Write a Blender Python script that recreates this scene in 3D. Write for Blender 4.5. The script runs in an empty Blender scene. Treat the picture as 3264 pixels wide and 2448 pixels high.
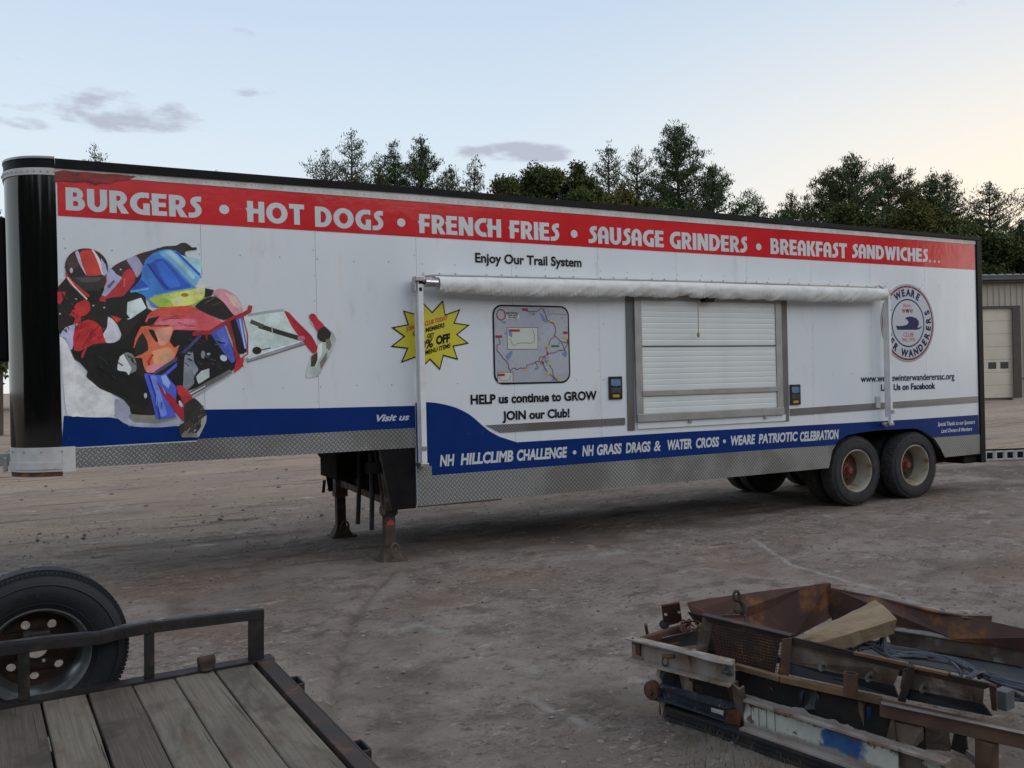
import bpy, math, random
import numpy as np
from mathutils import Vector, noise as mnoise

# ------------------------------------------------------------------ camera, sky, light
SC = bpy.context.scene
COL = SC.collection
CAM_H = 2.0
YAW, PITCH, ROLL = 0.47349, 0.00429, 0.02406
FPX, PCX, PCY = 2770.0, 1632.0, 1224.0
D = 9.221            # distance from the camera to the long side of the food trailer
W = 2.44             # trailer width
Fv = Vector((math.sin(YAW) * math.cos(PITCH), math.cos(YAW) * math.cos(PITCH), -math.sin(PITCH)))
R0 = Vector((math.cos(YAW), -math.sin(YAW), 0))
U0 = R0.cross(Fv)
Rv = R0 * math.cos(ROLL) - U0 * math.sin(ROLL)
Uv = U0 * math.cos(ROLL) + R0 * math.sin(ROLL)
cd = bpy.data.cameras.new('camera')
cd.sensor_width = 36
cd.lens = 36 * FPX / 3264
cd.clip_end = 3000
cam = bpy.data.objects.new('camera', cd)
COL.objects.link(cam)
from mathutils import Matrix
m = Matrix((Rv, Uv, -Fv)).transposed().to_4x4()
m.translation = (0, 0, CAM_H)
cam.matrix_world = m
SC.camera = cam

SC.view_settings.view_transform = 'Standard'
SC.view_settings.look = 'None'
SC.view_settings.exposure = 0.34
SC.view_settings.gamma = 1.0
SC.view_settings.use_curve_mapping = False

SUN_AZ, SUN_EL = math.radians(136), math.radians(24)
world = bpy.data.worlds.new('World')
SC.world = world
world.use_nodes = True
nt = world.node_tree
for n in list(nt.nodes):
    nt.nodes.remove(n)
def wn(t, **k):
    n = nt.nodes.new(t)
    for a, b in k.items():
        setattr(n, a, b)
    return n
def wmath(op, a, b=None, clamp=False):
    n = wn('ShaderNodeMath', operation=op, use_clamp=clamp)
    for i, v in enumerate((a, b)):
        if v is None:
            continue
        if isinstance(v, (int, float)):
            n.inputs[i].default_value = v
        else:
            nt.links.new(v, n.inputs[i])
    return n.outputs[0]
def wdot(vec, d):
    n = wn('ShaderNodeVectorMath', operation='DOT_PRODUCT')
    nt.links.new(vec, n.inputs[0])
    n.inputs[1].default_value = d
    return n.outputs['Value']
def wramp(v, a, b):
    n = wn('ShaderNodeMapRange', interpolation_type='SMOOTHSTEP')
    nt.links.new(v, n.inputs[0])
    n.inputs[1].default_value = a
    n.inputs[2].default_value = b
    return n.outputs[0]
def wmix(f, a, b):
    n = wn('ShaderNodeMix', data_type='RGBA')
    for s, v in ((0, f), (6, a), (7, b)):
        if isinstance(v, (int, float)):
            n.inputs[s].default_value = v
        elif isinstance(v, tuple):
            n.inputs[s].default_value = (*v, 1)
        else:
            nt.links.new(v, n.inputs[s])
    return n.outputs[2]
tc = wn('ShaderNodeTexCoord')
vdir = tc.outputs['Generated']
sep = wn('ShaderNodeSeparateXYZ')
nt.links.new(vdir, sep.inputs[0])
zz = sep.outputs['Z']
cr = wn('ShaderNodeValToRGB')
nt.links.new(zz, cr.inputs[0])
els = cr.color_ramp.elements
els[0].position = 0.0
els[0].color = (.74, .77, .75, 1)
els[1].position = 1.0
els[1].color = (.47, .53, .61, 1)
for p, c in ((.12, (.71, .77, .79)), (.25, (.62, .71, .79)), (.40, (.50, .61, .745)), (.6, (.47, .56, .68))):
    e = els.new(p)
    e.color = (*c, 1)
sky = wn('ShaderNodeTexSky', sky_type='NISHITA', sun_disc=False)
sky.sun_elevation = SUN_EL
sky.sun_rotation = SUN_AZ
sky.air_density = 1.0
sky.dust_density = 1.5
sc_ = wn('ShaderNodeVectorMath', operation='SCALE')
nt.links.new(sky.outputs[0], sc_.inputs[0])
sc_.inputs['Scale'].default_value = 0.10
col = wmix(0.94, sc_.outputs[0], cr.outputs[0])
# the warm side of the evening sky
wd = (math.sin(math.radians(84)), math.cos(math.radians(84)), 0.0)
wm = wmath('MULTIPLY', wramp(wdot(vdir, wd), .50, 1.02), wramp(zz, .50, .0))
col = wmix(wmath('MULTIPLY', wm, 1.2, True), col, (1.0, .83, .62))
# a few small dusky clouds low over the yard
mp = wn('ShaderNodeMapping')
nt.links.new(vdir, mp.inputs[0])
mp.inputs['Rotation'].default_value = (0, 0, .3)
mp.inputs['Scale'].default_value = (5.5, 5.5, 16.0)
nz = wn('ShaderNodeTexNoise')
nt.links.new(mp.outputs[0], nz.inputs[0])
nz.inputs['Scale'].default_value = 2.6
nz.inputs['Detail'].default_value = 7
nz.inputs['Roughness'].default_value = .56
def pixdir(px, py):
    v = Rv * ((px - PCX) / FPX) + Uv * ((PCY - py) / FPX) + Fv
    return v.normalized()
def bump_at(px, py, rx, ry, edge=.55):
    """soft elliptical patch of sky round one direction"""
    v = pixdir(px, py)
    hx = Vector((v.y, -v.x, 0)).normalized()
    vz = v.cross(hx)
    a = wmath('DIVIDE', wdot(vdir, hx), rx)
    b = wmath('DIVIDE', wdot(vdir, vz), ry)
    r2 = wmath('ADD', wmath('MULTIPLY', a, a), wmath('MULTIPLY', b, b))
    front = wramp(wdot(vdir, v), .2, .3)
    return wmath('MULTIPLY', wramp(r2, 1.0, 1 - edge - .4), front)
m1 = bump_at(380, 352, .100, .032)
m2 = bump_at(1640, 484, .10, .017)
m3 = bump_at(2420, 640, .06, .012)
m4 = bump_at(710, 288, .050, .013)
m5 = bump_at(55, 315, .050, .015)
m6 = bump_at(75, 395, .042, .010)
m7 = bump_at(0, 500, .06, .010)
msk = wmath('MAXIMUM', wmath('MAXIMUM', m1, wmath('MULTIPLY', m2, 1.35)), wmath('MAXIMUM', wmath('MULTIPLY', m4, .9), wmath('MULTIPLY', m3, .5)))
msk = wmath('MAXIMUM', msk, wmath('MAXIMUM', m5, wmath('MAXIMUM', wmath('MULTIPLY', m6, 1.1), wmath('MULTIPLY', m7, .7))))
dens = wmath('SUBTRACT', wmath('ADD', wmath('MULTIPLY', nz.outputs[0], 1.5), wmath('MULTIPLY', msk, .38)), 1.00)
dens = wmath('MULTIPLY', wramp(dens, .0, .30), .78, True)
col = wmix(dens, col, (.36, .38, .47))
# below the horizon the air is as dark as earth
col = wmix(wramp(zz, .0, -.03), col, (.10, .09, .085))
bg = wn('ShaderNodeBackground')
nt.links.new(col, bg.inputs[0])
bg.inputs[1].default_value = .95
wo = wn('ShaderNodeOutputWorld')
nt.links.new(bg.outputs[0], wo.inputs[0])

sl = bpy.data.lights.new('sun', 'SUN')
sl.energy = 0.9
sl.angle = math.radians(60)
sl.color = (1, .92, .84)
sun = bpy.data.objects.new('sun', sl)
COL.objects.link(sun)
sd = Vector((math.sin(SUN_AZ) * math.cos(SUN_EL), math.cos(SUN_AZ) * math.cos(SUN_EL), math.sin(SUN_EL)))
sun.rotation_euler = (-sd).to_track_quat('-Z', 'Y').to_euler()
sun.location = sd * 50

# ------------------------------------------------------------------ measuring helpers
# (how a point seen in the photograph is turned into a place in the yard)
def ray(px, py):
    return Rv * ((px - PCX) / FPX) + Uv * ((PCY - py) / FPX) + Fv
def S(px, py, off=0.0):
    """a point on the trailer's side: (distance along it, height)"""
    d = ray(px, py)
    d = d * ((D - off) / d.y)
    return d.x, CAM_H + d.z
def P(px, py, z=0.0):
    d = ray(px, py)
    d = d * ((z - CAM_H) / d.z)
    return Vector((d.x, d.y, z))
def AT(px, py, depth):
    d = ray(px, py)
    return d * depth + Vector((0, 0, CAM_H))
def Zr(reg, w=2212.0):
    s = (reg[2] - reg[0]) / w
    return lambda x, y: (reg[0] + x * s, reg[1] + y * s)

# ------------------------------------------------------------------ materials
def lin(c):
    return c / 12.92 if c <= .04045 else ((c + .055) / 1.055) ** 2.4
def hexc(h, k=1.0):
    return tuple(min(.9, lin(int(h[i:i + 2], 16) / 255) * k) for i in (0, 2, 4))
def material(name, c1, c2=None, rough=.6, metal=0.0, scale=3.0, detail=6, lo=.35, hi=.65, bump=0.0,
             bscale=None, bdist=.01, coords='Object', stretch=(1, 1, 1), c3=None, scale3=1.0, lo3=.5, hi3=.62,
             island=0.0, rough2=None, spec=None):
    mt = bpy.data.materials.new(name)
    mt.use_nodes = True
    t = mt.node_tree
    b = t.nodes['Principled BSDF']
    b.inputs['Roughness'].default_value = rough
    b.inputs['Metallic'].default_value = metal
    if spec is not None:
        b.inputs['Specular IOR Level'].default_value = spec
    L = t.links.new
    tcn = t.nodes.new('ShaderNodeTexCoord')
    mpn = t.nodes.new('ShaderNodeMapping')
    mpn.inputs['Scale'].default_value = stretch
    L(tcn.outputs[coords], mpn.inputs[0])
    vec = mpn.outputs[0]
    def noise(s, d=detail, r=.6):
        n = t.nodes.new('ShaderNodeTexNoise')
        n.inputs['Scale'].default_value = s
        n.inputs['Detail'].default_value = d
        n.inputs['Roughness'].default_value = r
        L(vec, n.inputs[0])
        return n.outputs[0]
    def rmp(v, a, z_):
        n = t.nodes.new('ShaderNodeMapRange')
        n.interpolation_type = 'SMOOTHSTEP'
        n.inputs[1].default_value = a
        n.inputs[2].default_value = z_
        L(v, n.inputs[0])
        return n.outputs[0]
    def mix(f, a, c):
        n = t.nodes.new('ShaderNodeMix')
        n.data_type = 'RGBA'
        for s, v in ((0, f), (6, a), (7, c)):
            if isinstance(v, tuple):
                n.inputs[s].default_value = (*v, 1)
            elif isinstance(v, (int, float)):
                n.inputs[s].default_value = v
            else:
                L(v, n.inputs[s])
        return n.outputs[2]
    out = c1
    if c2 is not None:
        f = rmp(noise(scale), lo, hi)
        out = mix(f, c1, c2)
        if rough2 is not None:
            mr = t.nodes.new('ShaderNodeMapRange')
            mr.inputs[3].default_value = rough
            mr.inputs[4].default_value = rough2
            L(f, mr.inputs[0])
            L(mr.outputs[0], b.inputs['Roughness'])
    if c3 is not None:
        out = mix(rmp(noise(scale3, 8, .65), lo3, hi3), out, c3)
    if island:
        g = t.nodes.new('ShaderNodeNewGeometry')
        h = t.nodes.new('ShaderNodeHueSaturation')
        mr = t.nodes.new('ShaderNodeMapRange')
        mr.inputs[3].default_value = 1 - island
        mr.inputs[4].default_value = 1 + island
        L(g.outputs['Random Per Island'], mr.inputs[0])
        L(mr.outputs[0], h.inputs['Value'])
        if isinstance(out, tuple):
            h.inputs['Color'].default_value = (*out, 1)
        else:
            L(out, h.inputs['Color'])
        out = h.outputs[0]
    if isinstance(out, tuple):
        b.inputs['Base Color'].default_value = (*out, 1)
    else:
        L(out, b.inputs['Base Color'])
    if bump:
        bn = t.nodes.new('ShaderNodeBump')
        bn.inputs['Strength'].default_value = bump
        bn.inputs['Distance'].default_value = bdist
        L(noise(bscale or scale * 6, 8, .65), bn.inputs['Height'])
        L(bn.outputs[0], b.inputs['Normal'])
    mt['nodes_vec'] = 0
    return mt

M = {}
M['white_skin'] = material('white_skin', (.77, .81, .85), (.80, .83, .86), rough=.15, scale=1.6, bump=.22, bscale=1.5, bdist=.02, stretch=(1, 1, .35),
                           c3=(.66, .67, .67), scale3=4.5, lo3=.56, hi3=.85, rough2=.24)
M['red_print'] = material('red_print', (.60, .022, .028), (.68, .036, .042), rough=.11, spec=.45, scale=.9, bump=.30, bscale=1.3, bdist=.02)
M['blue_print'] = material('blue_print', (.003, .027, .16), (.004, .032, .185), rough=.35, spec=.18, scale=2, bump=.06, bscale=1.5, bdist=.02)
M['letter_white'] = material('letter_white', (.60, .64, .67), (.66, .69, .71), rough=.3, scale=1.0, bump=.08, bscale=1.3, bdist=.02)
M['letter_black'] = material('letter_black', (.012, .012, .014), rough=.4, spec=.2)
M['letter_navy'] = material('letter_navy', (.006, .012, .060), rough=.4, spec=.2)
M['letter_red'] = material('letter_red', (.55, .05, .04), rough=.4)
M['yellow_print'] = material('yellow_print', (.62, .55, .035), (.68, .60, .05), rough=.35, scale=2)
M['black_paint'] = material('black_paint', (.003, .003, .004), (.006, .006, .007), rough=.04, spec=.9, scale=2, bump=.05, bscale=.9, bdist=.03, stretch=(1, 1, .08), rough2=.09)
M['black_dull'] = material('black_dull', (.006, .006, .008), (.011, .010, .010), rough=.5, spec=.15, scale=5, bump=.2, bscale=20)
M['under'] = material('under', (.010, .009, .008), (.024, .019, .015), rough=.9, spec=.15, scale=4, bump=.3, bscale=25)
M['cap_white'] = material('cap_white', (.66, .65, .63), (.54, .52, .50), rough=.5, scale=5, c3=(.30, .24, .21), scale3=6, lo3=.62, hi3=.75, bump=.1)
M['alloy'] = material('alloy', (.50, .50, .50), (.36, .36, .36), rough=.38, metal=.85, scale=3, bump=.1, bscale=20, stretch=(.4, 1, 1))
M['alloy_dull'] = material('alloy_dull', (.36, .36, .36), (.45, .45, .44), rough=.42, metal=.5, scale=4, bump=.1, bscale=20)
M['chrome'] = material('chrome', (.6, .6, .62), (.4, .4, .42), rough=.2, metal=1, scale=9)
M['white_arm'] = material('white_arm', (.80, .81, .82), (.72, .72, .72), rough=.35, scale=6)
M['awning'] = material('awning', (.80, .80, .79), (.73, .73, .71), rough=.9, scale=5, c3=(.60, .57, .52), scale3=5, lo3=.52, hi3=.80, bump=.35, bscale=22, bdist=.02, stretch=(1, 1, .6))
M['slat'] = material('slat', (.68, .72, .72), (.74, .77, .76), rough=.38, scale=2, bump=.05, bscale=8)
M['tyre'] = material('tyre', (.022, .023, .027), (.034, .034, .037), rough=.82, scale=6, c3=(.060, .054, .048), scale3=5, lo3=.54, hi3=.78, bump=.25, bscale=60, bdist=.004)
M['tread_rubber'] = material('tread_rubber', (.085, .075, .066), (.060, .054, .048), rough=.95, scale=9, c3=(.022, .021, .020), scale3=38, lo3=.48, hi3=.58, bump=.7, bscale=50, bdist=.006)
M['tyre_old'] = material('tyre_old', (.008, .009, .012), (.013, .015, .019), rough=.7, scale=5, c3=(.024, .026, .030), scale3=9, lo3=.55, hi3=.8, bump=.3, bscale=50, bdist=.004)
M['rim_cream'] = material('rim_cream', (.42, .39, .31), (.34, .30, .22), rough=.5, scale=5, c3=(.25, .12, .05), scale3=5.5, lo3=.54, hi3=.68, bump=.2, bscale=40, bdist=.003)
M['rim_rust'] = material('rim_rust', (.075, .038, .022), (.13, .07, .035), rough=.8, scale=7, bump=.3, bscale=50, bdist=.004)
M['hub_red'] = material('hub_red', (.24, .045, .04), (.13, .045, .035), rough=.6, scale=12)
M['rust'] = material('rust', (0.111, 0.049, 0.029), (0.058, 0.034, 0.027), rough=.85, scale=6, c3=(0.247, 0.098, 0.029), scale3=3.4, lo3=.50, hi3=.64, bump=.35, bscale=45, bdist=.005)
M['painted_web'] = None
M['rust_orange_old'] = material('rust_orange', (0.084, 0.036, 0.027), (0.054, 0.030, 0.030), rough=.8, scale=5, c3=(0.284, 0.101, 0.027), scale3=2.6, lo3=.50, hi3=.60, bump=.3, bscale=40, bdist=.004)
M['rust_orange'] = material('rust_orange', (.105, .050, .036), (.070, .040, .038), rough=.8, scale=4, c3=(.26, .105, .036), scale3=3.4, lo3=.47, hi3=.63, bump=.3, bscale=40, bdist=.004)
M['rust_grey'] = material('rust_grey', (.165, .125, .095), (.090, .060, .045), rough=.85, scale=6, c3=(.30, .26, .23), scale3=5, lo3=.55, hi3=.68, bump=.35, bscale=40, bdist=.005)
M['dusty_steel'] = material('dusty_steel', (.36, .31, .275), (.22, .15, .105), rough=.9, scale=5, c3=(.10, .050, .03), scale3=6, lo3=.55, hi3=.66, bump=.4, bscale=45, bdist=.005, stretch=(1, 1, .5))
M['cream_paint'] = material('cream_paint', (0.528, 0.552, 0.480), (0.432, 0.444, 0.384), rough=.6, scale=4, c3=(0.120, 0.070, 0.038), scale3=5.5, lo3=.57, hi3=.63, bump=.25, bscale=30, bdist=.004)
M['blue_paint'] = material('blue_paint', (.020, .085, .24), (.03, .10, .22), rough=.6, scale=4, c3=(.14, .12, .11), scale3=5, lo3=.58, hi3=.68, bump=.3, bscale=30, bdist=.004)
M['blue_steel'] = material('blue_steel', (0.022, 0.029, 0.041), (0.042, 0.048, 0.060), rough=.7, scale=5, c3=(0.240, 0.216, 0.216), scale3=9, lo3=.55, hi3=.66, bump=.3, bscale=40, bdist=.004, stretch=(3, 3, .6))
M['dark_steel'] = material('dark_steel', (.020, .019, .021), (.036, .032, .031), rough=.62, scale=6, c3=(.06, .035, .025), scale3=5, lo3=.56, hi3=.7, bump=.3, bscale=40, bdist=.004)
M['rail_steel'] = material('rail_steel', (.015, .013, .014), (.024, .021, .023), rough=.5, scale=9, c3=(.065, .036, .026), scale3=7, lo3=.53, hi3=.66, bump=.3, bscale=60, bdist=.003)
M['dust'] = material('dust', (0.273, 0.240, 0.221), (0.208, 0.182, 0.169), rough=1, scale=14, bump=.7, bscale=60, bdist=.01)
M['rubber'] = material('rubber', (.012, .014, .018), (.028, .03, .036), rough=.6, scale=8)
M['cable'] = material('cable', (0.025, 0.030, 0.043), (0.050, 0.055, 0.069), rough=.5, scale=10)
M['bluegrey'] = material('bluegrey', (0.066, 0.074, 0.086), (0.102, 0.106, 0.108), rough=.7, scale=5, bump=.2)
M['block_wood'] = material('block_wood', (.28, .205, .125), (.19, .135, .08), rough=.8, scale=5, c3=(.16, .125, .09), scale3=4, lo3=.55, hi3=.68, bump=.5, bscale=20, bdist=.006, stretch=(.25, 3, 3))
M['wall_metal'] = material('wall_metal', (.36, .33, .275), (.33, .30, .25), rough=.6, scale=1, stretch=(1, 1, .3))
M['trim_brown'] = material('trim_brown', (.055, .042, .034), (.04, .033, .03), rough=.6, scale=3)
M['roof_edge'] = material('roof_edge', (.075, .08, .085), (.06, .06, .065), rough=.5, scale=3)
M['door_cream'] = material('door_cream', (.56, .50, .41), (.50, .45, .37), rough=.5, scale=1.2)
M['glass_dark'] = material('glass_dark', (.012, .013, .016), rough=.08)
M['white_plain'] = material('white_plain', (.55, .56, .55), (.40, .41, .40), rough=.6, scale=9)
M['bark'] = material('bark', (.045, .036, .028), (.075, .06, .047), rough=.95, scale=8, stretch=(1, 1, .2))
M['brown_frame'] = material('brown_frame', (.028, .014, .012), rough=.35)
M['stone'] = material('stone', (.20, .185, .17), (.11, .10, .092), rough=.9, scale=9, bump=.4, island=.4)
M['clod'] = material('clod', (.26, .235, .21), (.17, .15, .135), rough=1, scale=9, bump=.4, island=.35)
M['chip'] = material('chip', (.46, .43, .39), (.34, .32, .29), rough=.9, scale=9, island=.2)
M['weed'] = material('weed', (.075, .085, .03), (.13, .11, .055), rough=.9, scale=3, island=.4)
M['rope'] = material('rope', (.36, .27, .15), rough=.9)
M['marker'] = material('marker', (.5, .12, .02), rough=.3)
M['leg_steel'] = material('leg_steel', (.050, .032, .026), (.085, .060, .048), rough=.85, scale=9, c3=(.16, .12, .095), scale3=6, lo3=.54, hi3=.7, bump=.3, bscale=40, bdist=.004)
M['foot_rust'] = material('foot_rust', (.085, .062, .044), (.13, .10, .075), rough=.9, scale=9, bump=.3, bscale=40, bdist=.004)
M['mark_red'] = material('mark_red', (.42, .06, .035), rough=.6)
M['weedy'] = material('weedy', (.06, .055, .035), (.035, .03, .022), rough=1, scale=18, bump=.8, bscale=60)
M['rust_dark'] = material('rust_dark', (0.058, 0.039, 0.031), (0.036, 0.026, 0.022), rough=.85, scale=6, c3=(0.130, 0.065, 0.039), scale3=5, lo3=.55, hi3=.68, bump=.3, bscale=45, bdist=.004)
M['rust_light'] = material('rust_light', (.20, .105, .055), (.13, .07, .04), rough=.85, scale=9, bump=.3, bscale=45, bdist=.004)
M['rust_brown'] = material('rust_brown', (0.142, 0.078, 0.051), (0.101, 0.057, 0.041), rough=.85, scale=5, c3=(0.216, 0.149, 0.121), scale3=7, lo3=.58, hi3=.7, bump=.3, bscale=45, bdist=.004)
M['ochre_rust'] = material('ochre_rust', (0.202, 0.124, 0.058), (0.130, 0.078, 0.046), rough=.85, scale=7, bump=.3, bscale=45, bdist=.004)
M['rust_edge'] = material('rust_edge', (.046, .030, .024), (.030, .026, .026), rough=.7, scale=7, c3=(.13, .058, .028), scale3=9, lo3=.53, hi3=.66, bump=.3, bscale=50, bdist=.003)
M['hook_rust'] = material('hook_rust', (.085, .060, .035), (.055, .036, .022), rough=.8, scale=14, bump=.3, bscale=60, bdist=.003)
M['dark_blue'] = material('dark_blue', (.018, .022, .035), (.035, .038, .045), rough=.6, scale=12)
M['blue_web'] = material('blue_web', (.016, .075, .24), (.03, .095, .22), rough=.6, scale=4, c3=(.20, .18, .16), scale3=5.5, lo3=.56, hi3=.66, bump=.25, bscale=30, bdist=.004)
M['cream_rusty'] = material('cream_rusty', (.14, .115, .09), (.09, .065, .05), rough=.8, scale=5, c3=(.40, .40, .33), scale3=5, lo3=.54, hi3=.60, bump=.3, bscale=40, bdist=.004)
M['painted_shade'] = material('painted_shade', (.012, .011, .011), (.028, .022, .018), rough=.9, scale=7)  # near-black colour painted in for the shade inside the scrap frame
M['worn_edge'] = material('worn_edge', (.040, .040, .052), (.11, .11, .115), rough=.45, scale=9, c3=(.26, .255, .25), scale3=4, lo3=.54, hi3=.60, stretch=(1, 1, 1))
M['tag_white'] = material('tag_white', (.48, .46, .43), (.36, .34, .31), rough=.6, scale=14)
M['bloom'] = material('bloom', (.30, .29, .27), (.20, .18, .16), rough=1, scale=30)
M['rim_steel'] = material('rim_steel', (.30, .32, .33), (.20, .21, .21), rough=.35, metal=.75, scale=6, c3=(.08, .045, .03), scale3=5, lo3=.56, hi3=.7, bump=.2, bscale=40, bdist=.003)
M['disc_rust'] = material('disc_rust', (.050, .026, .017), (.030, .020, .015), rough=.75, scale=9, c3=(.12, .045, .02), scale3=7, lo3=.54, hi3=.66, bump=.3, bscale=45, bdist=.003)
M['roof_light'] = material('roof_light', (.28, .29, .30), rough=.5)
def foliage(name, c1, c2, c3=None):
    mt = material(name, c1, c2, rough=.75, scale=.35, detail=3, island=.5, c3=c3, scale3=.22, lo3=.56, hi3=.66, spec=.2)
    return mt
M['pine'] = foliage('pine', (.034, .054, .022), (.058, .080, .032))
M['pine_thin'] = foliage('pine_thin', (.052, .070, .036), (.086, .10, .055))
M['pine_gold'] = foliage('pine_gold', (.040, .060, .022), (.088, .080, .030), (.12, .078, .030))
M['oak'] = foliage('oak', (.044, .062, .019), (.076, .090, .026), (.115, .075, .022))
M['oak_olive'] = foliage('oak_olive', (.062, .070, .018), (.10, .090, .024), (.13, .075, .020))

# weathered deck boards: long grain, knots and stains
def plank_material(name, a, b, stain):
    mt = bpy.data.materials.new(name)
    mt.use_nodes = True
    t = mt.node_tree
    L = t.links.new
    bs = t.nodes['Principled BSDF']
    bs.inputs['Roughness'].default_value = .85
    tcn = t.nodes.new('ShaderNodeTexCoord')
    oi = t.nodes.new('ShaderNodeObjectInfo')
    ad = t.nodes.new('ShaderNodeVectorMath')
    ad.operation = 'ADD'
    sc = t.nodes.new('ShaderNodeMath')
    sc.operation = 'MULTIPLY'
    sc.inputs[1].default_value = 40
    L(oi.outputs['Random'], sc.inputs[0])
    cx = t.nodes.new('ShaderNodeCombineXYZ')
    L(sc.outputs[0], cx.inputs[1])
    L(tcn.outputs['Object'], ad.inputs[0])
    L(cx.outputs[0], ad.inputs[1])
    def nse(stretch, s, d, r=.6, dist=0):
        mp_ = t.nodes.new('ShaderNodeMapping')
        mp_.inputs['Scale'].default_value = stretch
        L(ad.outputs[0], mp_.inputs[0])
        n = t.nodes.new('ShaderNodeTexNoise')
        n.inputs['Scale'].default_value = s
        n.inputs['Detail'].default_value = d
        n.inputs['Roughness'].default_value = r
        n.inputs['Distortion'].default_value = dist
        L(mp_.outputs[0], n.inputs[0])
        return n.outputs[0]
    def rmp(v, p, q):
        n = t.nodes.new('ShaderNodeMapRange')
        n.interpolation_type = 'SMOOTHSTEP'
        n.inputs[1].default_value = p
        n.inputs[2].default_value = q
        L(v, n.inputs[0])
        return n.outputs[0]
    def mix(f, p, q):
        n = t.nodes.new('ShaderNodeMix')
        n.data_type = 'RGBA'
        for s, v in ((0, f), (6, p), (7, q)):
            if isinstance(v, tuple):
                n.inputs[s].default_value = (*v, 1)
            else:
                L(v, n.inputs[s])
        return n.outputs[2]
    grain = nse((26, .8, 1), 2.6, 9, .72, .35)
    col_ = mix(rmp(grain, .38, .62), a, b)
    col_ = mix(rmp(nse((4, 1.4, 1), 2.2, 7), .50, .68), col_, stain)
    col_ = mix(rmp(nse((1.5, 1, 1), 1.7, 7, .65, .8), .50, .66), col_, tuple(x * .45 for x in a))
    crack = rmp(nse((60, .9, 1), 1.6, 4, .55, .4), .64, .68)
    col_ = mix(crack, col_, (.02, .016, .014))
    L(col_, bs.inputs['Base Color'])
    bn = t.nodes.new('ShaderNodeBump')
    bn.inputs['Strength'].default_value = .5
    bn.inputs['Distance'].default_value = .004
    L(grain, bn.inputs['Height'])
    L(bn.outputs[0], bs.inputs['Normal'])
    return mt
M['plank'] = plank_material('plank', (.190, .163, .125), (.135, .113, .088), (.12, .082, .058))
M['plank_dark'] = plank_material('plank_dark', (.115, .092, .070), (.078, .062, .048), (.085, .058, .043))

# tread plate: rows of raised lugs in alternating directions
def tread_plate(name, base, rough, metal, pitch, warm=None):
    mt = bpy.data.materials.new(name)
    mt.use_nodes = True
    t = mt.node_tree
    L = t.links.new
    bs = t.nodes['Principled BSDF']
    bs.inputs['Metallic'].default_value = metal
    bs.inputs['Roughness'].default_value = rough
    tcn = t.nodes.new('ShaderNodeTexCoord')
    sp = t.nodes.new('ShaderNodeSeparateXYZ')
    L(tcn.outputs['Object'], sp.inputs[0])
    def mm(op, p, q=None, cl=False):
        n = t.nodes.new('ShaderNodeMath')
        n.operation = op
        n.use_clamp = cl
        for i, v in enumerate((p, q)):
            if v is None:
                continue
            if isinstance(v, (int, float)):
                n.inputs[i].default_value = v
            else:
                L(v, n.inputs[i])
        return n.outputs[0]
    X = mm('DIVIDE', sp.outputs[0], pitch)
    Z = mm('DIVIDE', sp.outputs[2], pitch)
    def lug(ox, oz, sgn):
        fx = mm('SUBTRACT', mm('FRACT', mm('ADD', X, 100 + ox)), .5)
        fz = mm('SUBTRACT', mm('FRACT', mm('ADD', Z, 100 + oz)), .5)
        p = mm('ADD', fx, mm('MULTIPLY', fz, sgn))
        q = mm('SUBTRACT', fz, mm('MULTIPLY', fx, sgn))
        a_ = mm('DIVIDE', p, .52)
        b_ = mm('DIVIDE', q, .13)
        r = mm('ADD', mm('MULTIPLY', a_, a_), mm('MULTIPLY', b_, b_))
        return mm('SUBTRACT', 1.0, r, True)
    h = mm('MAXIMUM', lug(0, 0, 1), lug(.5, .5, -1))
    hs = mm('MULTIPLY', h, 2.5, True)
    mx = t.nodes.new('ShaderNodeMix')
    mx.data_type = 'RGBA'
    mx.inputs[6].default_value = (*base, 1)
    mx.inputs[7].default_value = (*[min(.9, c * 2.4) for c in base], 1)
    L(hs, mx.inputs[0])
    out = mx.outputs[2]
    n = t.nodes.new('ShaderNodeTexNoise')
    n.inputs['Scale'].default_value = 1.3
    n.inputs['Detail'].default_value = 5
    L(tcn.outputs['Object'], n.inputs[0])
    mr = t.nodes.new('ShaderNodeMapRange')
    mr.interpolation_type = 'SMOOTHSTEP'
    mr.inputs[1].default_value = .45
    mr.inputs[2].default_value = .62
    L(n.outputs[0], mr.inputs[0])
    m2_ = t.nodes.new('ShaderNodeMix')
    m2_.data_type = 'RGBA'
    L(mr.outputs[0], m2_.inputs[0])
    L(out, m2_.inputs[6])
    m3_ = t.nodes.new('ShaderNodeMix')
    m3_.data_type = 'RGBA'
    m3_.blend_type = 'MULTIPLY'
    m3_.inputs[0].default_value = 1
    L(out, m3_.inputs[6])
    m3_.inputs[7].default_value = (*(warm or (.72, .70, .68)), 1)
    L(m3_.outputs[2], m2_.inputs[7])
    L(m2_.outputs[2], bs.inputs['Base Color'])
    bn = t.nodes.new('ShaderNodeBump')
    bn.inputs['Strength'].default_value = .8
    bn.inputs['Distance'].default_value = .004
    L(hs, bn.inputs['Height'])
    L(bn.outputs[0], bs.inputs['Normal'])
    return mt
M['tread'] = tread_plate('tread', (.215, .215, .21), .50, .3, .052)
M['tread_shiny'] = tread_plate('tread_shiny', (.22, .22, .225), .28, .6, .040, (.85, .78, .74))

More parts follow.
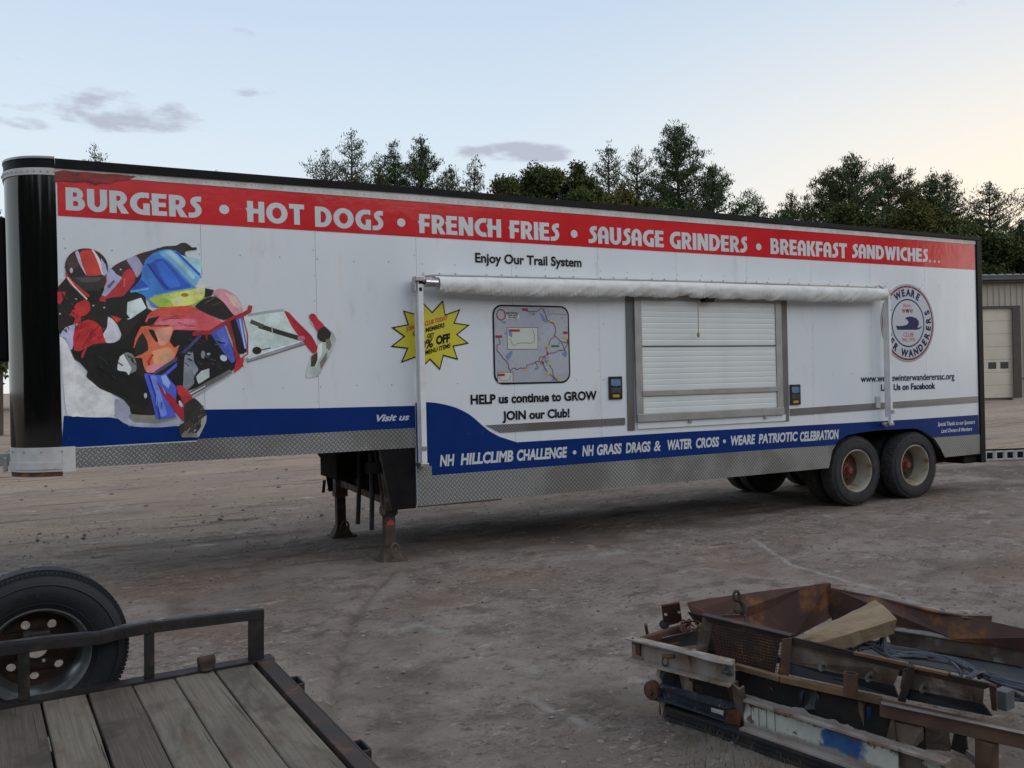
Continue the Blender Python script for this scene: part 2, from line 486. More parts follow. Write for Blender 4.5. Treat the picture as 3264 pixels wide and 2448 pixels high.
# ------------------------------------------------------------------ mesh building
class MB:
    def __init__(s):
        s.v, s.f = [], []
    def add(s, vs, fs):
        o = len(s.v)
        s.v += [tuple(v) for v in vs]
        s.f += [tuple(i + o for i in f) for f in fs]
        return s
    def hexa(s, p):
        return s.add(p, [(0, 3, 2, 1), (4, 5, 6, 7), (0, 1, 5, 4), (1, 2, 6, 5), (2, 3, 7, 6), (3, 0, 4, 7)])
    def box(s, x0, x1, y0, y1, z0, z1):
        return s.hexa([(x0, y0, z0), (x1, y0, z0), (x1, y1, z0), (x0, y1, z0), (x0, y0, z1), (x1, y0, z1), (x1, y1, z1), (x0, y1, z1)])
    def prism_y(s, poly, y0, y1):
        """outline in the x-z plane, given depth along y"""
        n = len(poly)
        vs = [(x, y0, z) for x, z in poly] + [(x, y1, z) for x, z in poly]
        fs = [tuple(range(n)), tuple(range(2 * n - 1, n - 1, -1))]
        fs += [(i, n + i, n + (i + 1) % n, (i + 1) % n) for i in range(n)]
        return s.add(vs, fs)
    def prism_z(s, poly, z0, z1):
        n = len(poly)
        vs = [(x, y, z0) for x, y in poly] + [(x, y, z1) for x, y in poly]
        fs = [tuple(range(n - 1, -1, -1)), tuple(range(n, 2 * n))]
        fs += [(i, (i + 1) % n, n + (i + 1) % n, n + i) for i in range(n)]
        return s.add(vs, fs)
    def plate(s, pts, nrm):
        """outline of 3-D points pushed along nrm"""
        n = len(pts)
        nrm = Vector(nrm)
        vs = [Vector(p) for p in pts] + [Vector(p) + nrm for p in pts]
        fs = [tuple(range(n)), tuple(range(2 * n - 1, n - 1, -1))]
        fs += [(i, n + i, n + (i + 1) % n, (i + 1) % n) for i in range(n)]
        return s.add(vs, fs)
    def flat(s, poly, y):
        return s.add([(x, y, z) for x, z in poly], [tuple(range(len(poly)))])
    def beam(s, a, b, w, h, up=(0, 0, 1), sec='box', t=.012, flip=1):
        """steel member from a to b; w across, h along up; section box, C (open on the flip side) or L"""
        a, b = Vector(a), Vector(b)
        d = (b - a).normalized()
        up = Vector(up)
        sd_ = d.cross(up).normalized() * flip
        up = (sd_.cross(d) * flip).normalized()
        if up.z < 0 and abs(up.z) > .3:
            up = -up
        if sec == 'box':
            rects = [(-w / 2, w / 2, -h / 2, h / 2)]
        elif sec == 'C':
            rects = [(-w / 2, -w / 2 + t, -h / 2, h / 2), (-w / 2 + t, w / 2, h / 2 - t, h / 2), (-w / 2 + t, w / 2, -h / 2, -h / 2 + t)]
        elif sec == 'I':
            rects = [(-t / 2, t / 2, -h / 2 + t, h / 2 - t), (-w / 2, w / 2, h / 2 - t, h / 2), (-w / 2, w / 2, -h / 2, -h / 2 + t)]
        else:
            rects = [(-w / 2, -w / 2 + t, -h / 2, h / 2 - t), (-w / 2, w / 2, h / 2 - t, h / 2)]
        for x0, x1, z0, z1 in rects:
            s.hexa([a + sd_ * x0 + up * z0, a + sd_ * x1 + up * z0, b + sd_ * x1 + up * z0, b + sd_ * x0 + up * z0,
                    a + sd_ * x0 + up * z1, a + sd_ * x1 + up * z1, b + sd_ * x1 + up * z1, b + sd_ * x0 + up * z1])
        return s
    def tube(s, pts, r, n=8, cap=True):
        pts = [Vector(p) for p in pts]
        rs = r if isinstance(r, (list, tuple)) else [r] * len(pts)
        vs, fs = [], []
        ref = None
        for i, p in enumerate(pts):
            d = (pts[min(i + 1, len(pts) - 1)] - pts[max(i - 1, 0)]).normalized()
            if ref is None:
                ref = Vector((0, 0, 1)) if abs(d.z) < .9 else Vector((1, 0, 0))
            a_ = d.cross(ref).normalized()
            b_ = a_.cross(d)
            ref = b_
            for k in range(n):
                t_ = 2 * math.pi * k / n
                vs.append(p + (a_ * math.cos(t_) + b_ * math.sin(t_)) * rs[i])
        for i in range(len(pts) - 1):
            for k in range(n):
                fs.append((i * n + k, i * n + (k + 1) % n, (i + 1) * n + (k + 1) % n, (i + 1) * n + k))
        if cap:
            fs.append(tuple(range(n - 1, -1, -1)))
            fs.append(tuple(range((len(pts) - 1) * n, len(pts) * n)))
        return s.add(vs, fs)
    def lathe(s, prof, c, axis, n=48, a0=0, closed=False):
        """profile of (radius, distance along axis)"""
        c, ax = Vector(c), Vector(axis).normalized()
        ref = Vector((0, 0, 1)) if abs(ax.z) < .9 else Vector((1, 0, 0))
        u_ = ref.cross(ax).normalized()
        w_ = ax.cross(u_)
        m_ = len(prof)
        vs = []
        for k in range(n):
            t_ = 2 * math.pi * k / n + a0
            e = u_ * math.cos(t_) + w_ * math.sin(t_)
            for r, q in prof:
                vs.append(c + e * r + ax * q)
        fs = []
        for k in range(n):
            k2 = (k + 1) % n
            for i in range(m_ - (0 if closed else 1)):
                i2 = (i + 1) % m_
                fs.append((k * m_ + i, k * m_ + i2, k2 * m_ + i2, k2 * m_ + i))
        return s.add(vs, fs)

def thing(name, loc, label, cat, group=None):
    o = bpy.data.objects.new(name, None)
    o.empty_display_size = .3
    COL.objects.link(o)
    o.location = loc
    o['label'] = label
    o['category'] = cat
    if group:
        o['group'] = group
    return o
def origin_of(o):
    v = Vector((0, 0, 0))
    while o is not None:
        v += o.location
        o = o.parent
    return v
def part(name, mb, mat, parent=None, smooth=False, label=None, bevel=0, kind=None):
    me = bpy.data.meshes.new(name)
    org = origin_of(parent)
    if isinstance(mb, MB):
        me.from_pydata([(x - org.x, y - org.y, z - org.z) for x, y, z in mb.v], [], mb.f)
    else:
        me = mb
    me.materials.append(M[mat] if isinstance(mat, str) else mat)
    if smooth:
        me.polygons.foreach_set('use_smooth', [True] * len(me.polygons))
    o = bpy.data.objects.new(name, me)
    COL.objects.link(o)
    if parent:
        o.parent = parent
    if label:
        o['label'] = label
    if kind:
        o['kind'] = kind
    if smooth:
        try:
            me.set_sharp_from_angle(angle=math.radians(40))
        except Exception:
            pass
    if bevel:
        b = o.modifiers.new('bevel', 'BEVEL')
        b.width = bevel
        b.segments = 2
        b.limit_method = 'ANGLE'
    return o
def tag(o, label, cat, group=None):
    o['label'] = label
    o['category'] = cat
    if group:
        o['group'] = group
    return o

# ------------------------------------------------------------------ ground
def gh(x, y):
    r = math.hypot(x, y)
    t = min(1, max(0, (r - 22) / 22))
    return .36 * t * t * (3 - 2 * t)
def smooth01(a, b, v):
    t = np.clip((v - a) / (b - a), 0, 1)
    return t * t * (3 - 2 * t)
def graded(a, b, step, far_lo, far_hi, g=1.22):
    c = list(np.arange(a, b + 1e-6, step))
    s, v, lo = step, a, []
    while v > far_lo:
        s *= g
        v -= s
        lo.append(v)
    s, v = step, b
    while v < far_hi:
        s *= g
        v += s
        c.append(v)
    return np.array(lo[::-1] + c)
gx = graded(-4.5, 9.5, .05, -900, 900)
gy = graded(2.2, 13.5, .05, -500, 1200)
XX, YY = np.meshgrid(gx, gy)
NX, NY = len(gx), len(gy)
hz = np.zeros_like(XX)
for j in range(NY):
    for i in range(NX):
        x, y = gx[i], gy[j]
        if -40 < x < 60 and -10 < y < 80:
            h = .020 * mnoise.noise((x * .7, y * .7, 3.1)) + .016 * mnoise.noise((x * 2.3, y * 2.3, 7.7))
            if -5 < x < 10 and 2 < y < 14:
                h += .009 * mnoise.noise((x * 6.1, y * 6.1, 1.7)) + .012 * mnoise.noise((x * 9.3, y * 9.3, 5.7)) * max(0, .4 + 1.4 * mnoise.noise((x * .8, y * .8, 2.2)))
            hz[j, i] = h
R_ = np.hypot(XX, YY)
T_ = np.clip((R_ - 22) / 22, 0, 1)
hz += .36 * T_ * T_ * (3 - 2 * T_)
# wheel ruts: straight ones behind the trailer, a curved one running up from the foreground
for y0, w, dpt in ((11.9, .22, .025), (13.4, .25, .02), (14.9, .3, .03), (9.55, .2, .012)):
    hz -= dpt * np.exp(-((YY - y0 + .05 * XX) / w) ** 2) * (XX < 25) * (XX > -30)
arcpts = [P(px, py) for px, py in ((1269, 1814), (1190, 1880), (1130, 1970), (1090, 2060), (1070, 2160), (1046, 2270), (1035, 2448))]
def arc_dist(pts):
    dmin = np.full(XX.shape, 9.0)
    for a, b in zip(pts[:-1], pts[1:]):
        dx, dy = b.x - a.x, b.y - a.y
        t = np.clip(((XX - a.x) * dx + (YY - a.y) * dy) / (dx * dx + dy * dy), 0, 1)
        dmin = np.minimum(dmin, np.hypot(XX - a.x - t * dx, YY - a.y - t * dy))
    return dmin
hz -= .022 * np.exp(-(arc_dist(arcpts) / .035) ** 2)
def line(pxs, w):
    return np.exp(-(arc_dist([P(a, b) for a, b in pxs]) / w) ** 2)
dark = line([(1269, 1814), (1190, 1880), (1130, 1970), (1090, 2060), (1070, 2160), (1046, 2270), (1035, 2448)], .035)
dark = np.maximum(dark, .8 * line([(1330, 1840), (1300, 2000), (1290, 2120), (1310, 2250), (1290, 2448)], .16))
dark = np.maximum(dark, .7 * line([(0, 1690), (300, 1655), (700, 1600), (980, 1575), (1400, 1560)], .12))
dark = np.maximum(dark, .7 * line([(0, 1800), (250, 1765), (560, 1730), (900, 1700)], .16))
dark = np.maximum(dark, .6 * line([(1350, 1860), (1500, 1890), (1750, 1900)], .14))
dark = np.maximum(dark, .7 * line([(2420, 1790), (2560, 1740), (2800, 1680), (3264, 1640)], .10))
dark = np.maximum(dark, .8 * line([(2960, 1830), (3100, 1800), (3264, 1800)], .25))
pale = line([(2400, 1720), (2520, 1800), (2600, 1822), (2700, 1850), (2830, 1890), (3000, 1950)], .030)
pale = np.maximum(pale, .9 * line([(1690, 2230), (1760, 2270), (1860, 2310), (1900, 2330)], .022))
pale = np.maximum(pale, .8 * line([(1250, 2010), (1330, 1990), (1400, 2015), (1450, 2015)], .05))
pale = np.maximum(pale, .5 * line([(1640, 2110), (1700, 2130), (1690, 2170)], .06))
pale = np.maximum(pale, .6 * line([(1800, 1780), (1900, 1770), (1980, 1760)], .12))
hz += -.010 * dark + .004 * pale
verts = np.stack([XX.ravel(), YY.ravel(), hz.ravel()], 1)
idx = np.arange(NX * NY).reshape(NY, NX)
faces = np.stack([idx[:-1, :-1].ravel(), idx[:-1, 1:].ravel(), idx[1:, 1:].ravel(), idx[1:, :-1].ravel()], 1)
gme = bpy.data.meshes.new('ground')
gme.vertices.add(len(verts))
gme.vertices.foreach_set('co', verts.ravel())
gme.loops.add(faces.size)
gme.loops.foreach_set('vertex_index', faces.ravel())
gme.polygons.add(len(faces))
gme.polygons.foreach_set('loop_start', np.arange(len(faces)) * 4)
gme.polygons.foreach_set('loop_total', np.full(len(faces), 4))
gme.update(calc_edges=True)
gme.polygons.foreach_set('use_smooth', [True] * len(faces))

def ground_material():
    mt = bpy.data.materials.new('ground')
    mt.use_nodes = True
    t = mt.node_tree
    L = t.links.new
    bs = t.nodes['Principled BSDF']
    bs.inputs['Roughness'].default_value = .95
    bs.inputs['Specular IOR Level'].default_value = .25
    tcn = t.nodes.new('ShaderNodeTexCoord')
    def nse(s, d=8, r=.62, st=(1, 1, 1), dist=0.0, off=(0, 0, 0)):
        mp_ = t.nodes.new('ShaderNodeMapping')
        mp_.inputs['Scale'].default_value = st
        mp_.inputs['Location'].default_value = off
        L(tcn.outputs['Object'], mp_.inputs[0])
        n = t.nodes.new('ShaderNodeTexNoise')
        n.inputs['Scale'].default_value = s
        n.inputs['Detail'].default_value = d
        n.inputs['Roughness'].default_value = r
        n.inputs['Distortion'].default_value = dist
        L(mp_.outputs[0], n.inputs[0])
        return n.outputs[0]
    def rmp(v, a, b):
        n = t.nodes.new('ShaderNodeMapRange')
        n.interpolation_type = 'SMOOTHSTEP'
        n.inputs[1].default_value = a
        n.inputs[2].default_value = b
        L(v, n.inputs[0])
        return n.outputs[0]
    def mul(a, b):
        n = t.nodes.new('ShaderNodeMath')
        n.operation = 'MULTIPLY'
        for i, v in enumerate((a, b)):
            if isinstance(v, (int, float)):
                n.inputs[i].default_value = v
            else:
                L(v, n.inputs[i])
        return n.outputs[0]
    def mix(f, a, b, bt='MIX'):
        n = t.nodes.new('ShaderNodeMix')
        n.data_type = 'RGBA'
        n.blend_type = bt
        for s, v in ((0, f), (6, a), (7, b)):
            if isinstance(v, tuple):
                n.inputs[s].default_value = (*v, 1)
            elif isinstance(v, (int, float)):
                n.inputs[s].default_value = v
            else:
                L(v, n.inputs[s])
        return n.outputs[2]
    sp = t.nodes.new('ShaderNodeSeparateXYZ')
    L(tcn.outputs['Object'], sp.inputs[0])
    Y = sp.outputs[1]
    X = sp.outputs[0]
    c = mix(rmp(nse(.9), .38, .62), (0.284, 0.233, 0.200), (0.381, 0.317, 0.273))
    c = mix(rmp(nse(2.6, 10, .7, off=(5, 1, 0)), .46, .66), c, (0.200, 0.158, 0.130))
    c = mix(mul(rmp(nse(.55, 6, off=(9, 4, 2)), .52, .66), .7), c, (0.256, 0.174, 0.130))
    # tan, drier soil behind the trailer
    c = mix(mul(rmp(Y, 10.5, 15.0), .85), c, mix(rmp(nse(.4, 7, st=(.35, 1, 1)), .38, .62), (0.470, 0.343, 0.249), (0.360, 0.272, 0.211)))
    # long scrape marks left by wheels
    st = nse(2.0, 9, .65, st=(.14, 1.6, 1), dist=.3)
    c = mix(mul(mul(rmp(st, .52, .68), rmp(Y, 7.5, 10)), .8), c, (0.132, 0.097, 0.076))
    c = mix(mul(mul(rmp(nse(2.4, 9, .65, st=(.16, 1.8, 1), off=(3, 3, 0)), .54, .7), rmp(Y, 7.5, 10)), .55), c, (0.374, 0.317, 0.273))
    # damp, oily soil under the trailer, part of its shade painted in too
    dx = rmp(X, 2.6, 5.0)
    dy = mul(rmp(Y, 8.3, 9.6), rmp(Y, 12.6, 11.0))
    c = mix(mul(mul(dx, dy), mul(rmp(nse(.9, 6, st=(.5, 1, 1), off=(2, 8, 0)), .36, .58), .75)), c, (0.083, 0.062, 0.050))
    rough_ = rmp(nse(.75, 5, .6, off=(6, 3, 8), dist=.5), .40, .60)
    # crumbled crust: dark pits and pale crumbs at hand and finger size
    c = mix(mul(mul(rough_, rmp(nse(13, 8, .75, st=(.7, 1, 1), off=(4, 4, 1), dist=.6), .53, .60)), .85), c, (0.146, 0.117, 0.097))
    c = mix(mul(mul(rough_, rmp(nse(15, 8, .75, st=(.6, 1, 1), off=(8, 2, 5), dist=.6), .55, .62)), .75), c, (0.553, 0.465, 0.406))
    c = mix(mul(mul(rough_, rmp(nse(4.2, 9, .7, st=(.7, 1, 1), off=(2, 9, 5), dist=.8), .55, .66)), .75), c, (0.132, 0.104, 0.087))
    # pale powdery smears and fine dark grit
    c = mix(mul(rmp(nse(2.6, 10, .74, st=(.6, 1, 1), off=(1, 7, 3), dist=.5), .56, .70), .8), c, (0.581, 0.498, 0.436))
    g = nse(26, 6, .75)
    c = mix(mul(rmp(g, .56, .68), .75), c, (0.083, 0.067, 0.059))
    c = mix(mul(rmp(nse(34, 5, .7, off=(2, 2, 2)), .60, .70), .55), c, (0.457, 0.395, 0.349))
    vc = t.nodes.new('ShaderNodeVertexColor')
    vc.layer_name = 'marks'
    sv = t.nodes.new('ShaderNodeSeparateColor')
    L(vc.outputs[0], sv.inputs[0])
    brk = rmp(nse(5, 6, .6, off=(1, 2, 9)), .36, .52)
    c = mix(mul(mul(sv.outputs[0], brk), .45), c, (0.133, 0.102, 0.082))
    c = mix(mul(mul(sv.outputs[1], brk), .65), c, (0.530, 0.508, 0.481))
    L(c, bs.inputs['Base Color'])
    bn = t.nodes.new('ShaderNodeBump')
    bn.inputs['Strength'].default_value = 1.0
    bn.inputs['Distance'].default_value = .05
    hsum = t.nodes.new('ShaderNodeMath')
    hsum.operation = 'ADD'
    L(nse(9, 12, .78), hsum.inputs[0])
    L(mul(g, .35), hsum.inputs[1])
    L(hsum.outputs[0], bn.inputs['Height'])
    L(bn.outputs[0], bs.inputs['Normal'])
    return mt
mk = gme.color_attributes.new('marks', 'FLOAT_COLOR', 'POINT')
mk.data.foreach_set('color', np.stack([dark.ravel(), pale.ravel(), np.zeros(dark.size), np.ones(dark.size)], 1).astype(np.float32).ravel())
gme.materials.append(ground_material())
ground = bpy.data.objects.new('ground', gme)
ground['kind'] = 'structure'
COL.objects.link(ground)

rng = np.random.default_rng(7)
random.seed(5)
ICO = [(-1, .1, .2), (1, 0, -.1), (.1, -1, .1), (-.1, 1, 0), (0, .1, 1), (0, 0, -.8)]
ICOF = [(0, 2, 4), (2, 1, 4), (1, 3, 4), (3, 0, 4), (2, 0, 5), (1, 2, 5), (3, 1, 5), (0, 3, 5)]
def pebbles(n, xr, yr, s0, s1, seed, flat=.6):
    r = np.random.default_rng(seed)
    mb = MB()
    for _ in range(n):
        # denser towards the camera, where single crumbs can be seen
        y = yr[0] + (yr[1] - yr[0]) * r.random() ** 1.4
        x = xr[0] + (xr[1] - xr[0]) * r.random()
        s = s0 + (s1 - s0) * r.random() ** 3
        z = gh(x, y) + .015 * 0
        a = r.random() * 6.28
        ca, sa = math.cos(a), math.sin(a)
        k = .6 + .6 * r.random()
        h = .020 * mnoise.noise((x * .7, y * .7, 3.1)) + .016 * mnoise.noise((x * 2.3, y * 2.3, 7.7)) + .009 * mnoise.noise((x * 6.1, y * 6.1, 1.7))
        vs = []
        for vx, vy, vz in ICO:
            vx, vy, vz = (vx + r.normal() * .18) * s, (vy + r.normal() * .18) * s * k, vz * s * flat
            vs.append((x + vx * ca - vy * sa, y + vx * sa + vy * ca, z + h + vz + s * .15))
        mb.add(vs, ICOF)
    return mb
o = part('gravel', pebbles(9500, (-4.5, 9), (3, 15), .003, .024, 1, .5), 'clod', kind='stuff')
tag(o, 'grey gravel crumbs scattered over the packed dirt yard', 'gravel')
o = part('pale_grit', pebbles(260, (-3, 9), (3.2, 13), .003, .013, 2), 'chip', kind='stuff')
tag(o, 'pale stone chips sprinkled on the dirt yard', 'grit')
o = part('far_gravel', pebbles(900, (-6, 22), (13, 34), .01, .05, 3), 'stone', kind='stuff')
tag(o, 'small stones on the dirt behind the food trailer', 'gravel')

# ------------------------------------------------------------------ food trailer
FT = thing('food_trailer', (6.6, D + W / 2, 0),
           'long white concession semi trailer with red food banner, rolled awning and snowmobile graphic', 'food trailer')
ULEN = 13.33
ZTOP = 4.10
def inner_box():
    mb = MB()
    mb.prism_y([(-.05, 1.28), (3.47, 1.28), (3.47, .66), (9.88, .66), (9.96, .90), (10.08, 1.02), (10.3, 1.10), (10.8, 1.13), (11.78, 1.13), (12.05, 1.05), (12.27, .91), (12.40, .76), (12.48, .63), (ULEN, .63), (ULEN, ZTOP), (-.05, ZTOP)],
               D + .04, D + W)
    return mb
part('body', inner_box(), 'black_dull', FT)
SEAM = [-.05, 1.238, 2.400, 3.547, 4.755, 5.975, 7.203, 8.42, 9.64, 10.86, 12.08, ULEN]
ARCH = [(9.90, .61), (9.98, .86), (10.10, .985), (10.3, 1.065), (10.55, 1.09), (10.8, 1.102), (11.3, 1.105), (11.76, 1.098), (11.90, 1.07), (12.03, 1.015), (12.14, .95), (12.24, .885), (12.36, .748), (12.45, .61)]
def arch_z(u):
    for (a, za), (b, zb) in zip(ARCH[:-1], ARCH[1:]):
        if a <= u <= b:
            return za + (zb - za) * (u - a) / (b - a)
    return None
for k in range(len(SEAM) - 1):
    a, b = SEAM[k] + .0015, SEAM[k + 1] - .0015
    us = sorted(set([a, b] + [u for u, _ in ARCH if a < u < b] + ([3.487] if a < 3.487 < b else [])))
    bot = []
    for u in us:
        z = arch_z(u)
        if z is None:
            z = 1.275 if u < 3.487 else .62
        if u == 3.487:
            bot += [(u, 1.275), (u, .62)]
        else:
            bot.append((u, max(z, .62)))
    poly = bot + [(b, 4.04), (a, 4.04)]
    part('side_panel', MB().prism_y(poly, D, D + .035), 'white_skin', FT)
# far side and doors end, closed in plain white skin
part('far_side_panel', MB().box(-.05, ULEN, D + W + .001, D + W + .03, 1.28, ZTOP), 'white_skin', FT)
part('rear_frame', MB().box(13.335, 13.46, D - .025, D + .12, .46, 4.13).box(13.335, 13.44, D + .12, D + W - .1, 3.95, 4.12)
     .box(13.335, 13.46, D + W - .1, D + W + .03, .46, 4.13).box(13.335, 13.44, D + .12, D + W - .1, .46, .62), 'black_dull', FT, bevel=.008)
part('rear_door', MB().box(13.335, 13.40, D + .12, D + W / 2 - .01, .62, 3.95), 'white_skin', FT)
part('rear_door', MB().box(13.335, 13.40, D + W / 2 + .01, D + W - .1, .62, 3.95), 'white_skin', FT)
part('bumper_bar', MB().box(12.55, 13.36, D + .20, D + .32, .50, .60).box(12.3, 13.1, D + .5, D + .62, .44, .56).box(13.0, 13.33, D + .05, D + W - .1, .46, .60), 'under', FT, bevel=.01)

# rounded front corners
def nose_outline(off):
    r = .44
    pts = []
    for i in range(13):
        t = math.pi / 2 * i / 12
        pts.append((-.05 - (r + off) * math.sin(t), D + r - (r + off) * math.cos(t)))
    for i in range(13):
        t = math.pi / 2 * i / 12
        pts.append((-.05 - (r + off) * math.cos(t), D + W - r + (r + off) * math.sin(t)))
    return [(-.052, D - off)] + pts[1:-1] + [(-.052, D + W + off)]
def noseprism(off, z0, z1):
    return MB().prism_z(nose_outline(off)[::-1], z0, z1)
part('nose_panel', noseprism(.004, 1.475, 4.03), 'black_paint', FT, smooth=True)
part('nose_cap', noseprism(.012, 1.245, 1.475), 'cap_white', FT, smooth=True)
part('nose_cap_strip', noseprism(.020, 1.27, 1.335), 'cap_white', FT, smooth=True)
part('nose_skid', noseprism(.002, 1.20, 1.245), 'rust', FT, smooth=True)
part('nose_band', noseprism(.016, 4.03, 4.095), 'cap_white', FT, smooth=True)
part('nose_roof_cap', noseprism(.006, 4.095, 4.185), 'black_dull', FT, smooth=True)
part('nose_rim', noseprism(.014, 4.185, 4.205), 'alloy_dull', FT, smooth=True)
part('nose_tail_plate', MB().box(-.051, .06, D - .012, D + .0, 1.24, 1.475), 'cap_white', FT)
part('front_unit', MB().box(-.60, -.485, D + .60, D + W - .6, 2.30, 3.72), 'black_dull', FT, bevel=.03)
part('hose_bracket', MB().box(-.60, -.485, D + .42, D + .52, 1.30, 1.42).box(-.56, -.52, D + .40, D + .44, 1.24, 1.38), 'alloy_dull', FT, bevel=.01)

# roof rail and riveted top strip
zr0 = [(-.05, 4.185), (3.66, 4.20), (8, 4.20), (13.46, 4.165)]
part('roof_rail', MB().prism_y([(u, z) for u, z in zr0] + [(13.46, 4.115), (8, 4.125), (3.66, 4.13), (-.05, 4.10)], D - .03, D + .10), 'black_dull', FT)
part('roof', MB().box(-.05, 13.45, D + .10, D + W + .02, 4.10, 4.165), 'alloy_dull', FT)
part('top_strip', MB().prism_y([(-.05, 4.045), (ULEN, 4.045), (ULEN, 4.105), (3.66, 4.13), (-.05, 4.098)], D - .010, D + .03), 'cap_white', FT)

# the riveted joints, all too small to pick apart
def rivet(mb, u, z, y, r=.007):
    vs = [(u, y - r * .7, z)]
    for k in range(6):
        t = k * math.pi / 3
        vs.append((u + r * math.cos(t), y, z + r * math.sin(t)))
    mb.add(vs, [(0, 1 + (k + 1) % 6, 1 + k) for k in range(6)])
rv = MB()
for i in range(170):
    rivet(rv, .55 + i * .0752 + random.uniform(-.006, .006), 4.078 + random.uniform(-.004, .004), D - .0105, .0065)
for z in (3.345, 1.96 + .02, 2.68):
    u = .02
    while u < 13.3:
        keep = not (6.3 < u < 9.1 and z < 3.2) and not (4.4 < u < 5.6 and z < 3.2)
        if keep:
            rivet(rv, u, z + random.uniform(-.006, .006), D - .001, .008)
        u += .40 if z != 2.68 else 1.204
for u in SEAM[1:-1] + [.03]:
    z = 1.55
    while z < 3.6:
        if not (6.3 < u < 9.1 and z < 3.1):
            rivet(rv, u - .02, z, D - .001, .0065)
        z += .27
for i in range(34):
    u = 4.15 + i * .165
    if not 6.4 < u < 9.0:
        rivet(rv, u, 1.39, D - .001, .007)
part('rivet', rv, 'alloy_dull', FT, kind='stuff')
nr = MB()
for k in range(13):
    t = math.pi / 2 * k / 12
    c = (-.05 - .458 * math.sin(t), D + .44 - .458 * math.cos(t))
    nr.box(c[0] - .007, c[0] + .007, c[1] - .007, c[1] + .007, 4.055, 4.07)
    if k % 3 == 0:
        nr.box(c[0] - .006, c[0] + .006, c[1] - .006, c[1] + .006, 1.43, 1.442)
part('cap_rivet', nr, 'alloy_dull', FT, kind='stuff')

# printed bands
LB = .0040
def decal(name, poly, mat, lift=LB, label=None, parent=None):
    return part(name, MB().prism_y(poly, D - lift, D - lift + .002), mat, parent or FT, label=label)
decal('red_banner', [(-.035, 3.652), (ULEN - .01, 3.632), (ULEN - .01, 4.044), (3.66, 4.044), (-.035, 4.044)], 'red_print')
def curve(pts, n=8):
    out = []
    P_ = [pts[0]] + pts + [pts[-1]]
    for i in range(1, len(P_) - 2):
        for k in range(n):
            t = k / n
            a, b, c, d = P_[i - 1:i + 3]
            out.append(tuple(.5 * (2 * b[j] + (c[j] - a[j]) * t + (2 * a[j] - 5 * b[j] + 4 * c[j] - d[j]) * t * t + (3 * b[j] - a[j] - 3 * c[j] + d[j]) * t ** 3) for j in (0, 1)))
    out.append(pts[-1])
    return out
g5 = Zr((1200, 800, 2000, 1400))
g4 = Zr((900, 1300, 1600, 1825))
g3 = Zr((0, 1200, 700, 1725))
g6 = Zr((1900, 850, 2900, 1600))
g8 = Zr((2200, 1300, 3264, 1700))
gA = Zr((150, 740, 1110, 1460))
def SS(g, pts):
    return [S(*g(x, y)) for x, y in pts]
left_top = curve(SS(g3, [(600, 395), (850, 395), (1050, 405), (1200, 425)]))
blue_left = [(.0, 1.455)] + left_top + [(1.15, 1.66)] + [S(663, 1318), S(1005, 1301), (3.487, S(1327, 1293)[1]), (3.487, 1.487), (.01, 1.462)]
# (the front part of the band is cut wavy under the sled)
wl = SS(g3, [(608, 398), (700, 400), (850, 396), (980, 400), (1080, 408), (1180, 424), (1240, 460), (1300, 500), (1500, 503), (1620, 512), (1750, 500), (1800, 500), (2060, 333), (2212, 331)])
blue_left = [(-.030, wl[0][1])] + wl[1:] + [S(1005, 1301), (3.487, S(1327, 1293)[1]), (3.487, S(1325, 1364)[1]), S(196, 1427.8)]
decal('blue_band', blue_left[::-1], 'blue_print', LB)
mid = curve(SS(g5, [(345, 1338), (440, 1332), (560, 1345), (690, 1378), (800, 1430), (870, 1482), (935, 1540), (1000, 1590), (1080, 1635)])) + [S(*Zr((1350, 1330, 2750, 1660))(470, 126))]
bl = [(3.494, mid[0][1])] + mid + SS(g8, [(0, 157), (500, 130), (1000, 103), (1500, 74), (1908, 46)])
bl += [(ULEN - .012, .928), (12.262, .930), (12.20, .925)] + [p for p in ARCH[::-1] if p[1] > .93 and p[0] < 12.2] + [(10.04, .932), (9.0, .940), (7.36, .943), (3.67, .941), (3.67, .93), (3.494, .93)]
decal('blue_band', bl[::-1], 'blue_print', LB)
# tread plate kick strips
part('tread_plate', MB().prism_y([(-.0, 1.268), (3.487, 1.268), (3.487, 1.49), (1.16, 1.487), (1.16, 1.462), (-.0, 1.455)][::-1], D - .007, D - .0045), 'tread', FT)
part('tread_plate', MB().prism_y([(3.494, .605), (6.9, .603), (6.9, .942), (3.67, .940), (3.67, 1.05), (3.494, 1.05)][::-1], D - .008, D - .0052), 'tread', FT)
part('tread_plate', MB().prism_y([(6.903, .603), (9.90, .605), (9.98, .86), (10.045, .930), (9.0, .940), (6.903, .942)][::-1], D - .008, D - .0052), 'tread', FT)
part('tread_plate', MB().prism_y([(12.455, .603), (13.38, .608), (13.38, .927), (12.19, .930), (12.24, .885), (12.36, .748)][::-1], D - .012, D - .006), 'tread', FT)
lv, lf = [], []
for u, z in ARCH:
    lv += [(u, D - .010, z), (u, D + .36, z)]
for i in range(len(ARCH) - 1):
    lf.append((2 * i, 2 * i + 1, 2 * i + 3, 2 * i + 2))
part('wheel_arch_liner', MB().add(lv, lf), 'under', FT, smooth=True)
strL = SS(g5, [(935, 1537), (2212, 1468), (2212, 1530), (1030, 1604)])
part('trim_strip', MB().prism_y([(4.36, strL[0][1]), (6.33, strL[1][1]), (6.33, strL[2][1]), (4.55, strL[3][1])], D - .009, D - .001), 'tread_shiny', FT)
strR = SS(g6, [(1352, 1003), (2070, 962), (2070, 1012), (1352, 1052)])
part('trim_strip', MB().prism_y([(9.16, strR[0][1]), (13.31, 1.555), (13.31, 1.455), (9.16, strR[3][1])], D - .009, D - .001), 'tread_shiny', FT)
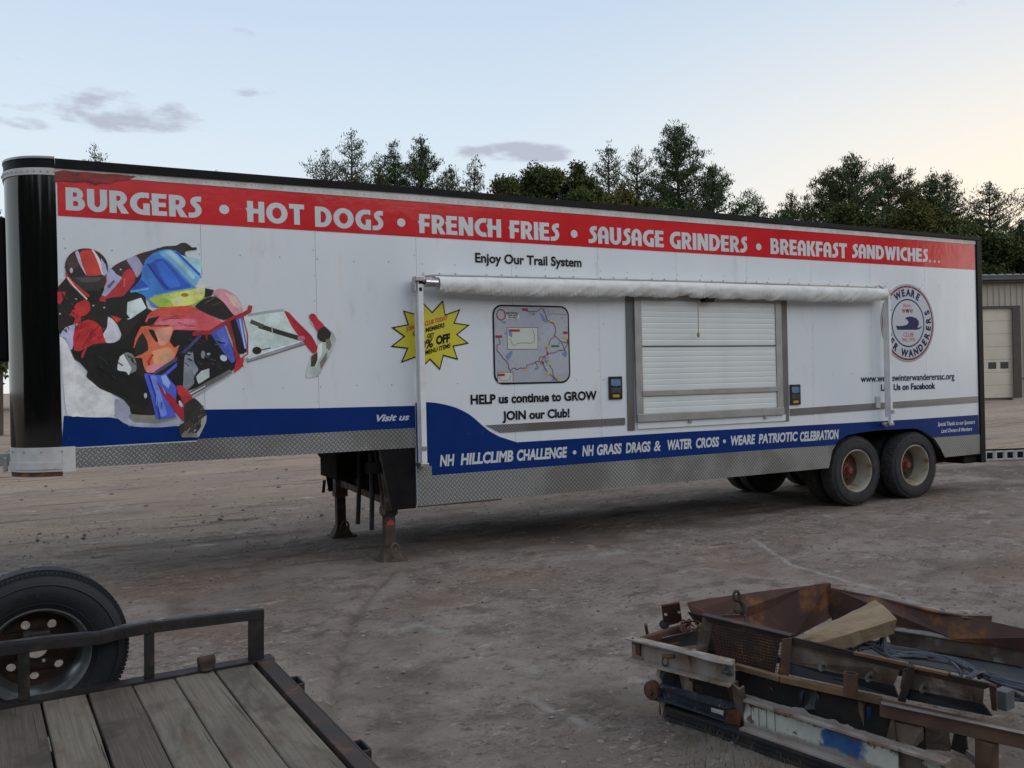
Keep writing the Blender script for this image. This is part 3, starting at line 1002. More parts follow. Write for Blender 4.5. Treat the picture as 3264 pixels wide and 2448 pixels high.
vl = SS(g6, [(205, 222), (257, 222), (270, 1155), (222, 1155)])
part('trim_strip', MB().prism_y([(vl[0][0], 3.10), (vl[1][0], 3.10), vl[2], vl[3]], D - .012, D - .001), 'tread_shiny', FT)
vr = SS(g6, [(1296, 235), (1340, 235), (1358, 1090), (1320, 1090)])
part('trim_strip', MB().prism_y([(vr[0][0], 3.10), (vr[1][0], 3.10), vr[2], vr[3]], D - .012, D - .001), 'tread_shiny', FT)

# serving hatch with its roller shutter
w0, w1 = S(*g6(262, 600))[0] + .01, S(*g6(1300, 600))[0]
wz1, wz0 = 3.06, S(*g6(300, 1095))[1]
part('hatch_frame', MB().box(w0, w1, D - .036, D - .002, 3.0, wz1).box(w0, w0 + .11, D - .036, D - .002, wz0 + .10, 3.0)
     .box(w1 - .11, w1, D - .036, D - .002, wz0 + .10, 3.0).box(w0, w1, D - .055, D - .002, wz0, wz0 + .10), 'alloy_dull', FT, bevel=.004)
part('hatch_sill', MB().box(w0 + .02, w1 + .05, D - .022, D - .001, wz0 - .09, wz0 - .003), 'white_skin', FT)
s0, s1 = w0 + .112, w1 - .112
zbar1, zbar0 = S(*g6(800, 870))[1] + .02, S(*g6(800, 912))[1] + .03
zmid = S(*g6(800, 560))[1]
zz_ = wz0 + .102
nsl = 20
zs = np.linspace(zz_, 2.998, nsl + 1)
proto = None
for k in range(nsl):
    a, b = zs[k] + .0004, zs[k + 1] - .0004
    if a < zmid < b:
        b = b - .006
    h = (b - a)
    if proto is None:
        prof = [(-.003, .0), (-.0052, .006), (-.0058, h * .5), (-.0050, h - .012), (-.0028, h - .003), (-.001, h), (.006, h), (.006, 0)]
        mb = MB()
        for (y, z) in prof:
            pass
        vs = [(s0, D - .018 + y, a + z) for y, z in prof] + [(s1, D - .018 + y, a + z) for y, z in prof]
        n = len(prof)
        fs = [tuple(range(n)), tuple(range(2 * n - 1, n - 1, -1))] + [(i, n + i, n + (i + 1) % n, (i + 1) % n) for i in range(n)]
        proto = part('shutter_slat', MB().add(vs, fs), 'slat', FT)
        a_first = a
    else:
        c = proto.copy()
        c.location.z = a - a_first
        COL.objects.link(c)
        c.parent = FT
part('shutter_bar', MB().box(s0 - .02, s1 + .02, D - .046, D - .030, zbar0, zbar1), 'alloy_dull', FT, bevel=.004)
part('shutter_joint', MB().box(s0, s1, D - .0335, D - .029, zmid - .006, zmid + .006), 'black_dull', FT)
cu, cz = S(*g6(683, 210))
cu2, cz2 = S(*g6(690, 470))
part('pull_cord', MB().tube([(cu, D - .10, cz + .03), (cu + .004, D - .095, (cz + cz2) / 2), (cu2, D - .09, cz2)], .005, 6).lathe([(0.001, .03), (.016, .02), (.02, -.02), (.001, -.045)], (cu2, D - .09, cz2 - .02), (0, 0, 1), 8), 'rope', FT)
part('latch', MB().box(w0 + .83, w0 + .88, D - .045, D - .0, wz0 - .045, wz0 - .004), 'alloy', FT, bevel=.004)
part('latch', MB().box(w0 + 2.15, w0 + 2.20, D - .045, D - .0, wz0 - .045, wz0 - .004), 'alloy', FT, bevel=.004)
part('shutter_motor_box', MB().box(S(*g6(745, 190))[0] - .06, S(*g6(745, 190))[0] + .10, D - .14, D - .052, 2.98, 3.10), 'black_dull', FT, bevel=.005)

# two framed plaques beside the hatch
def plaque(c):
    (u0, z1), (u1, z0) = c
    pl = part('plaque', MB().box(u0, u1, D - .022, D - .001, z0, z1), 'brown_frame', FT, bevel=.004)
    e = .028
    a, b, t, q = u0 + e, u1 - e, z1 - e * 1.2, z0 + e * 3
    mid_ = q + (t - q) * .40
    part('picture', MB().box(a, b, D - .0235, D - .0225, mid_, t), 'pic_sky', pl)
    part('picture', MB().box(a, b, D - .0235, D - .0225, q, mid_), 'pic_land', pl)
    ha = []
    r_ = random.Random(3)
    n = 12
    top = [(b - (b - a) * i / n, mid_ + .006 + .022 * r_.random()) for i in range(n + 1)]
    part('tree_silhouette', MB().prism_y([(a, mid_ - .004), (b, mid_ - .004)] + top, D - .0245, D - .0237), 'letter_black', pl)
    part('name_plate', MB().box(u0 + .05, u1 - .05, D - .0245, D - .0225, z0 + .025, z0 + .06), 'pic_gold', pl)
M['pic_sky'] = material('pic_sky', (.10, .20, .38), (.20, .30, .45), rough=.15, scale=5)
M['pic_land'] = material('pic_land', (.12, .13, .14), (.08, .08, .08), rough=.15, scale=8)
M['pic_gold'] = material('pic_gold', (.45, .36, .04), rough=.3)
plaque(SS(g6, [(85, 775), (181, 933)]))
plaque(SS(g6, [(1362, 832), (1437, 972)]))

# ---- lettering ----------------------------------------------------------------
def arcp(cx, cy, rx, ry, a0, a1, n=14):
    return [(cx + rx * math.cos(math.radians(a0 + (a1 - a0) * i / n)), cy + ry * math.sin(math.radians(a0 + (a1 - a0) * i / n))) for i in range(n + 1)]
def ring(cx, cy, rx, ry, t, a0=0, a1=360, n=24, tx=None):
    """thick arc as a list of quads"""
    tx = tx or t
    o_ = arcp(cx, cy, rx, ry, a0, a1, n)
    i_ = arcp(cx, cy, rx - tx, ry - t, a0, a1, n)
    return [[o_[k], o_[k + 1], i_[k + 1], i_[k]] for k in range(n)]
def R4(x0, y0, x1, y1):
    return [(x0, y0), (x1, y0), (x1, y1), (x0, y1)]
SP = lambda x, y: [(x, y - .13), (x + .02, y - .13), (x + .02, y + .05), (x - .07, y + .07)]
GL = {
    'I': (.25, [R4(0, 0, .25, 1)]),
    'T': (.66, [R4(0, .77, .66, 1), R4(.205, 0, .455, .775)]),
    'H': (.72, [R4(0, 0, .25, 1), R4(.47, 0, .72, 1), R4(.24, .42, .48, .64), SP(0, .60)]),
    'E': (.56, [R4(0, 0, .25, 1), R4(.24, .79, .55, 1), R4(.24, .40, .52, .60), R4(.24, 0, .56, .21), SP(0, .60)]),
    'F': (.54, [R4(0, 0, .25, 1), R4(.24, .78, .54, 1), R4(.24, .36, .50, .57), SP(0, .57)]),
    'U': (.70, [R4(0, .36, .25, 1), R4(.45, .36, .70, 1)] + ring(.35, .37, .35, .38, .22, 180, 360, 14, .25)),
    'O': (.92, ring(.46, .5, .46, .51, .24, 0, 360, 28, .26)),
    'C': (.62, ring(.48, .5, .48, .51, .24, 68, 292, 20, .25) + [[(.48 + .30 * .6, .72), (.62, .78), (.62, 1.0), (.50, 1.01)], [(.48 + .3 * .6, .28), (.50, -.01), (.62, 0), (.62, .22)]]),
    'G': (.72, ring(.47, .5, .47, .51, .24, 75, 275, 20, .25) + [R4(.47, -.01, .72, .22), R4(.48, .21, .72, .52), [(.55, .78), (.70, .75), (.70, 1.0), (.58, 1.01)]]),
    'D': (.74, [R4(0, 0, .25, 1), R4(.24, 0, .32, .22), R4(.24, .78, .32, 1)] + ring(.31, .5, .43, .5, .22, -90, 90, 16, .25)),
    'B': (.66, [R4(0, 0, .25, 1), R4(.24, 0, .38, .20), R4(.24, .42, .36, .60), R4(.24, .80, .36, 1)] + ring(.36, .72, .24, .28, .19, -90, 90, 12, .21) + ring(.37, .30, .29, .30, .19, -90, 90, 12, .23)),
    'R': (.66, [R4(0, 0, .25, 1), R4(.24, .78, .34, 1), R4(.24, .36, .34, .55), [(.24, .42), (.42, 0), (.70, 0), (.46, .42)]] + ring(.33, .68, .30, .32, .21, -90, 90, 12, .23)),
    'N': (.74, [R4(0, 0, .24, 1), R4(.50, 0, .74, 1), [(.0, 1), (.27, 1), (.74, 0), (.47, 0)]]),
    'K': (.66, [R4(0, 0, .25, 1), [(.24, .50), (.42, 1), (.69, 1), (.46, .52)], [(.24, .55), (.46, .58), (.70, 0), (.42, 0)]]),
    'W': (1.02, [[(0, 1), (.25, 1), (.42, 0), (.20, 0)], [(.20, 0), (.42, 0), (.60, .95), (.42, .95)], [(.42, .95), (.60, .95), (.82, 0), (.60, 0)], [(.60, 0), (.82, 0), (1.02, 1), (.78, 1)]]),
    'A': (.64, [R4(0, 0, .24, .62), R4(.40, 0, .64, .62), R4(.23, .32, .41, .50), SP(0, .50)] + ring(.32, .61, .32, .40, .22, 0, 180, 14, .24)),
    'M': (.9, [R4(0, 0, .24, 1), R4(.66, 0, .9, 1), [(0, 1), (.27, 1), (.55, .2), (.35, .2)], [(.35, .2), (.55, .2), (.9, 1), (.63, 1)]]),
    'L': (.5, [R4(0, 0, .25, 1), R4(.24, 0, .5, .21)]),
    'P': (.62, [R4(0, 0, .25, 1), R4(.24, .78, .34, 1), R4(.24, .34, .34, .54)] + ring(.33, .67, .29, .33, .21, -90, 90, 12, .23)),
    '.': (.22, [arcp(.11, .11, .11, .11, 0, 330, 11)]),
}
def s_glyph():
    path = [(.46, .87), (.36, .885), (.27, .86), (.20, .79), (.20, .70), (.26, .61), (.34, .52), (.38, .42), (.38, .30), (.32, .19), (.22, .13), (.10, .115)]
    path = curve(path, 3)
    q = []
    wd_ = .115
    for k in range(len(path) - 1):
        (x0, y0), (x1, y1) = path[k], path[k + 1]
        L_ = math.hypot(x1 - x0, y1 - y0) or 1
        nx, ny = -(y1 - y0) / L_ * wd_, (x1 - x0) / L_ * wd_
        e = .03
        dx, dy = (x1 - x0) / L_ * e, (y1 - y0) / L_ * e
        q.append([(x0 + nx - dx, y0 + ny - dy), (x1 + nx + dx, y1 + ny + dy), (x1 - nx + dx, y1 - ny + dy), (x0 - nx - dx, y0 - ny - dy)])
    q.append(R4(.30, .77, .49, 1.0))
    q.append(R4(.0, 0, .14, .23))
    return q
GL['S'] = (.50, s_glyph())
def banner_word(s, u0, u1, z0, z1, lift=LB + .0015, gap=.075, mat='letter_white', shear=0, wob=0):
    adv, lst = 0, []
    for ch in s:
        w, polys = GL[ch]
        lst.append((adv, polys))
        adv += w + gap
    adv -= gap
    kx = (u1 - u0) / adv
    kz = z1 - z0
    mb = MB()
    n = 0
    rr = random.Random(len(s) * 7)
    for x, polys in lst:
        dz = rr.uniform(-wob, wob)
        for p in polys:
            q = [(u0 + (x + a + shear * b) * kx, z0 + (b + dz) * kz) for a, b in p]
            ar = sum(q[i][0] * q[(i + 1) % len(q)][1] - q[(i + 1) % len(q)][0] * q[i][1] for i in range(len(q)))
            if ar < 0:
                q = q[::-1]
            mb.flat(q, D - lift - .00002 * (n % 40))
            n += 1
    return part('lettering', mb, mat, FT, label='word %s in the banner lettering' % s)
def dot(u, z, r, mat='letter_white', lift=LB + .0015):
    part('bullet_dot', MB().flat(arcp(u, z, r, r * .97, 0, 345, 23), D - lift), mat, FT)
Z0, Z1 = 3.692, 3.908
banner_word('BURGERS', .033, 1.251, 3.709, 3.925)
banner_word('HOT', 1.70, 2.29, Z0 + .01, Z1 + .01)
banner_word('DOGS', 2.404, 3.165, Z0, Z1 + .002)
banner_word('FRENCH', 3.592, 4.626, Z0, Z1)
banner_word('FRIES', 4.742, 5.422, Z0, Z1)
banner_word('SAUSAGE', 5.846, 7.006, Z0, Z1)
banner_word('GRINDERS', 7.104, 8.432, Z0 - .006, Z1)
banner_word('BREAKFAST', 8.862, 10.37, Z0, Z1 + .004)
banner_word('SANDWICHES', 10.475, 12.16, Z0 + .014, Z1 + .008)
banner_word('...', 12.19, 12.445, Z0 + .014, Z0 + .20, gap=.30)
for u, z in ((1.472, 3.813), (3.377, 3.796), (5.637, 3.794), (8.643, 3.78)):
    dot(u, z, .049)

_tmpcache = {}
def text_mesh(s, bold=0.0, shear=0.0):
    cu_ = bpy.data.curves.new('text', 'FONT')
    cu_.body = s
    cu_.size = 1
    cu_.offset = bold
    cu_.shear = shear
    cu_.resolution_u = 4
    ob = bpy.data.objects.new('text', cu_)
    COL.objects.link(ob)
    dg = bpy.context.evaluated_depsgraph_get()
    me = bpy.data.meshes.new_from_object(ob.evaluated_get(dg))
    vs = [(v.co.x, v.co.y) for v in me.vertices]
    fs = [tuple(p.vertices) for p in me.polygons]
    bpy.data.objects.remove(ob)
    bpy.data.curves.remove(cu_)
    bpy.data.meshes.remove(me)
    return vs, fs
CAPH = {}
def caph(bold):
    if bold not in CAPH:
        v, _ = text_mesh('H', bold)
        CAPH[bold] = (min(y for _, y in v), max(y for _, y in v))
    return CAPH[bold]
def write(s, u0, u1, z0, zc, mat, bold=.02, shear=0.0, lift=LB + .0015, slope=0.0, parent=None, y=None, name='lettering'):
    """print s from u0 to u1 with its baseline at z0 and its capitals reaching zc"""
    vs, fs = text_mesh(s, bold, shear)
    b0, b1 = caph(bold)
    x0, x1 = min(v[0] for v in vs), max(v[0] for v in vs)
    kx = (u1 - u0) / (x1 - x0)
    kz = (zc - z0) / (b1 - b0)
    yy = D - lift if y is None else y
    mb = MB().add([(u0 + (x - x0) * kx, yy, z0 + (q - b0) * kz + slope * (x - x0) * kx) for x, q in vs], fs)
    return part(name, mb, mat, parent or FT, label='lettering reading %s' % s.strip())
write('Enjoy Our Trail System', 4.279, 5.735, 3.386, 3.500, 'letter_black', .028)
write('HELP us continue to GROW', 4.177, 5.914, 1.729, 1.842, 'letter_black', .036)
write('JOIN our Club!', 4.585, 5.511, 1.527, 1.636, 'letter_black', .036)
write('www.weareinterwandererssc.org'.replace('weareinter', 'wearewinter'), 10.602, 12.738, 1.845, 1.950, 'letter_navy', .016)
write('Like Us on Facebook', 11.035, 12.276, 1.703, 1.803, 'letter_navy', .030)
write('Visit us', 3.035, 3.42, 1.580, 1.655, 'letter_white', .03, .35)
write('Special Thanks to our Sponsors', S(*g8(1638, 120))[0], S(*g8(1885, 108))[0], S(*g8(1640, 122))[1], S(*g8(1640, 95))[1], 'letter_white', .02, .35)
write('Land Owners & Members', S(*g8(1662, 165))[0], S(*g8(1866, 150))[0], S(*g8(1662, 166))[1], S(*g8(1662, 140))[1], 'letter_white', .02, .35)
def brush(s, u0, u1, zl=1.033, zh=1.167):
    write(s, u0, u1, zl, zh, 'letter_white', .018 if s == '&' else .042, .16)
brush('NH', 3.771, 3.955)
brush('HILLCLIMB', 4.03, 4.715)
brush('CHALLENGE', 4.765, 5.463)
brush('NH', 5.678, 5.85)
brush('GRASS', 5.895, 6.27)
brush('DRAGS', 6.33, 6.72)
brush('&', 6.77, 6.881)
brush('WATER', 6.99, 7.39)
brush('CROSS', 7.46, 7.857)
brush('WEARE', 8.06, 8.50)
brush('PATRIOTIC', 8.56, 9.30)
brush('CELEBRATION', 9.34, 10.117, 1.02, 1.160)
dot(5.569, 1.09, .026)
dot(7.949, 1.10, .026)

# starburst
g2 = Zr((1200, 850, 1500, 1250), 1244.0)
st = [(348, 578), (535, 630), (560, 440), (610, 470), (733, 597), (877, 443), (910, 630), (1108, 560), (1033, 742), (1232, 770), (1070, 898), (1222, 1015), (1018, 1057), (1078, 1232), (885, 1180), (838, 1368), (705, 1232), (600, 1340), (553, 1385), (525, 1197), (318, 1273), (400, 1085), (182, 1058), (355, 922), (192, 803), (410, 762)]
sp_ = [S(*g2(x, y)) for x, y in st]
cxs, czs = sum(p[0] for p in sp_) / len(sp_), sum(p[1] for p in sp_) / len(sp_)
decal('starburst', sp_[::-1], 'letter_black', .006)
def inset(poly, d):
    out = []
    n = len(poly)
    ar = sum(poly[i][0] * poly[(i + 1) % n][1] - poly[(i + 1) % n][0] * poly[i][1] for i in range(n))
    sg = 1 if ar > 0 else -1
    for i in range(n):
        p0, p1, p2 = poly[i - 1], poly[i], poly[(i + 1) % n]
        d1 = Vector((p1[0] - p0[0], p1[1] - p0[1])).normalized()
        d2 = Vector((p2[0] - p1[0], p2[1] - p1[1])).normalized()
        n1 = Vector((-d1.y, d1.x)) * sg
        n2 = Vector((-d2.y, d2.x)) * sg
        b = (n1 + n2)
        b = b / max(.25, b.dot(n1))
        if b.length > 3.2:
            b = b.normalized() * 3.2
        out.append((p1[0] + b.x * d, p1[1] + b.y * d))
    return out
decal('starburst_face', inset(sp_, .014)[::-1], 'yellow_print', .0072)
def tilt(s, a, b, top, mat, bold=.04):
    """text along the slanted line a-b; top is the height of the capitals"""
    ua, za = S(*g2(*a))
    ub, zb_ = S(*g2(*b))
    write(s, ua, ub, za, za + top, mat, bold, .05, .0090, slope=(zb_ - za) / (ub - ua))
tilt('JOIN OUR CLUB TODAY', (388, 858), (940, 700), .052, 'letter_red')
tilt('CLUB MEMBERS', (478, 920), (897, 800), .052, 'letter_black')
tilt('GET', (668, 950), (762, 930), .050, 'letter_black')
tilt('50%', (508, 1130), (745, 1062), .105, 'letter_black', .03)
tilt('OFF', (785, 1038), (972, 998), .105, 'letter_black', .06)
tilt('ALL MENU ITEMS', (520, 1205), (975, 1070), .052, 'letter_black')

# worn badge over the front of the banner
g1 = Zr((0, 480, 700, 1005))
wb = SS(g1, [(552, 215), (640, 200), (760, 215), (900, 222), (1060, 238), (1180, 240), (1375, 262), (1290, 300), (1230, 298), (1160, 310), (1110, 340), (1030, 325), (960, 345), (860, 312), (760, 318), (680, 312), (640, 305), (552, 320)])
M['badge_red'] = material('badge_red', (.36, .035, .025), (.20, .03, .025), rough=.5, scale=9, c3=(.10, .02, .02), scale3=14, lo3=.55, hi3=.65, stretch=(1, 1, 2))
decal('worn_badge', wb[::-1], 'badge_red', .0115)
sq = MB()
rr = random.Random(4)
bx, bz = S(*g1(730, 285))
px_, pz_ = None, None
for k in range(46):
    u = bx + k * .0052
    z = bz + .018 * math.sin(k * 1.9) + .012 * math.sin(k * .8) + (.02 if k in (0, 1, 24, 25) else 0) - .0007 * k
    if px_ is not None and k not in (22, 23):
        sq.add([(px_, D - .0135, pz_ - .003), (u, D - .0135, z - .003), (u, D - .0135, z + .003), (px_, D - .0135, pz_ + .003)], [(0, 1, 2, 3)])
    px_, pz_ = u, z
M['scrawl'] = material('scrawl', (.055, .010, .010), rough=.6)
part('worn_script', sq, 'scrawl', FT)

# trail map
mp_ = S(*g5(1015, 475)), S(*g5(1710, 1180))
mu0, mz1, mu1, mz0 = mp_[0][0] + .005, 2.898, mp_[1][0] - .002, 1.952
def rrect(u0, z0, u1, z1, r, n=6):
    return arcp(u1 - r, z0 + r, r, r, -90, 0, n) + arcp(u1 - r, z1 - r, r, r, 0, 90, n) + arcp(u0 + r, z1 - r, r, r, 90, 180, n) + arcp(u0 + r, z0 + r, r, r, 180, 270, n)
M['map_paper'] = material('map_paper', (.40, .42, .50), (.46, .48, .53), rough=.35, scale=2.2, c3=(.32, .35, .44), scale3=9, lo3=.60, hi3=.66)
M['map_green'] = material('map_green', (.60, .64, .56), rough=.35)
M['map_lake'] = material('map_lake', (.20, .27, .50), rough=.35)
M['map_trail'] = material('map_trail', (.22, .075, .085), rough=.35)
M['map_gold'] = material('map_gold', (.66, .52, .08), rough=.35)
M['map_tag'] = material('map_tag', (.40, .03, .04), rough=.35)
M['map_grey'] = material('map_grey', (.30, .31, .36), rough=.35)
mapo = decal('trail_map', rrect(mu0, mz0, mu1, mz1, .12)[::-1], 'letter_black', .006)
decal('map_sheet', rrect(mu0 + .02, mz0 + .02, mu1 - .02, mz1 - .02, .105)[::-1], 'map_paper', .0072, parent=mapo)
def stripe(mb, pts, w, y):
    for (a, b) in zip(pts[:-1], pts[1:]):
        d = Vector((b[0] - a[0], b[1] - a[1]))
        if d.length < 1e-6:
            continue
        d.normalize()
        n = Vector((-d.y, d.x)) * w / 2
        e = d * w * .3
        q = [(a[0] - e.x + n.x, a[1] - e.y + n.y), (a[0] - e.x - n.x, a[1] - e.y - n.y), (b[0] + e.x - n.x, b[1] + e.y - n.y), (b[0] + e.x + n.x, b[1] + e.y + n.y)]
        mb.flat(q, y - .00003 * (len(mb.f) % 25))
def rect_px(mb, g, x0, y0, x1, y1, y):
    a, b = S(*g(x0, y0)), S(*g(x1, y1))
    mb.flat([(a[0], b[1]), (b[0], b[1]), (b[0], a[1]), (a[0], a[1])], y)
Y1, Y2, Y3 = D - .0086, D - .0098, D - .0112
mb = MB(); rect_px(mb, g5, 1148, 675, 1420, 868, Y1); part('map_inset', mb, 'map_green', mapo)
mb = MB(); rect_px(mb, g5, 1066, 1068, 1200, 1160, Y1); part('map_inset', mb, 'map_green', mapo)
mb = MB()
for q in ([(1148, 675), (1418, 675), (1420, 865), (1152, 868), (1148, 675)], [(1066, 1068), (1200, 1068), (1200, 1160), (1066, 1160), (1066, 1068)]):
    stripe(mb, SS(g5, q), .006, Y2)
part('map_inset_edge', mb, 'map_trail', mapo)
mb = MB()
for q in ([(1155, 690), (1180, 690), (1195, 730), (1190, 765), (1165, 745)], [(1125, 720), (1145, 710), (1135, 740)], [(1140, 920), (1175, 885), (1200, 880), (1185, 930), (1155, 965), (1135, 940)],
          [(1360, 545), (1390, 540), (1400, 560), (1375, 570)], [(1435, 540), (1470, 570), (1505, 620), (1495, 635), (1465, 615)], [(1632, 900), (1660, 885), (1680, 905), (1665, 935), (1645, 925)]):
    mb.flat(SS(g5, q)[::-1], Y2 - .0003)
part('map_lake', mb, 'map_lake', mapo)
tr = MB()
rr = random.Random(9)
def wig(q, w=.008):
    pts = SS(g5, q)
    out = []
    for a, b in zip(pts[:-1], pts[1:]):
        n = max(2, int(math.hypot(b[0] - a[0], b[1] - a[1]) / .02))
        for k in range(n):
            t = k / n
            out.append((a[0] + (b[0] - a[0]) * t + rr.uniform(-.005, .005), a[1] + (b[1] - a[1]) * t + rr.uniform(-.005, .005)))
    out.append(pts[-1])
    stripe(tr, out, w, Y3)
for q in ([(1075, 770), (1088, 800), (1085, 820), (1058, 830), (1060, 880), (1095, 915), (1110, 940), (1150, 980), (1165, 1010), (1155, 1030), (1180, 1050), (1178, 1075)],
          [(1180, 1050), (1210, 1030), (1240, 1045), (1270, 1030), (1315, 1035), (1325, 1005), (1395, 985), (1405, 970), (1450, 975), (1480, 930), (1510, 905), (1560, 895), (1600, 880), (1650, 870), (1670, 900)],
          [(1310, 520), (1340, 535), (1420, 530), (1440, 505), (1470, 510), (1490, 570), (1505, 615), (1560, 640), (1580, 700), (1565, 750), (1530, 780), (1515, 830), (1495, 870), (1510, 905)],
          [(1565, 750), (1610, 780), (1640, 830), (1655, 870), (1685, 810), (1625, 800)], [(1480, 930), (1480, 970), (1520, 1000), (1550, 1050), (1555, 1095), (1590, 1150)],
          [(1450, 975), (1480, 1030), (1510, 1075), (1550, 1105), (1590, 1150)], [(1400, 985), (1425, 1030)], [(1430, 970), (1440, 935), (1480, 930)]):
    wig(q)
part('map_route', tr, 'map_trail', mapo)
tr = MB()
for q in ([(1175, 770), (1185, 810), (1215, 835), (1235, 815), (1300, 808), (1360, 815), (1385, 800), (1390, 740), (1370, 690)], [(1078, 1110), (1090, 1140), (1140, 1142), (1175, 1130), (1185, 1095)],
          [(1500, 520), (1520, 560), (1560, 555), (1680, 560)]):
    wig(q, .006)
for k in range(46):
    x, y = rr.uniform(1050, 1680), rr.uniform(520, 1150)
    if not (1140 < x < 1430 and 660 < y < 880):
        wig([(x, y), (x + rr.uniform(-25, 25), y + rr.uniform(-30, 30))], .003)
part('map_road', tr, 'map_grey', mapo)
mb = MB()
for x, y in ((1540, 618), (1503, 843), (1318, 1046), (1503, 1080), (1520, 996), (1605, 1118), (1662, 763)):
    rect_px(mb, g5, x - 18, y - 8, x + 18, y + 8, Y3 - .0009)
part('map_marker', mb, 'map_gold', mapo, kind='stuff')
mb = MB()
for x, y, w in ((1305, 516, 25), (1075, 754, 30), (1216, 701, 44), (1662, 720, 20), (1097, 1092, 30)):
    rect_px(mb, g5, x - w, y - 10, x + w, y + 10, Y3 - .0011)
for x, y in ((1505, 905), (1682, 790), (1465, 985)):
    rect_px(mb, g5, x - 8, y - 12, x + 8, y + 12, Y3 - .0011)
part('map_marker', mb, 'map_tag', mapo, kind='stuff')
mb = MB(); rect_px(mb, g5, 1140, 540, 1258, 598, Y2)
part('map_title_box', mb, 'map_green', mapo)
def mwrite(s, x0, y0, x1, y1, mat='letter_black', bold=.02):
    a, b = S(*g5(x0, y1)), S(*g5(x1, y0))
    write(s, a[0], b[0], a[1], b[1], mat, bold, y=Y3 - .0006, parent=mapo)
mwrite('SNOWMOBILE', 1140, 540, 1250, 556)
mwrite('TRAIL MAP', 1150, 560, 1240, 574)
mwrite('2014-2015', 1158, 579, 1234, 592)
mb = MB()
c0 = S(*g5(1095, 563))
for q in ring(c0[0], c0[1], .062, .068, .012, 0, 360, 20):
    mb.flat(q[::-1], Y3)
part('map_emblem', mb, 'map_tag', mapo)
mb = MB(); rect_px(mb, g5, 1105, 620, 1138, 636, Y3); rect_px(mb, g5, 1393, 1032, 1420, 1045, Y3); rect_px(mb, g5, 1545, 1128, 1566, 1140, Y3)
for x, y in ((1505, 940), (1505, 965), (1475, 1050), (1445, 995), (1480, 1015), (1605, 812)):
    rect_px(mb, g5, x - 9, y - 4, x + 9, y + 4, Y3)
part('map_marker', mb, 'map_lake', mapo, kind='stuff')
mb = MB(); rect_px(mb, g5, 1538, 830, 1608, 846, Y3)
M['map_dgreen'] = material('map_dgreen', (.05, .18, .11), rough=.35)
part('map_marker', mb, 'map_dgreen', mapo)

# club emblem
ec = (11.668, 2.742)
ea, eb = .592, .592
M['emblem_face'] = material('emblem_face', (.52, .55, .62), rough=.35)
emb = decal('club_emblem', arcp(ec[0], ec[1], ea + .015, eb + .015, 355, 0, 60), 'map_grey', .0050)
decal('emblem_face', arcp(ec[0], ec[1], ea, eb, 355, 0, 60), 'emblem_face', .0058, parent=emb)
def ringpart(name, rx, ry, t, mat, lift):
    mb = MB()
    for q in ring(ec[0], ec[1], rx, ry, t, 0, 360, 60):
        mb.flat(q[::-1], D - lift)
    part(name, mb, mat, emb)
M['emblem_red'] = material('emblem_red', (.22, .035, .04), rough=.35, spec=.2)
ringpart('emblem_rim', .582, .582, .030, 'emblem_red', .0066)
ringpart('emblem_ring', .376, .376, .022, 'letter_navy', .0066)
def arc_text(s, a0, a1, r, h, inward=False, mat='letter_navy'):
    """letters one by one round the emblem, from angle a0 to a1"""
    mb = MB()
    ws = [(.55 if c == ' ' else 1.25 if c in 'WM' else .5 if c == 'I' else .95) for c in s]
    tot = sum(ws)
    acc = 0
    for c, w in zip(s, ws):
        a = a0 + (a1 - a0) * (acc + w / 2) / tot
        acc += w
        if c == ' ':
            continue
        vs, fs = text_mesh(c, .055)
        x0, x1 = min(v[0] for v in vs), max(v[0] for v in vs)
        b0, b1 = caph(.035)
        k = h / (b1 - b0)
        kx = k * .92
        t = math.radians(a)
        rad = Vector((math.cos(t), math.sin(t)))
        up = -rad if inward else rad
        right = Vector((up.y, -up.x))
        base = Vector(ec) + rad * r
        if inward:
            base = Vector(ec) + rad * (r + h)
        out = []
        for x, q in vs:
            p = base + right * ((x - (x0 + x1) / 2) * kx) + up * ((q - b0) * k)
            out.append((p.x, D - .0075, p.y))
        mb.add(out, fs)
    part('lettering', mb, mat, emb, label='lettering reading %s round the emblem' % s)
arc_text('WEARE', 127, 53, .418, .112)
arc_text('WINTER WANDERERS', 152, 388, .416, .112, True)
write('N.H.', ec[0] - .095, ec[0] + .08, 2.985, 3.04, 'letter_red', .01, y=D - .0075, parent=emb)
write('W', ec[0] - .135, ec[0] - .05, 2.895, 2.96, 'letter_red', .06, y=D - .0075, parent=emb)
write('W', ec[0] - .050, ec[0] + .035, 2.895, 2.96, 'letter_navy', .06, y=D - .0078, parent=emb)
write('W', ec[0] + .035, ec[0] + .12, 2.895, 2.96, 'letter_red', .06, y=D - .0075, parent=emb)
write('CLUB', ec[0] - .115, ec[0] + .12, 2.53, 2.595, 'letter_red', .01, y=D - .0075, parent=emb)
write('INC.1970', ec[0] - .14, ec[0] + .15, 2.455, 2.51, 'letter_red', .005, y=D - .0075, parent=emb)
gl_ = Zr((2600, 850, 3264, 1350), 2203.0)
sled = [(845, 625), (900, 628), (960, 615), (980, 590), (965, 562), (940, 548), (970, 530), (1010, 528), (1060, 545), (1085, 575), (1088, 610), (1070, 645), (1105, 640), (1116, 622), (1118, 640), (1095, 660), (1060, 668), (860, 668)]
mb = MB().flat(SS(gl_, sled)[::-1], D - .0075)
M['emblem_navy'] = material('emblem_navy', (.012, .012, .10), rough=.35, spec=.2)
part('emblem_sled', mb, 'emblem_navy', emb)

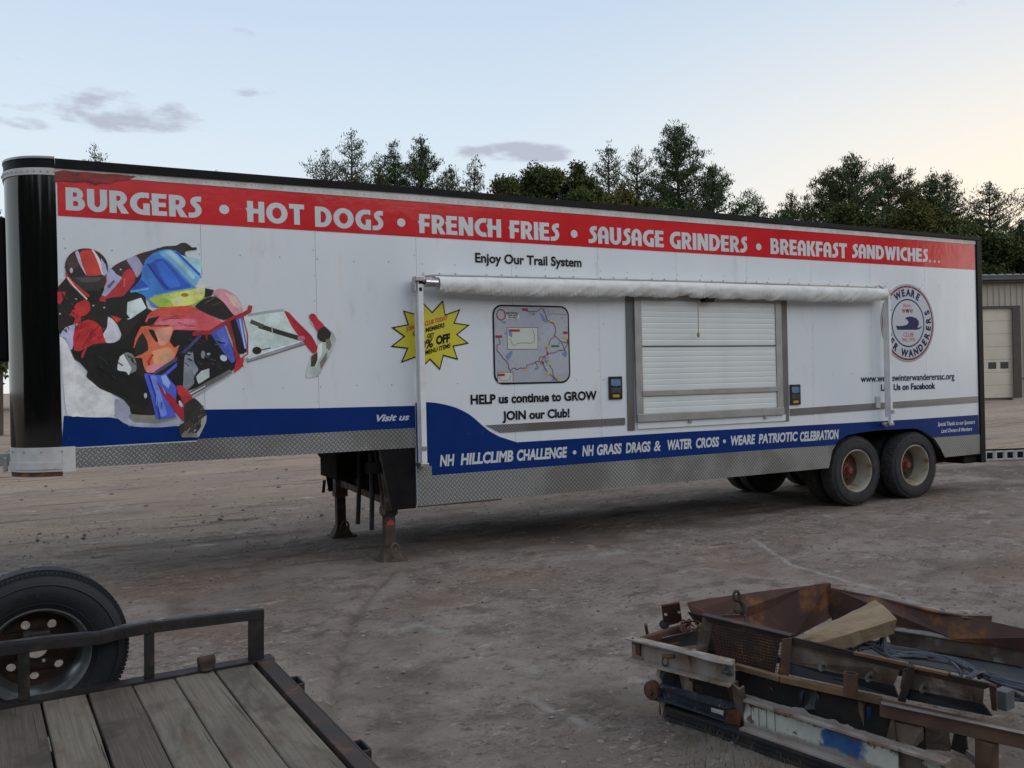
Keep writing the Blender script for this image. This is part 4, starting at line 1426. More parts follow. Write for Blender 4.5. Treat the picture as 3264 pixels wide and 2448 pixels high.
# ---- printed snowmobile and rider ------------------------------------------------
vprint = bpy.data.materials.new('printed_picture')
vprint.use_nodes = True
_t = vprint.node_tree
_b = _t.nodes['Principled BSDF']
_b.inputs['Roughness'].default_value = .35
_c = _t.nodes.new('ShaderNodeVertexColor')
_c.layer_name = 'print'
_n = _t.nodes.new('ShaderNodeTexNoise')
_n.inputs['Scale'].default_value = 7
_n.inputs['Detail'].default_value = 9
_n.inputs['Roughness'].default_value = .7
_tc = _t.nodes.new('ShaderNodeTexCoord')
_t.links.new(_tc.outputs['Object'], _n.inputs[0])
_mr = _t.nodes.new('ShaderNodeMapRange')
_mr.inputs[1].default_value = .3
_mr.inputs[2].default_value = .7
_mr.inputs[3].default_value = .72
_mr.inputs[4].default_value = 1.28
_t.links.new(_n.outputs[0], _mr.inputs[0])
_h = _t.nodes.new('ShaderNodeHueSaturation')
_t.links.new(_mr.outputs[0], _h.inputs['Value'])
_t.links.new(_c.outputs[0], _h.inputs['Color'])
_t.links.new(_h.outputs[0], _b.inputs['Base Color'])
M['printed_picture'] = vprint
SN = []
def pg(c, *pts):
    SN.append((c, list(pts)))
def stp(c, w, *pts):
    for a, b in zip(pts[:-1], pts[1:]):
        d = Vector((b[0] - a[0], b[1] - a[1]))
        n = Vector((-d.y, d.x)).normalized() * w / 2
        e = d.normalized() * w * .2
        SN.append((c, [(a[0] - e.x + n.x, a[1] - e.y + n.y), (a[0] - e.x - n.x, a[1] - e.y - n.y), (b[0] + e.x - n.x, b[1] + e.y - n.y), (b[0] + e.x + n.x, b[1] + e.y + n.y)]))
def blob(c, cx, cy, rx, ry, n=18, rot=0):
    cr_, sr_ = math.cos(rot), math.sin(rot)
    SN.append((c, [(cx + rx * math.cos(t) * cr_ - ry * math.sin(t) * sr_, cy + rx * math.cos(t) * sr_ + ry * math.sin(t) * cr_) for t in [2 * math.pi * k / n for k in range(n)]]))
pg('c6cdd1', (92, 760), (110, 1000), (148, 1345), (300, 1345), (480, 1360), (530, 1260), (480, 1190), (300, 1080), (200, 940), (150, 820))
pg('bcc5ca', (150, 1150), (160, 1345), (470, 1358), (510, 1250), (380, 1230), (250, 1120))
pg('8d8fa0', (500, 1225), (500, 1345), (560, 1400), (640, 1428), (800, 1434), (930, 1425), (1005, 1400), (1005, 1370), (900, 1300), (640, 1250))
pg('77786f', (600, 1360), (640, 1395), (800, 1405), (960, 1370), (900, 1330), (620, 1330))
# suspension seen against the snow
pg('aab6b2', (1440, 600), (1735, 580), (1800, 660), (1880, 800), (1700, 860), (1500, 925), (1450, 930))
stp('8f9397', 20, (1480, 610), (1600, 590), (1735, 573))
stp('7f8083', 34, (1470, 938), (1660, 880), (1895, 805))
stp('b9bcc0', 10, (1480, 925), (1660, 865), (1885, 795))
stp('5a5a5c', 7, (1470, 955), (1660, 897), (1895, 822))
stp('2f2a25', 34, (1560, 690), (1700, 735), (1860, 782))
stp('4b453b', 30, (1500, 658), (1580, 690))
stp('8f8f86', 8, (1650, 690), (1655, 745))
blob('23211f', 1540, 870, 34, 28)
stp('3b3a3a', 8, (1575, 865), (1640, 850))
pg('93212b', (1740, 580), (1775, 590), (1830, 650), (1940, 760), (1992, 860), (1955, 892), (1900, 830), (1800, 700))
blob('a35f72', 1865, 780, 28, 20)
pg('98a09c', (1925, 650), (2040, 690), (2100, 740), (2122, 795), (2080, 900), (2045, 960), (1990, 1055), (1900, 1068), (1925, 960), (1992, 870), (2005, 790), (1980, 720))
pg('9c2430', (1922, 620), (1940, 598), (1965, 602), (1995, 645), (2035, 685), (1990, 735), (1955, 680))
pg('25211e', (1990, 720), (2035, 690), (2085, 740), (2070, 790), (2040, 810), (2005, 800), (1985, 770))
pg('5f5a50', (2045, 790), (2075, 780), (2090, 830), (2070, 870), (2050, 850))
pg('6b675c', (2000, 960), (2040, 900), (2060, 870), (2050, 940), (2010, 1010))
pg('b4bbb5', (1990, 830), (2020, 815), (2015, 900), (1990, 950), (1975, 1000), (1965, 960))
pg('3a352e', (1940, 910), (1985, 880), (1985, 940), (1965, 985), (1935, 990))
# rider
pg('27221f', (78, 420), (110, 370), (155, 330), (300, 430), (400, 480), (470, 270), (530, 225), (620, 185), (690, 155), (800, 125), (860, 105), (945, 100), (985, 80), (1020, 80), (1050, 100), (1062, 112), (1097, 112), (1097, 130),
   (1060, 132), (1020, 140), (1010, 165), (1030, 185), (1000, 230), (900, 290), (760, 360), (720, 440), (740, 560), (860, 620), (940, 720), (980, 900), (960, 1150), (900, 1320), (760, 1345), (620, 1335), (605, 1285), (560, 1230), (500, 1195),
   (390, 1150), (330, 1100), (290, 1060), (300, 1010), (275, 970), (205, 935), (175, 870), (165, 800), (100, 755), (82, 700))
pg('1c1b1a', (200, 880), (430, 820), (560, 790), (700, 620), (760, 640), (700, 800), (640, 900), (600, 1000), (700, 1060), (760, 1200), (720, 1300), (560, 1210), (350, 1100), (290, 1010), (215, 930))
pg('3a2b28', (490, 250), (600, 195), (690, 160), (800, 125), (860, 130), (800, 220), (690, 270), (600, 330), (520, 330), (485, 290))
pg('2d2826', (800, 120), (945, 102), (1000, 84), (1045, 105), (1010, 150), (1000, 190), (950, 170), (860, 160))
pg('8f8aa6', (585, 205), (655, 175), (700, 240), (700, 280), (660, 335), (625, 270))
pg('9a3034', (560, 300), (600, 268), (640, 290), (650, 330), (640, 370), (560, 470), (440, 512), (385, 505), (382, 440), (420, 380), (450, 380), (540, 350))
pg('9898b2', (442, 258), (480, 275), (510, 310), (550, 335), (500, 400), (430, 472), (398, 455), (415, 400), (440, 345))
pg('5b5870', (440, 400), (490, 350), (500, 365), (455, 415))
pg('c04030', (375, 445), (400, 400), (438, 335), (440, 365), (405, 440), (390, 470))
stp('c65440', 10, (570, 340), (565, 400))
pg('9b2b30', (76, 438), (138, 440), (120, 490), (95, 530), (78, 520))
pg('aa302f', (168, 610), (190, 570), (215, 525), (280, 495), (312, 520), (318, 570), (285, 610), (250, 620), (245, 660), (190, 685), (205, 640))
pg('9d9db6', (92, 765), (135, 700), (235, 670), (205, 760), (185, 860), (168, 860), (140, 780))
pg('aa2f30', (190, 780), (205, 700), (240, 665), (300, 643), (350, 655), (400, 700), (415, 760), (430, 812), (340, 822), (250, 870), (200, 870))
stp('7d2628', 10, (260, 850), (330, 740), (380, 690))
pg('b6b6c9', (448, 622), (480, 640), (515, 680), (545, 750), (530, 790), (490, 812), (435, 812), (412, 750), (440, 700))
pg('b23a2e', (468, 612), (520, 622), (548, 560), (565, 530), (575, 590), (545, 640), (510, 665))
pg('b3bfbd', (578, 505), (605, 520), (690, 478), (732, 560), (600, 642), (575, 620))
pg('a8302d', (255, 890), (300, 830), (280, 880), (265, 925), (250, 920))
pg('c3ccc9', (528, 925), (560, 895), (585, 905), (625, 990), (600, 1050), (580, 1025), (516, 1012))
pg('6c706c', (562, 898), (590, 882), (630, 900), (655, 960), (655, 1015), (610, 1040), (620, 1000))
pg('232220', (430, 490), (580, 470), (690, 460), (740, 555), (650, 620), (560, 640), (470, 600))
pg('b3bfbd', (590, 515), (690, 482), (730, 558), (612, 638), (585, 600))
pg('211d1c', (230, 380), (400, 370), (420, 420), (380, 500), (330, 520), (290, 480))
# helmet
blob('2d2725', 290, 255, 158, 135, 24, .15)
pg('463334', (150, 200), (215, 140), (240, 240), (200, 270), (150, 280))
pg('ae3a31', (236, 160), (265, 133), (320, 132), (350, 170), (380, 240), (402, 312), (292, 322), (262, 250))
pg('a5a3b8', (206, 150), (226, 135), (238, 165), (262, 250), (290, 318), (278, 305), (235, 230))
pg('b8adaf', (325, 128), (345, 135), (382, 190), (408, 250), (418, 312), (402, 310), (380, 240), (350, 170))
pg('9392a8', (395, 190), (430, 240), (442, 300), (415, 330), (400, 260))
pg('343130', (185, 330), (290, 322), (430, 322), (425, 390), (370, 430), (280, 430), (215, 390))
pg('4b4846', (205, 335), (290, 330), (400, 335), (370, 365), (260, 370))
pg('b8382d', (134, 290), (160, 325), (210, 380), (312, 462), (300, 478), (235, 440), (165, 380), (138, 320))
stp('bab9c4', 12, (150, 335), (200, 400), (292, 492))
blob('a9a8b2', 178, 282, 12, 20)
for x, y in ((105, 350), (215, 490), (95, 600), (340, 540), (470, 240), (540, 275), (420, 555)):
    blob('a8a8ac', x, y, 8, 6, 8)
# blue hood
pg('3f70b2', (606, 432), (660, 380), (690, 335), (702, 255), (730, 195), (780, 155), (835, 132), (890, 126), (935, 135), (975, 170), (1060, 260), (1128, 318), (1126, 370), (1080, 410), (930, 432), (820, 455), (775, 480), (775, 515), (830, 552), (770, 545), (745, 500), (705, 462), (650, 440))
pg('8fb6cf', (935, 135), (985, 168), (1030, 182), (1132, 205), (1125, 320), (1060, 260), (975, 175))
pg('6f9bcb', (820, 150), (900, 130), (960, 170), (1120, 330), (1122, 365), (1080, 400), (1000, 320), (900, 215), (850, 180))
pg('8fb4d6', (870, 145), (915, 140), (1010, 240), (1085, 320), (1070, 345), (960, 230))
pg('2c4c9e', (742, 245), (800, 200), (850, 195), (900, 235), (1000, 345), (1055, 405), (930, 425), (860, 425), (800, 340))
pg('3560b0', (800, 235), (850, 215), (960, 350), (980, 400), (900, 410), (850, 350))
stp('29307f', 13, (735, 232), (800, 320), (888, 420))
stp('2a52a4', 17, (950, 148), (1040, 235), (1120, 312))
pg('2b4a98', (612, 428), (690, 345), (745, 400), (690, 412))
stp('5f96cf', 10, (615, 440), (745, 415))
stp('5f92c8', 12, (780, 470), (930, 440), (1080, 415))
# glowing headlamp lens
pg('96a348', (745, 490), (800, 470), (930, 438), (1075, 415), (1150, 400), (1172, 440), (1150, 482), (1085, 535), (1010, 545), (830, 552), (780, 520))
pg('b9c063', (900, 455), (1075, 420), (1165, 400), (1168, 450), (1090, 520), (1000, 545), (930, 545))
blob('dcdc9a', 960, 505, 34, 24)
blob('d8d98a', 1125, 425, 36, 26)
blob('cbcf70', 1050, 485, 40, 22)
blob('86672c', 1010, 462, 28, 14)
blob('7fa348', 860, 505, 40, 20)
blob('9fbf7a', 900, 482, 20, 14)
blob('c0c66a', 1115, 475, 30, 22)
pg('cfd3c0', (1085, 405), (1130, 335), (1200, 400), (1160, 410))
# cowl
pg('25211e', (1085, 548), (1150, 490), (1230, 472), (1320, 530), (1390, 600), (1300, 645), (1180, 600))
pg('25221f', (1160, 412), (1225, 425), (1205, 470), (1155, 480))
stp('565046', 7, (1160, 520), (1230, 480))
stp('4b463e', 6, (1215, 540), (1270, 515))
pg('d9808c', (1215, 445), (1255, 416), (1310, 420), (1390, 470), (1425, 530), (1435, 580), (1405, 605), (1370, 610), (1300, 520))
pg('dfa39c', (1300, 440), (1390, 475), (1425, 540), (1425, 585), (1370, 540))
pg('b95055', (720, 660), (740, 610), (770, 580), (830, 557), (1040, 540), (1130, 580), (1220, 625), (1290, 662), (1180, 722), (1060, 720), (930, 725), (780, 692))
pg('b3473c', (740, 615), (770, 580), (830, 557), (1040, 540), (1120, 578), (1000, 605), (850, 610))
pg('c76a78', (800, 660), (900, 640), (1080, 640), (1100, 700), (940, 712), (800, 690))
pg('27221f', (722, 680), (745, 635), (830, 615), (800, 650), (770, 690))
pg('1c1b1d', (900, 725), (1060, 722), (1180, 740), (1300, 700), (1390, 930), (1375, 1000), (1330, 1040), (1200, 1090), (1130, 1130), (900, 1200), (880, 1000), (940, 900))
stp('8b252a', 30, (1075, 748), (1200, 735), (1335, 650), (1450, 600), (1485, 580), (1492, 545))
stp('8b252a', 10, (1170, 745), (1172, 790))
pg('44509a', (1202, 745), (1300, 688), (1335, 780), (1382, 935), (1355, 960), (1300, 890))
pg('5561ab', (1240, 740), (1298, 700), (1330, 800), (1310, 850))
stp('8b252a', 34, (1325, 660), (1375, 790), (1400, 920), (1425, 985))
pg('1b1a20', (1345, 655), (1420, 630), (1455, 760), (1465, 880), (1400, 892), (1375, 780))
pg('4b55a8', (1385, 640), (1430, 625), (1470, 850), (1450, 862), (1425, 760))
stp('9db2d8', 10, (1415, 640), (1455, 850))
stp('98222f', 9, (1435, 605), (1472, 760), (1472, 895), (1400, 945))
pg('9c2634', (1385, 950), (1440, 925), (1445, 950), (1420, 1000), (1370, 1038))
# engine bay
pg('777b84', (1010, 910), (1040, 878), (1070, 880), (1078, 950), (1110, 1005), (1090, 1060), (1000, 1140), (1003, 1000))
pg('6d727b', (1003, 1040), (1070, 1000), (1080, 1110), (1005, 1185))
pg('98a2a2', (1095, 1060), (1130, 1020), (1190, 1000), (1192, 1065), (1105, 1120))
stp('26201d', 9, (1120, 1010), (1080, 1060), (1110, 1120))
blob('9aa3b0', 1295, 925, 28, 22, 10, .6)
blob('777883', 1145, 900, 16, 30, 10)
blob('8f939b', 1185, 895, 14, 10, 8)
stp('5c5c5b', 34, (1040, 1195), (1180, 1115), (1345, 1025))
stp('a9adb2', 9, (1050, 1190), (1160, 1130))
stp('8a8b90', 9, (1075, 1215), (1240, 1110), (1345, 1045))
# lower cowl
pg('c86546', (640, 835), (655, 760), (690, 695), (760, 688), (920, 685), (935, 700), (900, 800), (935, 848), (972, 828), (945, 900), (925, 940), (800, 1030), (730, 1030), (708, 980), (695, 925), (640, 922), (740, 868), (705, 790))
pg('d98672', (850, 705), (920, 695), (892, 810), (830, 835), (800, 770), (795, 715))
pg('dc8563', (770, 875), (900, 845), (935, 900), (900, 950), (820, 990), (780, 950))
blob('d98f70', 870, 905, 34, 34)
stp('8f2c26', 12, (755, 690), (930, 686))
pg('231e1d', (743, 715), (780, 720), (800, 760), (815, 800), (800, 808), (770, 765))
pg('2a2725', (648, 830), (668, 780), (700, 740), (735, 800), (742, 862), (690, 900), (650, 900))
stp('c4493c', 8, (690, 700), (650, 780), (638, 850))
stp('a82e28', 17, (775, 900), (745, 950), (752, 1000))
pg('d07a80', (730, 985), (800, 960), (870, 985), (800, 1028), (735, 1030))
# blue side panels
pg('4353ae', (715, 1038), (830, 1050), (870, 1030), (950, 960), (955, 985), (880, 1050), (915, 1100), (948, 1140), (945, 1240), (925, 1300), (945, 1355), (830, 1372), (800, 1362), (760, 1200), (728, 1100))
pg('5f78c4', (760, 1060), (800, 1060), (850, 1240), (880, 1340), (835, 1350), (800, 1200))
pg('7a93cf', (835, 1060), (870, 1045), (905, 1110), (890, 1150), (850, 1110))
stp('2a2a70', 12, (745, 1050), (792, 1190), (828, 1368))
stp('474652', 18, (785, 1038), (960, 930), (1125, 762))
stp('36378a', 7, (795, 1022), (960, 915), (1120, 755))
pg('1a191b', (955, 880), (1008, 890), (1002, 1000), (998, 1140), (950, 1135))
pg('8a2630', (793, 1080), (830, 1130), (900, 1190), (960, 1240), (1005, 1290), (1005, 1392), (955, 1340), (900, 1270), (840, 1180))
pg('a03036', (950, 1130), (990, 1125), (1035, 1170), (1078, 1235), (1010, 1268), (975, 1230), (958, 1180))
pg('191819', (948, 1180), (975, 1200), (1000, 1260), (950, 1260))
blob('c3a9b8', 980, 1260, 12, 26, 10, -.4)
blob('9796aa', 722, 1200, 12, 20, 10)
# near ski
pg('302d2a', (1005, 1268), (1080, 1218), (1130, 1262), (1165, 1320), (1172, 1350), (1165, 1400), (1112, 1505), (988, 1506), (970, 1470), (975, 1415), (1006, 1395))
pg('8b8f87', (1130, 1375), (1170, 1345), (1165, 1400), (1112, 1505), (1080, 1500), (1130, 1430))
pg('6b6a5e', (985, 1490), (1020, 1450), (1100, 1480), (1110, 1505), (990, 1507))
pg('3b362f', (1010, 1400), (1090, 1390), (1110, 1450), (1040, 1475), (1000, 1440))
def smooth_poly(pts):
    if len(pts) < 6:
        return pts
    n = len(pts)
    out = []
    for i in range(n):
        a, b, c, d = pts[i - 1], pts[i], pts[(i + 1) % n], pts[(i + 2) % n]
        for t in (0, .33, .67):
            h = [.5 * (2 * b[j] + (c[j] - a[j]) * t + (2 * a[j] - 5 * b[j] + 4 * c[j] - d[j]) * t * t + (3 * b[j] - a[j] - 3 * c[j] + d[j]) * t ** 3) for j in (0, 1)]
            l_ = [b[j] + (c[j] - b[j]) * t for j in (0, 1)]
            out.append(tuple(.45 * h[j] + .55 * l_[j] for j in (0, 1)))
    return out
rf = random.Random(21)
def flecks(n, x0, x1, y0, y1, cols_, a0, l0, l1, w):
    for _ in range(n):
        x, y, l_ = rf.uniform(x0, x1), rf.uniform(y0, y1), rf.uniform(l0, l1)
        a = math.radians(a0 + rf.uniform(-25, 25))
        stp(rf.choice(cols_), rf.uniform(w * .5, w), (x, y), (x + l_ * math.cos(a), y + l_ * math.sin(a)))
flecks(24, 330, 640, 840, 1060, ('3a3734', '121212', '34302c', '1a1919'), 40, 20, 70, 12)
flecks(26, 100, 260, 430, 720, ('3a322f', '141312', '463a36'), 60, 10, 40, 9)
flecks(0, 640, 860, 180, 300, ('4a3634', '1d1816'), -25, 12, 45, 9)
flecks(40, 960, 1280, 780, 990, ('2d2d30', '3a3b3f', '101011', '4d4f55', '26262a'), 20, 8, 45, 8)
flecks(18, 200, 400, 690, 830, ('8b2528', 'b83a36'), -50, 20, 60, 9)
flecks(10, 840, 1080, 600, 690, ('c96a70', 'b04a4c', 'a84446'), -8, 40, 120, 9)
flecks(0, 760, 1000, 200, 400, ('26479a', '4f7cc0', '3562b2'), 50, 30, 90, 9)
flecks(6, 790, 870, 1100, 1280, ('3a45a0', '6f86d0', '32388c'), 75, 30, 90, 9)
flecks(16, 1010, 1140, 1290, 1480, ('1e1c1a', '55524c', '8f8f89', '45423d'), -55, 12, 40, 9)
vs, fs, cols = [], [], []
for k, (c, pts) in enumerate(SN):
    pts = smooth_poly(pts)
    q = [S(*gA(x, y)) for x, y in pts]
    ar = sum(q[i][0] * q[(i + 1) % len(q)][1] - q[(i + 1) % len(q)][0] * q[i][1] for i in range(len(q)))
    if ar < 0:
        q = q[::-1]
    y = D - .0065 - .00003 * k
    o = len(vs)
    vs += [(u, y, z) for u, z in q]
    fs.append(tuple(range(o, o + len(q))))
    cc = hexc(c, 1.75)
    r_v = [1 + .16 * mnoise.noise((u * 5, z * 5, k * .37)) + .10 * mnoise.noise((u * 14, z * 14, k * .7)) for u, z in q]
    cols += [tuple(x * g_ for x in cc) for g_ in r_v]
pic = part('snowmobile_print', MB().add(vs, fs), 'printed_picture', FT, label='printed snowmobile and rider in red, black and blue leaning into a turn')
ca = pic.data.color_attributes.new('print', 'FLOAT_COLOR', 'POINT')
for i, c in enumerate(cols):
    ca.data[i].color = (*c, 1)

# ------------------------------------------------------------------ awning, rolled up
def awning():
    ya = D - .15
    uA, uB = S(*Zr((1200, 850, 1500, 1250), 1244.0)(815, 300), .15)[0], S(*g6(2040, 190), .15)[0]
    zt = [S(*g5(560, 235), .1)[1], S(*g6(1000, 130), .1)[1], S(*g6(2030, 160), .1)[1]]
    n, m_ = 520, 24
    vs, fs = [], []
    for i in range(n + 1):
        f = i / n
        u = uA + (uB - uA) * f
        ztop = zt[0] * (1 - f) * (1 - 2 * f) + zt[1] * 4 * f * (1 - f) + zt[2] * f * (2 * f - 1) if False else np.interp(f, [0, .5, 1], zt)
        r = .078 + .008 * math.sin(f * 9 + 1) * .5
        sag = .045 * np.interp(f, [0, .04, .15, .5, .9, .97, 1], [.2, .5, 1, .9, 1, .5, .1])
        if abs(f - .475) < .015:
            sag *= .35
        for k in range(m_):
            t = 2 * math.pi * k / m_
            low = max(0, -math.sin(t))
            q_ = u + .12 * math.cos(t) - .10 * math.sin(t)
            fold = .008 * mnoise.noise((u * 4.5, t * 1.4, 1)) + (.25 + low) * (.016 * mnoise.noise((q_ * 11, t * .35, 4)) + .012 * mnoise.noise((q_ * 24, t * .5, 9)) + .006 * mnoise.noise((q_ * 55, t, 2)))
            rr_ = r + fold
            vs.append((u, ya + math.cos(t) * rr_ * .92, ztop - r + math.sin(t) * (rr_ + sag * low)))
    for i in range(n):
        for k in range(m_):
            fs.append((i * m_ + k, (i + 1) * m_ + k, (i + 1) * m_ + (k + 1) % m_, i * m_ + (k + 1) % m_))
    # inner curl at the near end instead of a flat lid
    for (base, du, sgn) in ((0, .03, 1), (n * m_, -.03, -1)):
        c = sum((Vector(v) for v in vs[base:base + m_]), Vector()) / m_
        o_ = len(vs)
        for k in range(m_):
            v = Vector(vs[base + k])
            w_ = c + (v - c) * .62
            vs.append((w_.x + du, w_.y, w_.z))
        vs.append((c.x + du * 1.5, c.y, c.z))
        for k in range(m_):
            fs.append((base + k, base + (k + 1) % m_, o_ + (k + 1) % m_, o_ + k))
            fs.append((o_ + k, o_ + (k + 1) % m_, o_ + m_))
    aw = part('awning_roll', MB().add(vs, fs), 'awning', FT, smooth=True)
    # flap from the rail down to the roll
    fv, ff = [], []
    for i in range(n + 1):
        f = i / n
        u = uA + .01 + (uB - uA - .02) * f
        zt_ = np.interp(f, [0, .5, 1], zt)
        fv += [(u, D - .004, zt_ + .030), (u, D - .05, zt_ + .012 + .004 * math.sin(u * 9)), (u, D - .11, zt_ - .004)]
    for i in range(n):
        for k in range(2):
            a = i * 3 + k
            ff.append((a, a + 1, a + 4, a + 3))
    part('awning_flap', MB().add(fv, ff), 'awning', FT, smooth=True)
    rl = MB()
    uL = S(*g5(398, 222))[0]
    pts = [(uL, S(*g5(398, 222))[1])] + [(uA + (uB - uA) * f, np.interp(f, [0, .5, 1], zt) + .038) for f in (0, .25, .5, .75, 1)]
    for a, b in zip(pts[:-1], pts[1:]):
        rl.beam((a[0], D - .008, a[1]), (b[0], D - .008, b[1]), .014, .014)
    part('awning_rail', rl, 'alloy', FT)
    rb = MB()
    for i in range(44):
        u = uL + .02 + i * .1985
        zq = np.interp((u - uA) / (uB - uA), [0, .5, 1], zt) + .055 + (.004 if i % 3 else -.001)
        if i % 4 == 3:
            continue
        rb.box(u - .006, u + .006, D - .012, D, zq - .007, zq + .007)
    part('rail_screw', rb, 'alloy', FT, kind='stuff')
    # bare end of the roller
    zc = zt[0] - .078
    part('roller_end', MB().lathe([(.001, -.16), (.045, -.16), (.052, -.155), (.052, -.10), (.047, -.095), (.047, .12)], (uA + .0, ya, zc + .01), (1, 0, 0), 20), 'chrome', FT, smooth=True)
    part('roller_spring', MB().lathe([(.02, -.235), (.02, -.16)], (uA, ya, zc + .01), (1, 0, 0), 10), 'black_dull', FT)
    # the two folded arms
    g2_ = Zr((1200, 850, 1500, 1250), 1244.0)
    a_top = S(*g2_(575, 190), .13)
    a_bot = S(*g4(1420, 575), .13)
    uc = (a_top[0] + a_bot[0]) / 2
    arm = part('awning_arm', MB().beam((uc, D - .135, a_bot[1] + .02), (uc, D - .135, a_top[1]), .064, .05, up=(0, 1, 0))
               .beam((uc - .012, D - .075, a_bot[1] + .02), (uc - .012, D - .075, a_top[1] - .15), .06, .03, up=(0, 1, 0)), 'white_arm', FT, bevel=.005)
    part('arm_foot', MB().box(uc - .05, uc + .05, D - .165, D - .006, a_bot[1] - .02, a_bot[1] + .02).box(uc - .03, uc + .03, D - .168, D - .155, a_bot[1] + .16, a_bot[1] + .215), 'alloy', arm, bevel=.005)
    part('arm_head', MB().box(uc - .065, uc + .05, D - .18, D - .06, a_top[1] - .005, a_top[1] + .05).box(uc + .03, uc + .10, D - .17, D - .10, a_top[1] - .02, a_top[1] + .03).box(uc - .07, uc - .045, D - .15, D - .05, a_top[1] - .12, a_top[1]), 'alloy', arm, bevel=.008)
    part('arm_slot', MB().box(uc - .016, uc + .016, D - .1625, D - .159, a_top[1] - .115, a_top[1] - .075), 'black_dull', arm)
    b_top = S(*g6(2062, 185), .13)
    b_bot = S(*g6(2070, 1110), .13)
    ub = (b_top[0] + b_bot[0]) / 2
    arm = part('awning_arm', MB().beam((ub, D - .135, b_bot[1] + .02), (ub, D - .135, b_top[1]), .050, .05, up=(0, 1, 0))
               .beam((ub - .012, D - .075, b_bot[1] + .1), (ub - .012, D - .075, b_top[1] - .15), .045, .03, up=(0, 1, 0)), 'white_arm', FT, bevel=.005)
    part('arm_lock', MB().box(ub - .012, ub + .05, D - .172, D - .160, b_bot[1] + .16, b_bot[1] + .22), 'alloy', arm, bevel=.004)
    part('arm_foot', MB().box(ub - .06, ub + .045, D - .165, D - .006, b_bot[1] - .02, b_bot[1] + .02).lathe([(.001, -.05), (.035, -.045), (.04, 0), (.03, .03), (.001, .035)], (ub - .05, D - .06, b_bot[1] - .01), (0, 1, 0), 12), 'alloy', arm, bevel=.004)
    part('arm_head', MB().box(ub - .05, ub + .05, D - .18, D - .06, b_top[1] - .005, b_top[1] + .045).beam((ub - .02, D - .14, b_top[1] + .02), (ub - .16, D - .10, b_top[1] + .11), .04, .02)
         .box(ub + .01, ub + .04, D - .165, D - .158, b_top[1] - .09, b_top[1] - .06), 'alloy', arm, bevel=.006)
    part('trim_block', MB().box(ub - .17, ub - .09, D - .03, D, b_bot[1] + .25, b_bot[1] + .42), 'cap_white', FT)
awning()

# ------------------------------------------------------------------ trailer wheels (two axles, twin tyres)
TYPROF = [(.300, .020), (.330, .004), (.38, -.006), (.44, -.004), (.480, .010), (.505, .030), (.518, .045), (.518, .085), (.508, .087), (.508, .095), (.519, .097), (.520, .125), (.510, .127), (.510, .135),
          (.520, .137), (.519, .165), (.508, .167), (.508, .175), (.518, .177), (.518, .215), (.505, .230), (.480, .250), (.44, .264), (.38, .266), (.33, .256), (.300, .240)]
RIMOUT = [(.322, .010), (.318, .002), (.308, .002), (.302, .010), (.294, .030), (.286, .060), (.276, .120), (.262, .190), (.250, .235)]
DISC = [(.252, .226), (.235, .236), (.225, .242), (.20, .236), (.16, .228), (.130, .226), (.128, .200), (.09, .198)]
HUB = [(.09, .21), (.086, .185), (.058, .178), (.055, .13), (.045, .115), (.001, .112)]
def lugs(mb, c, ax, n, r0, r1, q0, q1, duty=.55):
    c, ax = Vector(c), Vector(ax).normalized()
    u_ = Vector((0, 0, 1)).cross(ax).normalized()
    w_ = ax.cross(u_)
    for k in range(n):
        t0_, t1_ = 2 * math.pi * k / n, 2 * math.pi * (k + duty) / n
        vs = []
        for q in (q0, q1):
            for t, r in ((t0_, r0), (t1_, r0), (t1_, r1), (t0_, r1)):
                rr_ = r - (.012 if q == q0 and r == r1 else 0)
                vs.append(c + (u_ * math.cos(t) + w_ * math.sin(t)) * rr_ + ax * q)
        mb.hexa(vs)
    return mb
def wheel_group(u, side):
    """side -1 faces the camera, +1 the far side"""
    ax = (0, 1, 0) if side < 0 else (0, -1, 0)
    y0 = D + .002 if side < 0 else D + W - .002
    z = .520
    for q, dy in enumerate((0, .335)):
        c = (u, y0 + dy * (1 if side < 0 else -1), z)
        wv = MB().lathe(TYPROF, c, ax, 56, closed=True)
        wh = bpy.data.objects.new('wheel', None)
        COL.objects.link(wh)
        wh.parent = FT
        wh.location = Vector(c) - FT.location
        part('tyre', wv, 'tyre', wh, smooth=True)
        tv = []
        part('tyre_tread', MB().lathe([(r + .0035, q_) for r, q_ in TYPROF if r > .517 and .04 < q_ < .22], c, ax, 72), 'tread_rubber', wh, smooth=True)
        if side < 0:
            part('shoulder_lug', lugs(lugs(MB(), c, ax, 84, .495, .5215, .012, .045), c, ax, 84, .510, .5235, .050, .082, .7), 'tread_rubber', wh, kind='stuff')
            part('sidewall_ring', MB().lathe([(.447, -.0045), (.452, -.0075), (.457, -.0035)], c, ax, 64).lathe([(.350, -.001), (.354, -.006), (.359, -.005)], c, ax, 64), 'tyre', wh, smooth=True, kind='stuff')
        if q == 0:
            part('rim', MB().lathe(RIMOUT, c, ax, 56), 'rim_cream', wh, smooth=True)
            dm = MB().lathe(DISC, c, ax, 48)
            part('disc', dm, 'rim_rust', wh, smooth=True)
            nb = MB()
            sgn = 1 if side < 0 else -1
            for k in range(10):
                t = k * math.pi / 5
                p = Vector((u + .145 * math.cos(t), c[1] + sgn * .228, z + .145 * math.sin(t)))
                nb.lathe([(.001, -.03), (.015, -.03), (.016, .0)], p, ax, 6)
            part('wheel_nut', nb, 'rim_rust', wh, kind='stuff')
            part('hub', MB().lathe(HUB, c, ax, 28), 'hub_red', wh, smooth=True)
        else:
            part('rim', MB().lathe([(.32, .256), (.30, .25), (.27, .2), (.262, .08), (.22, .07), (.12, .07)], c, ax, 40), 'rim_rust', wh, smooth=True)
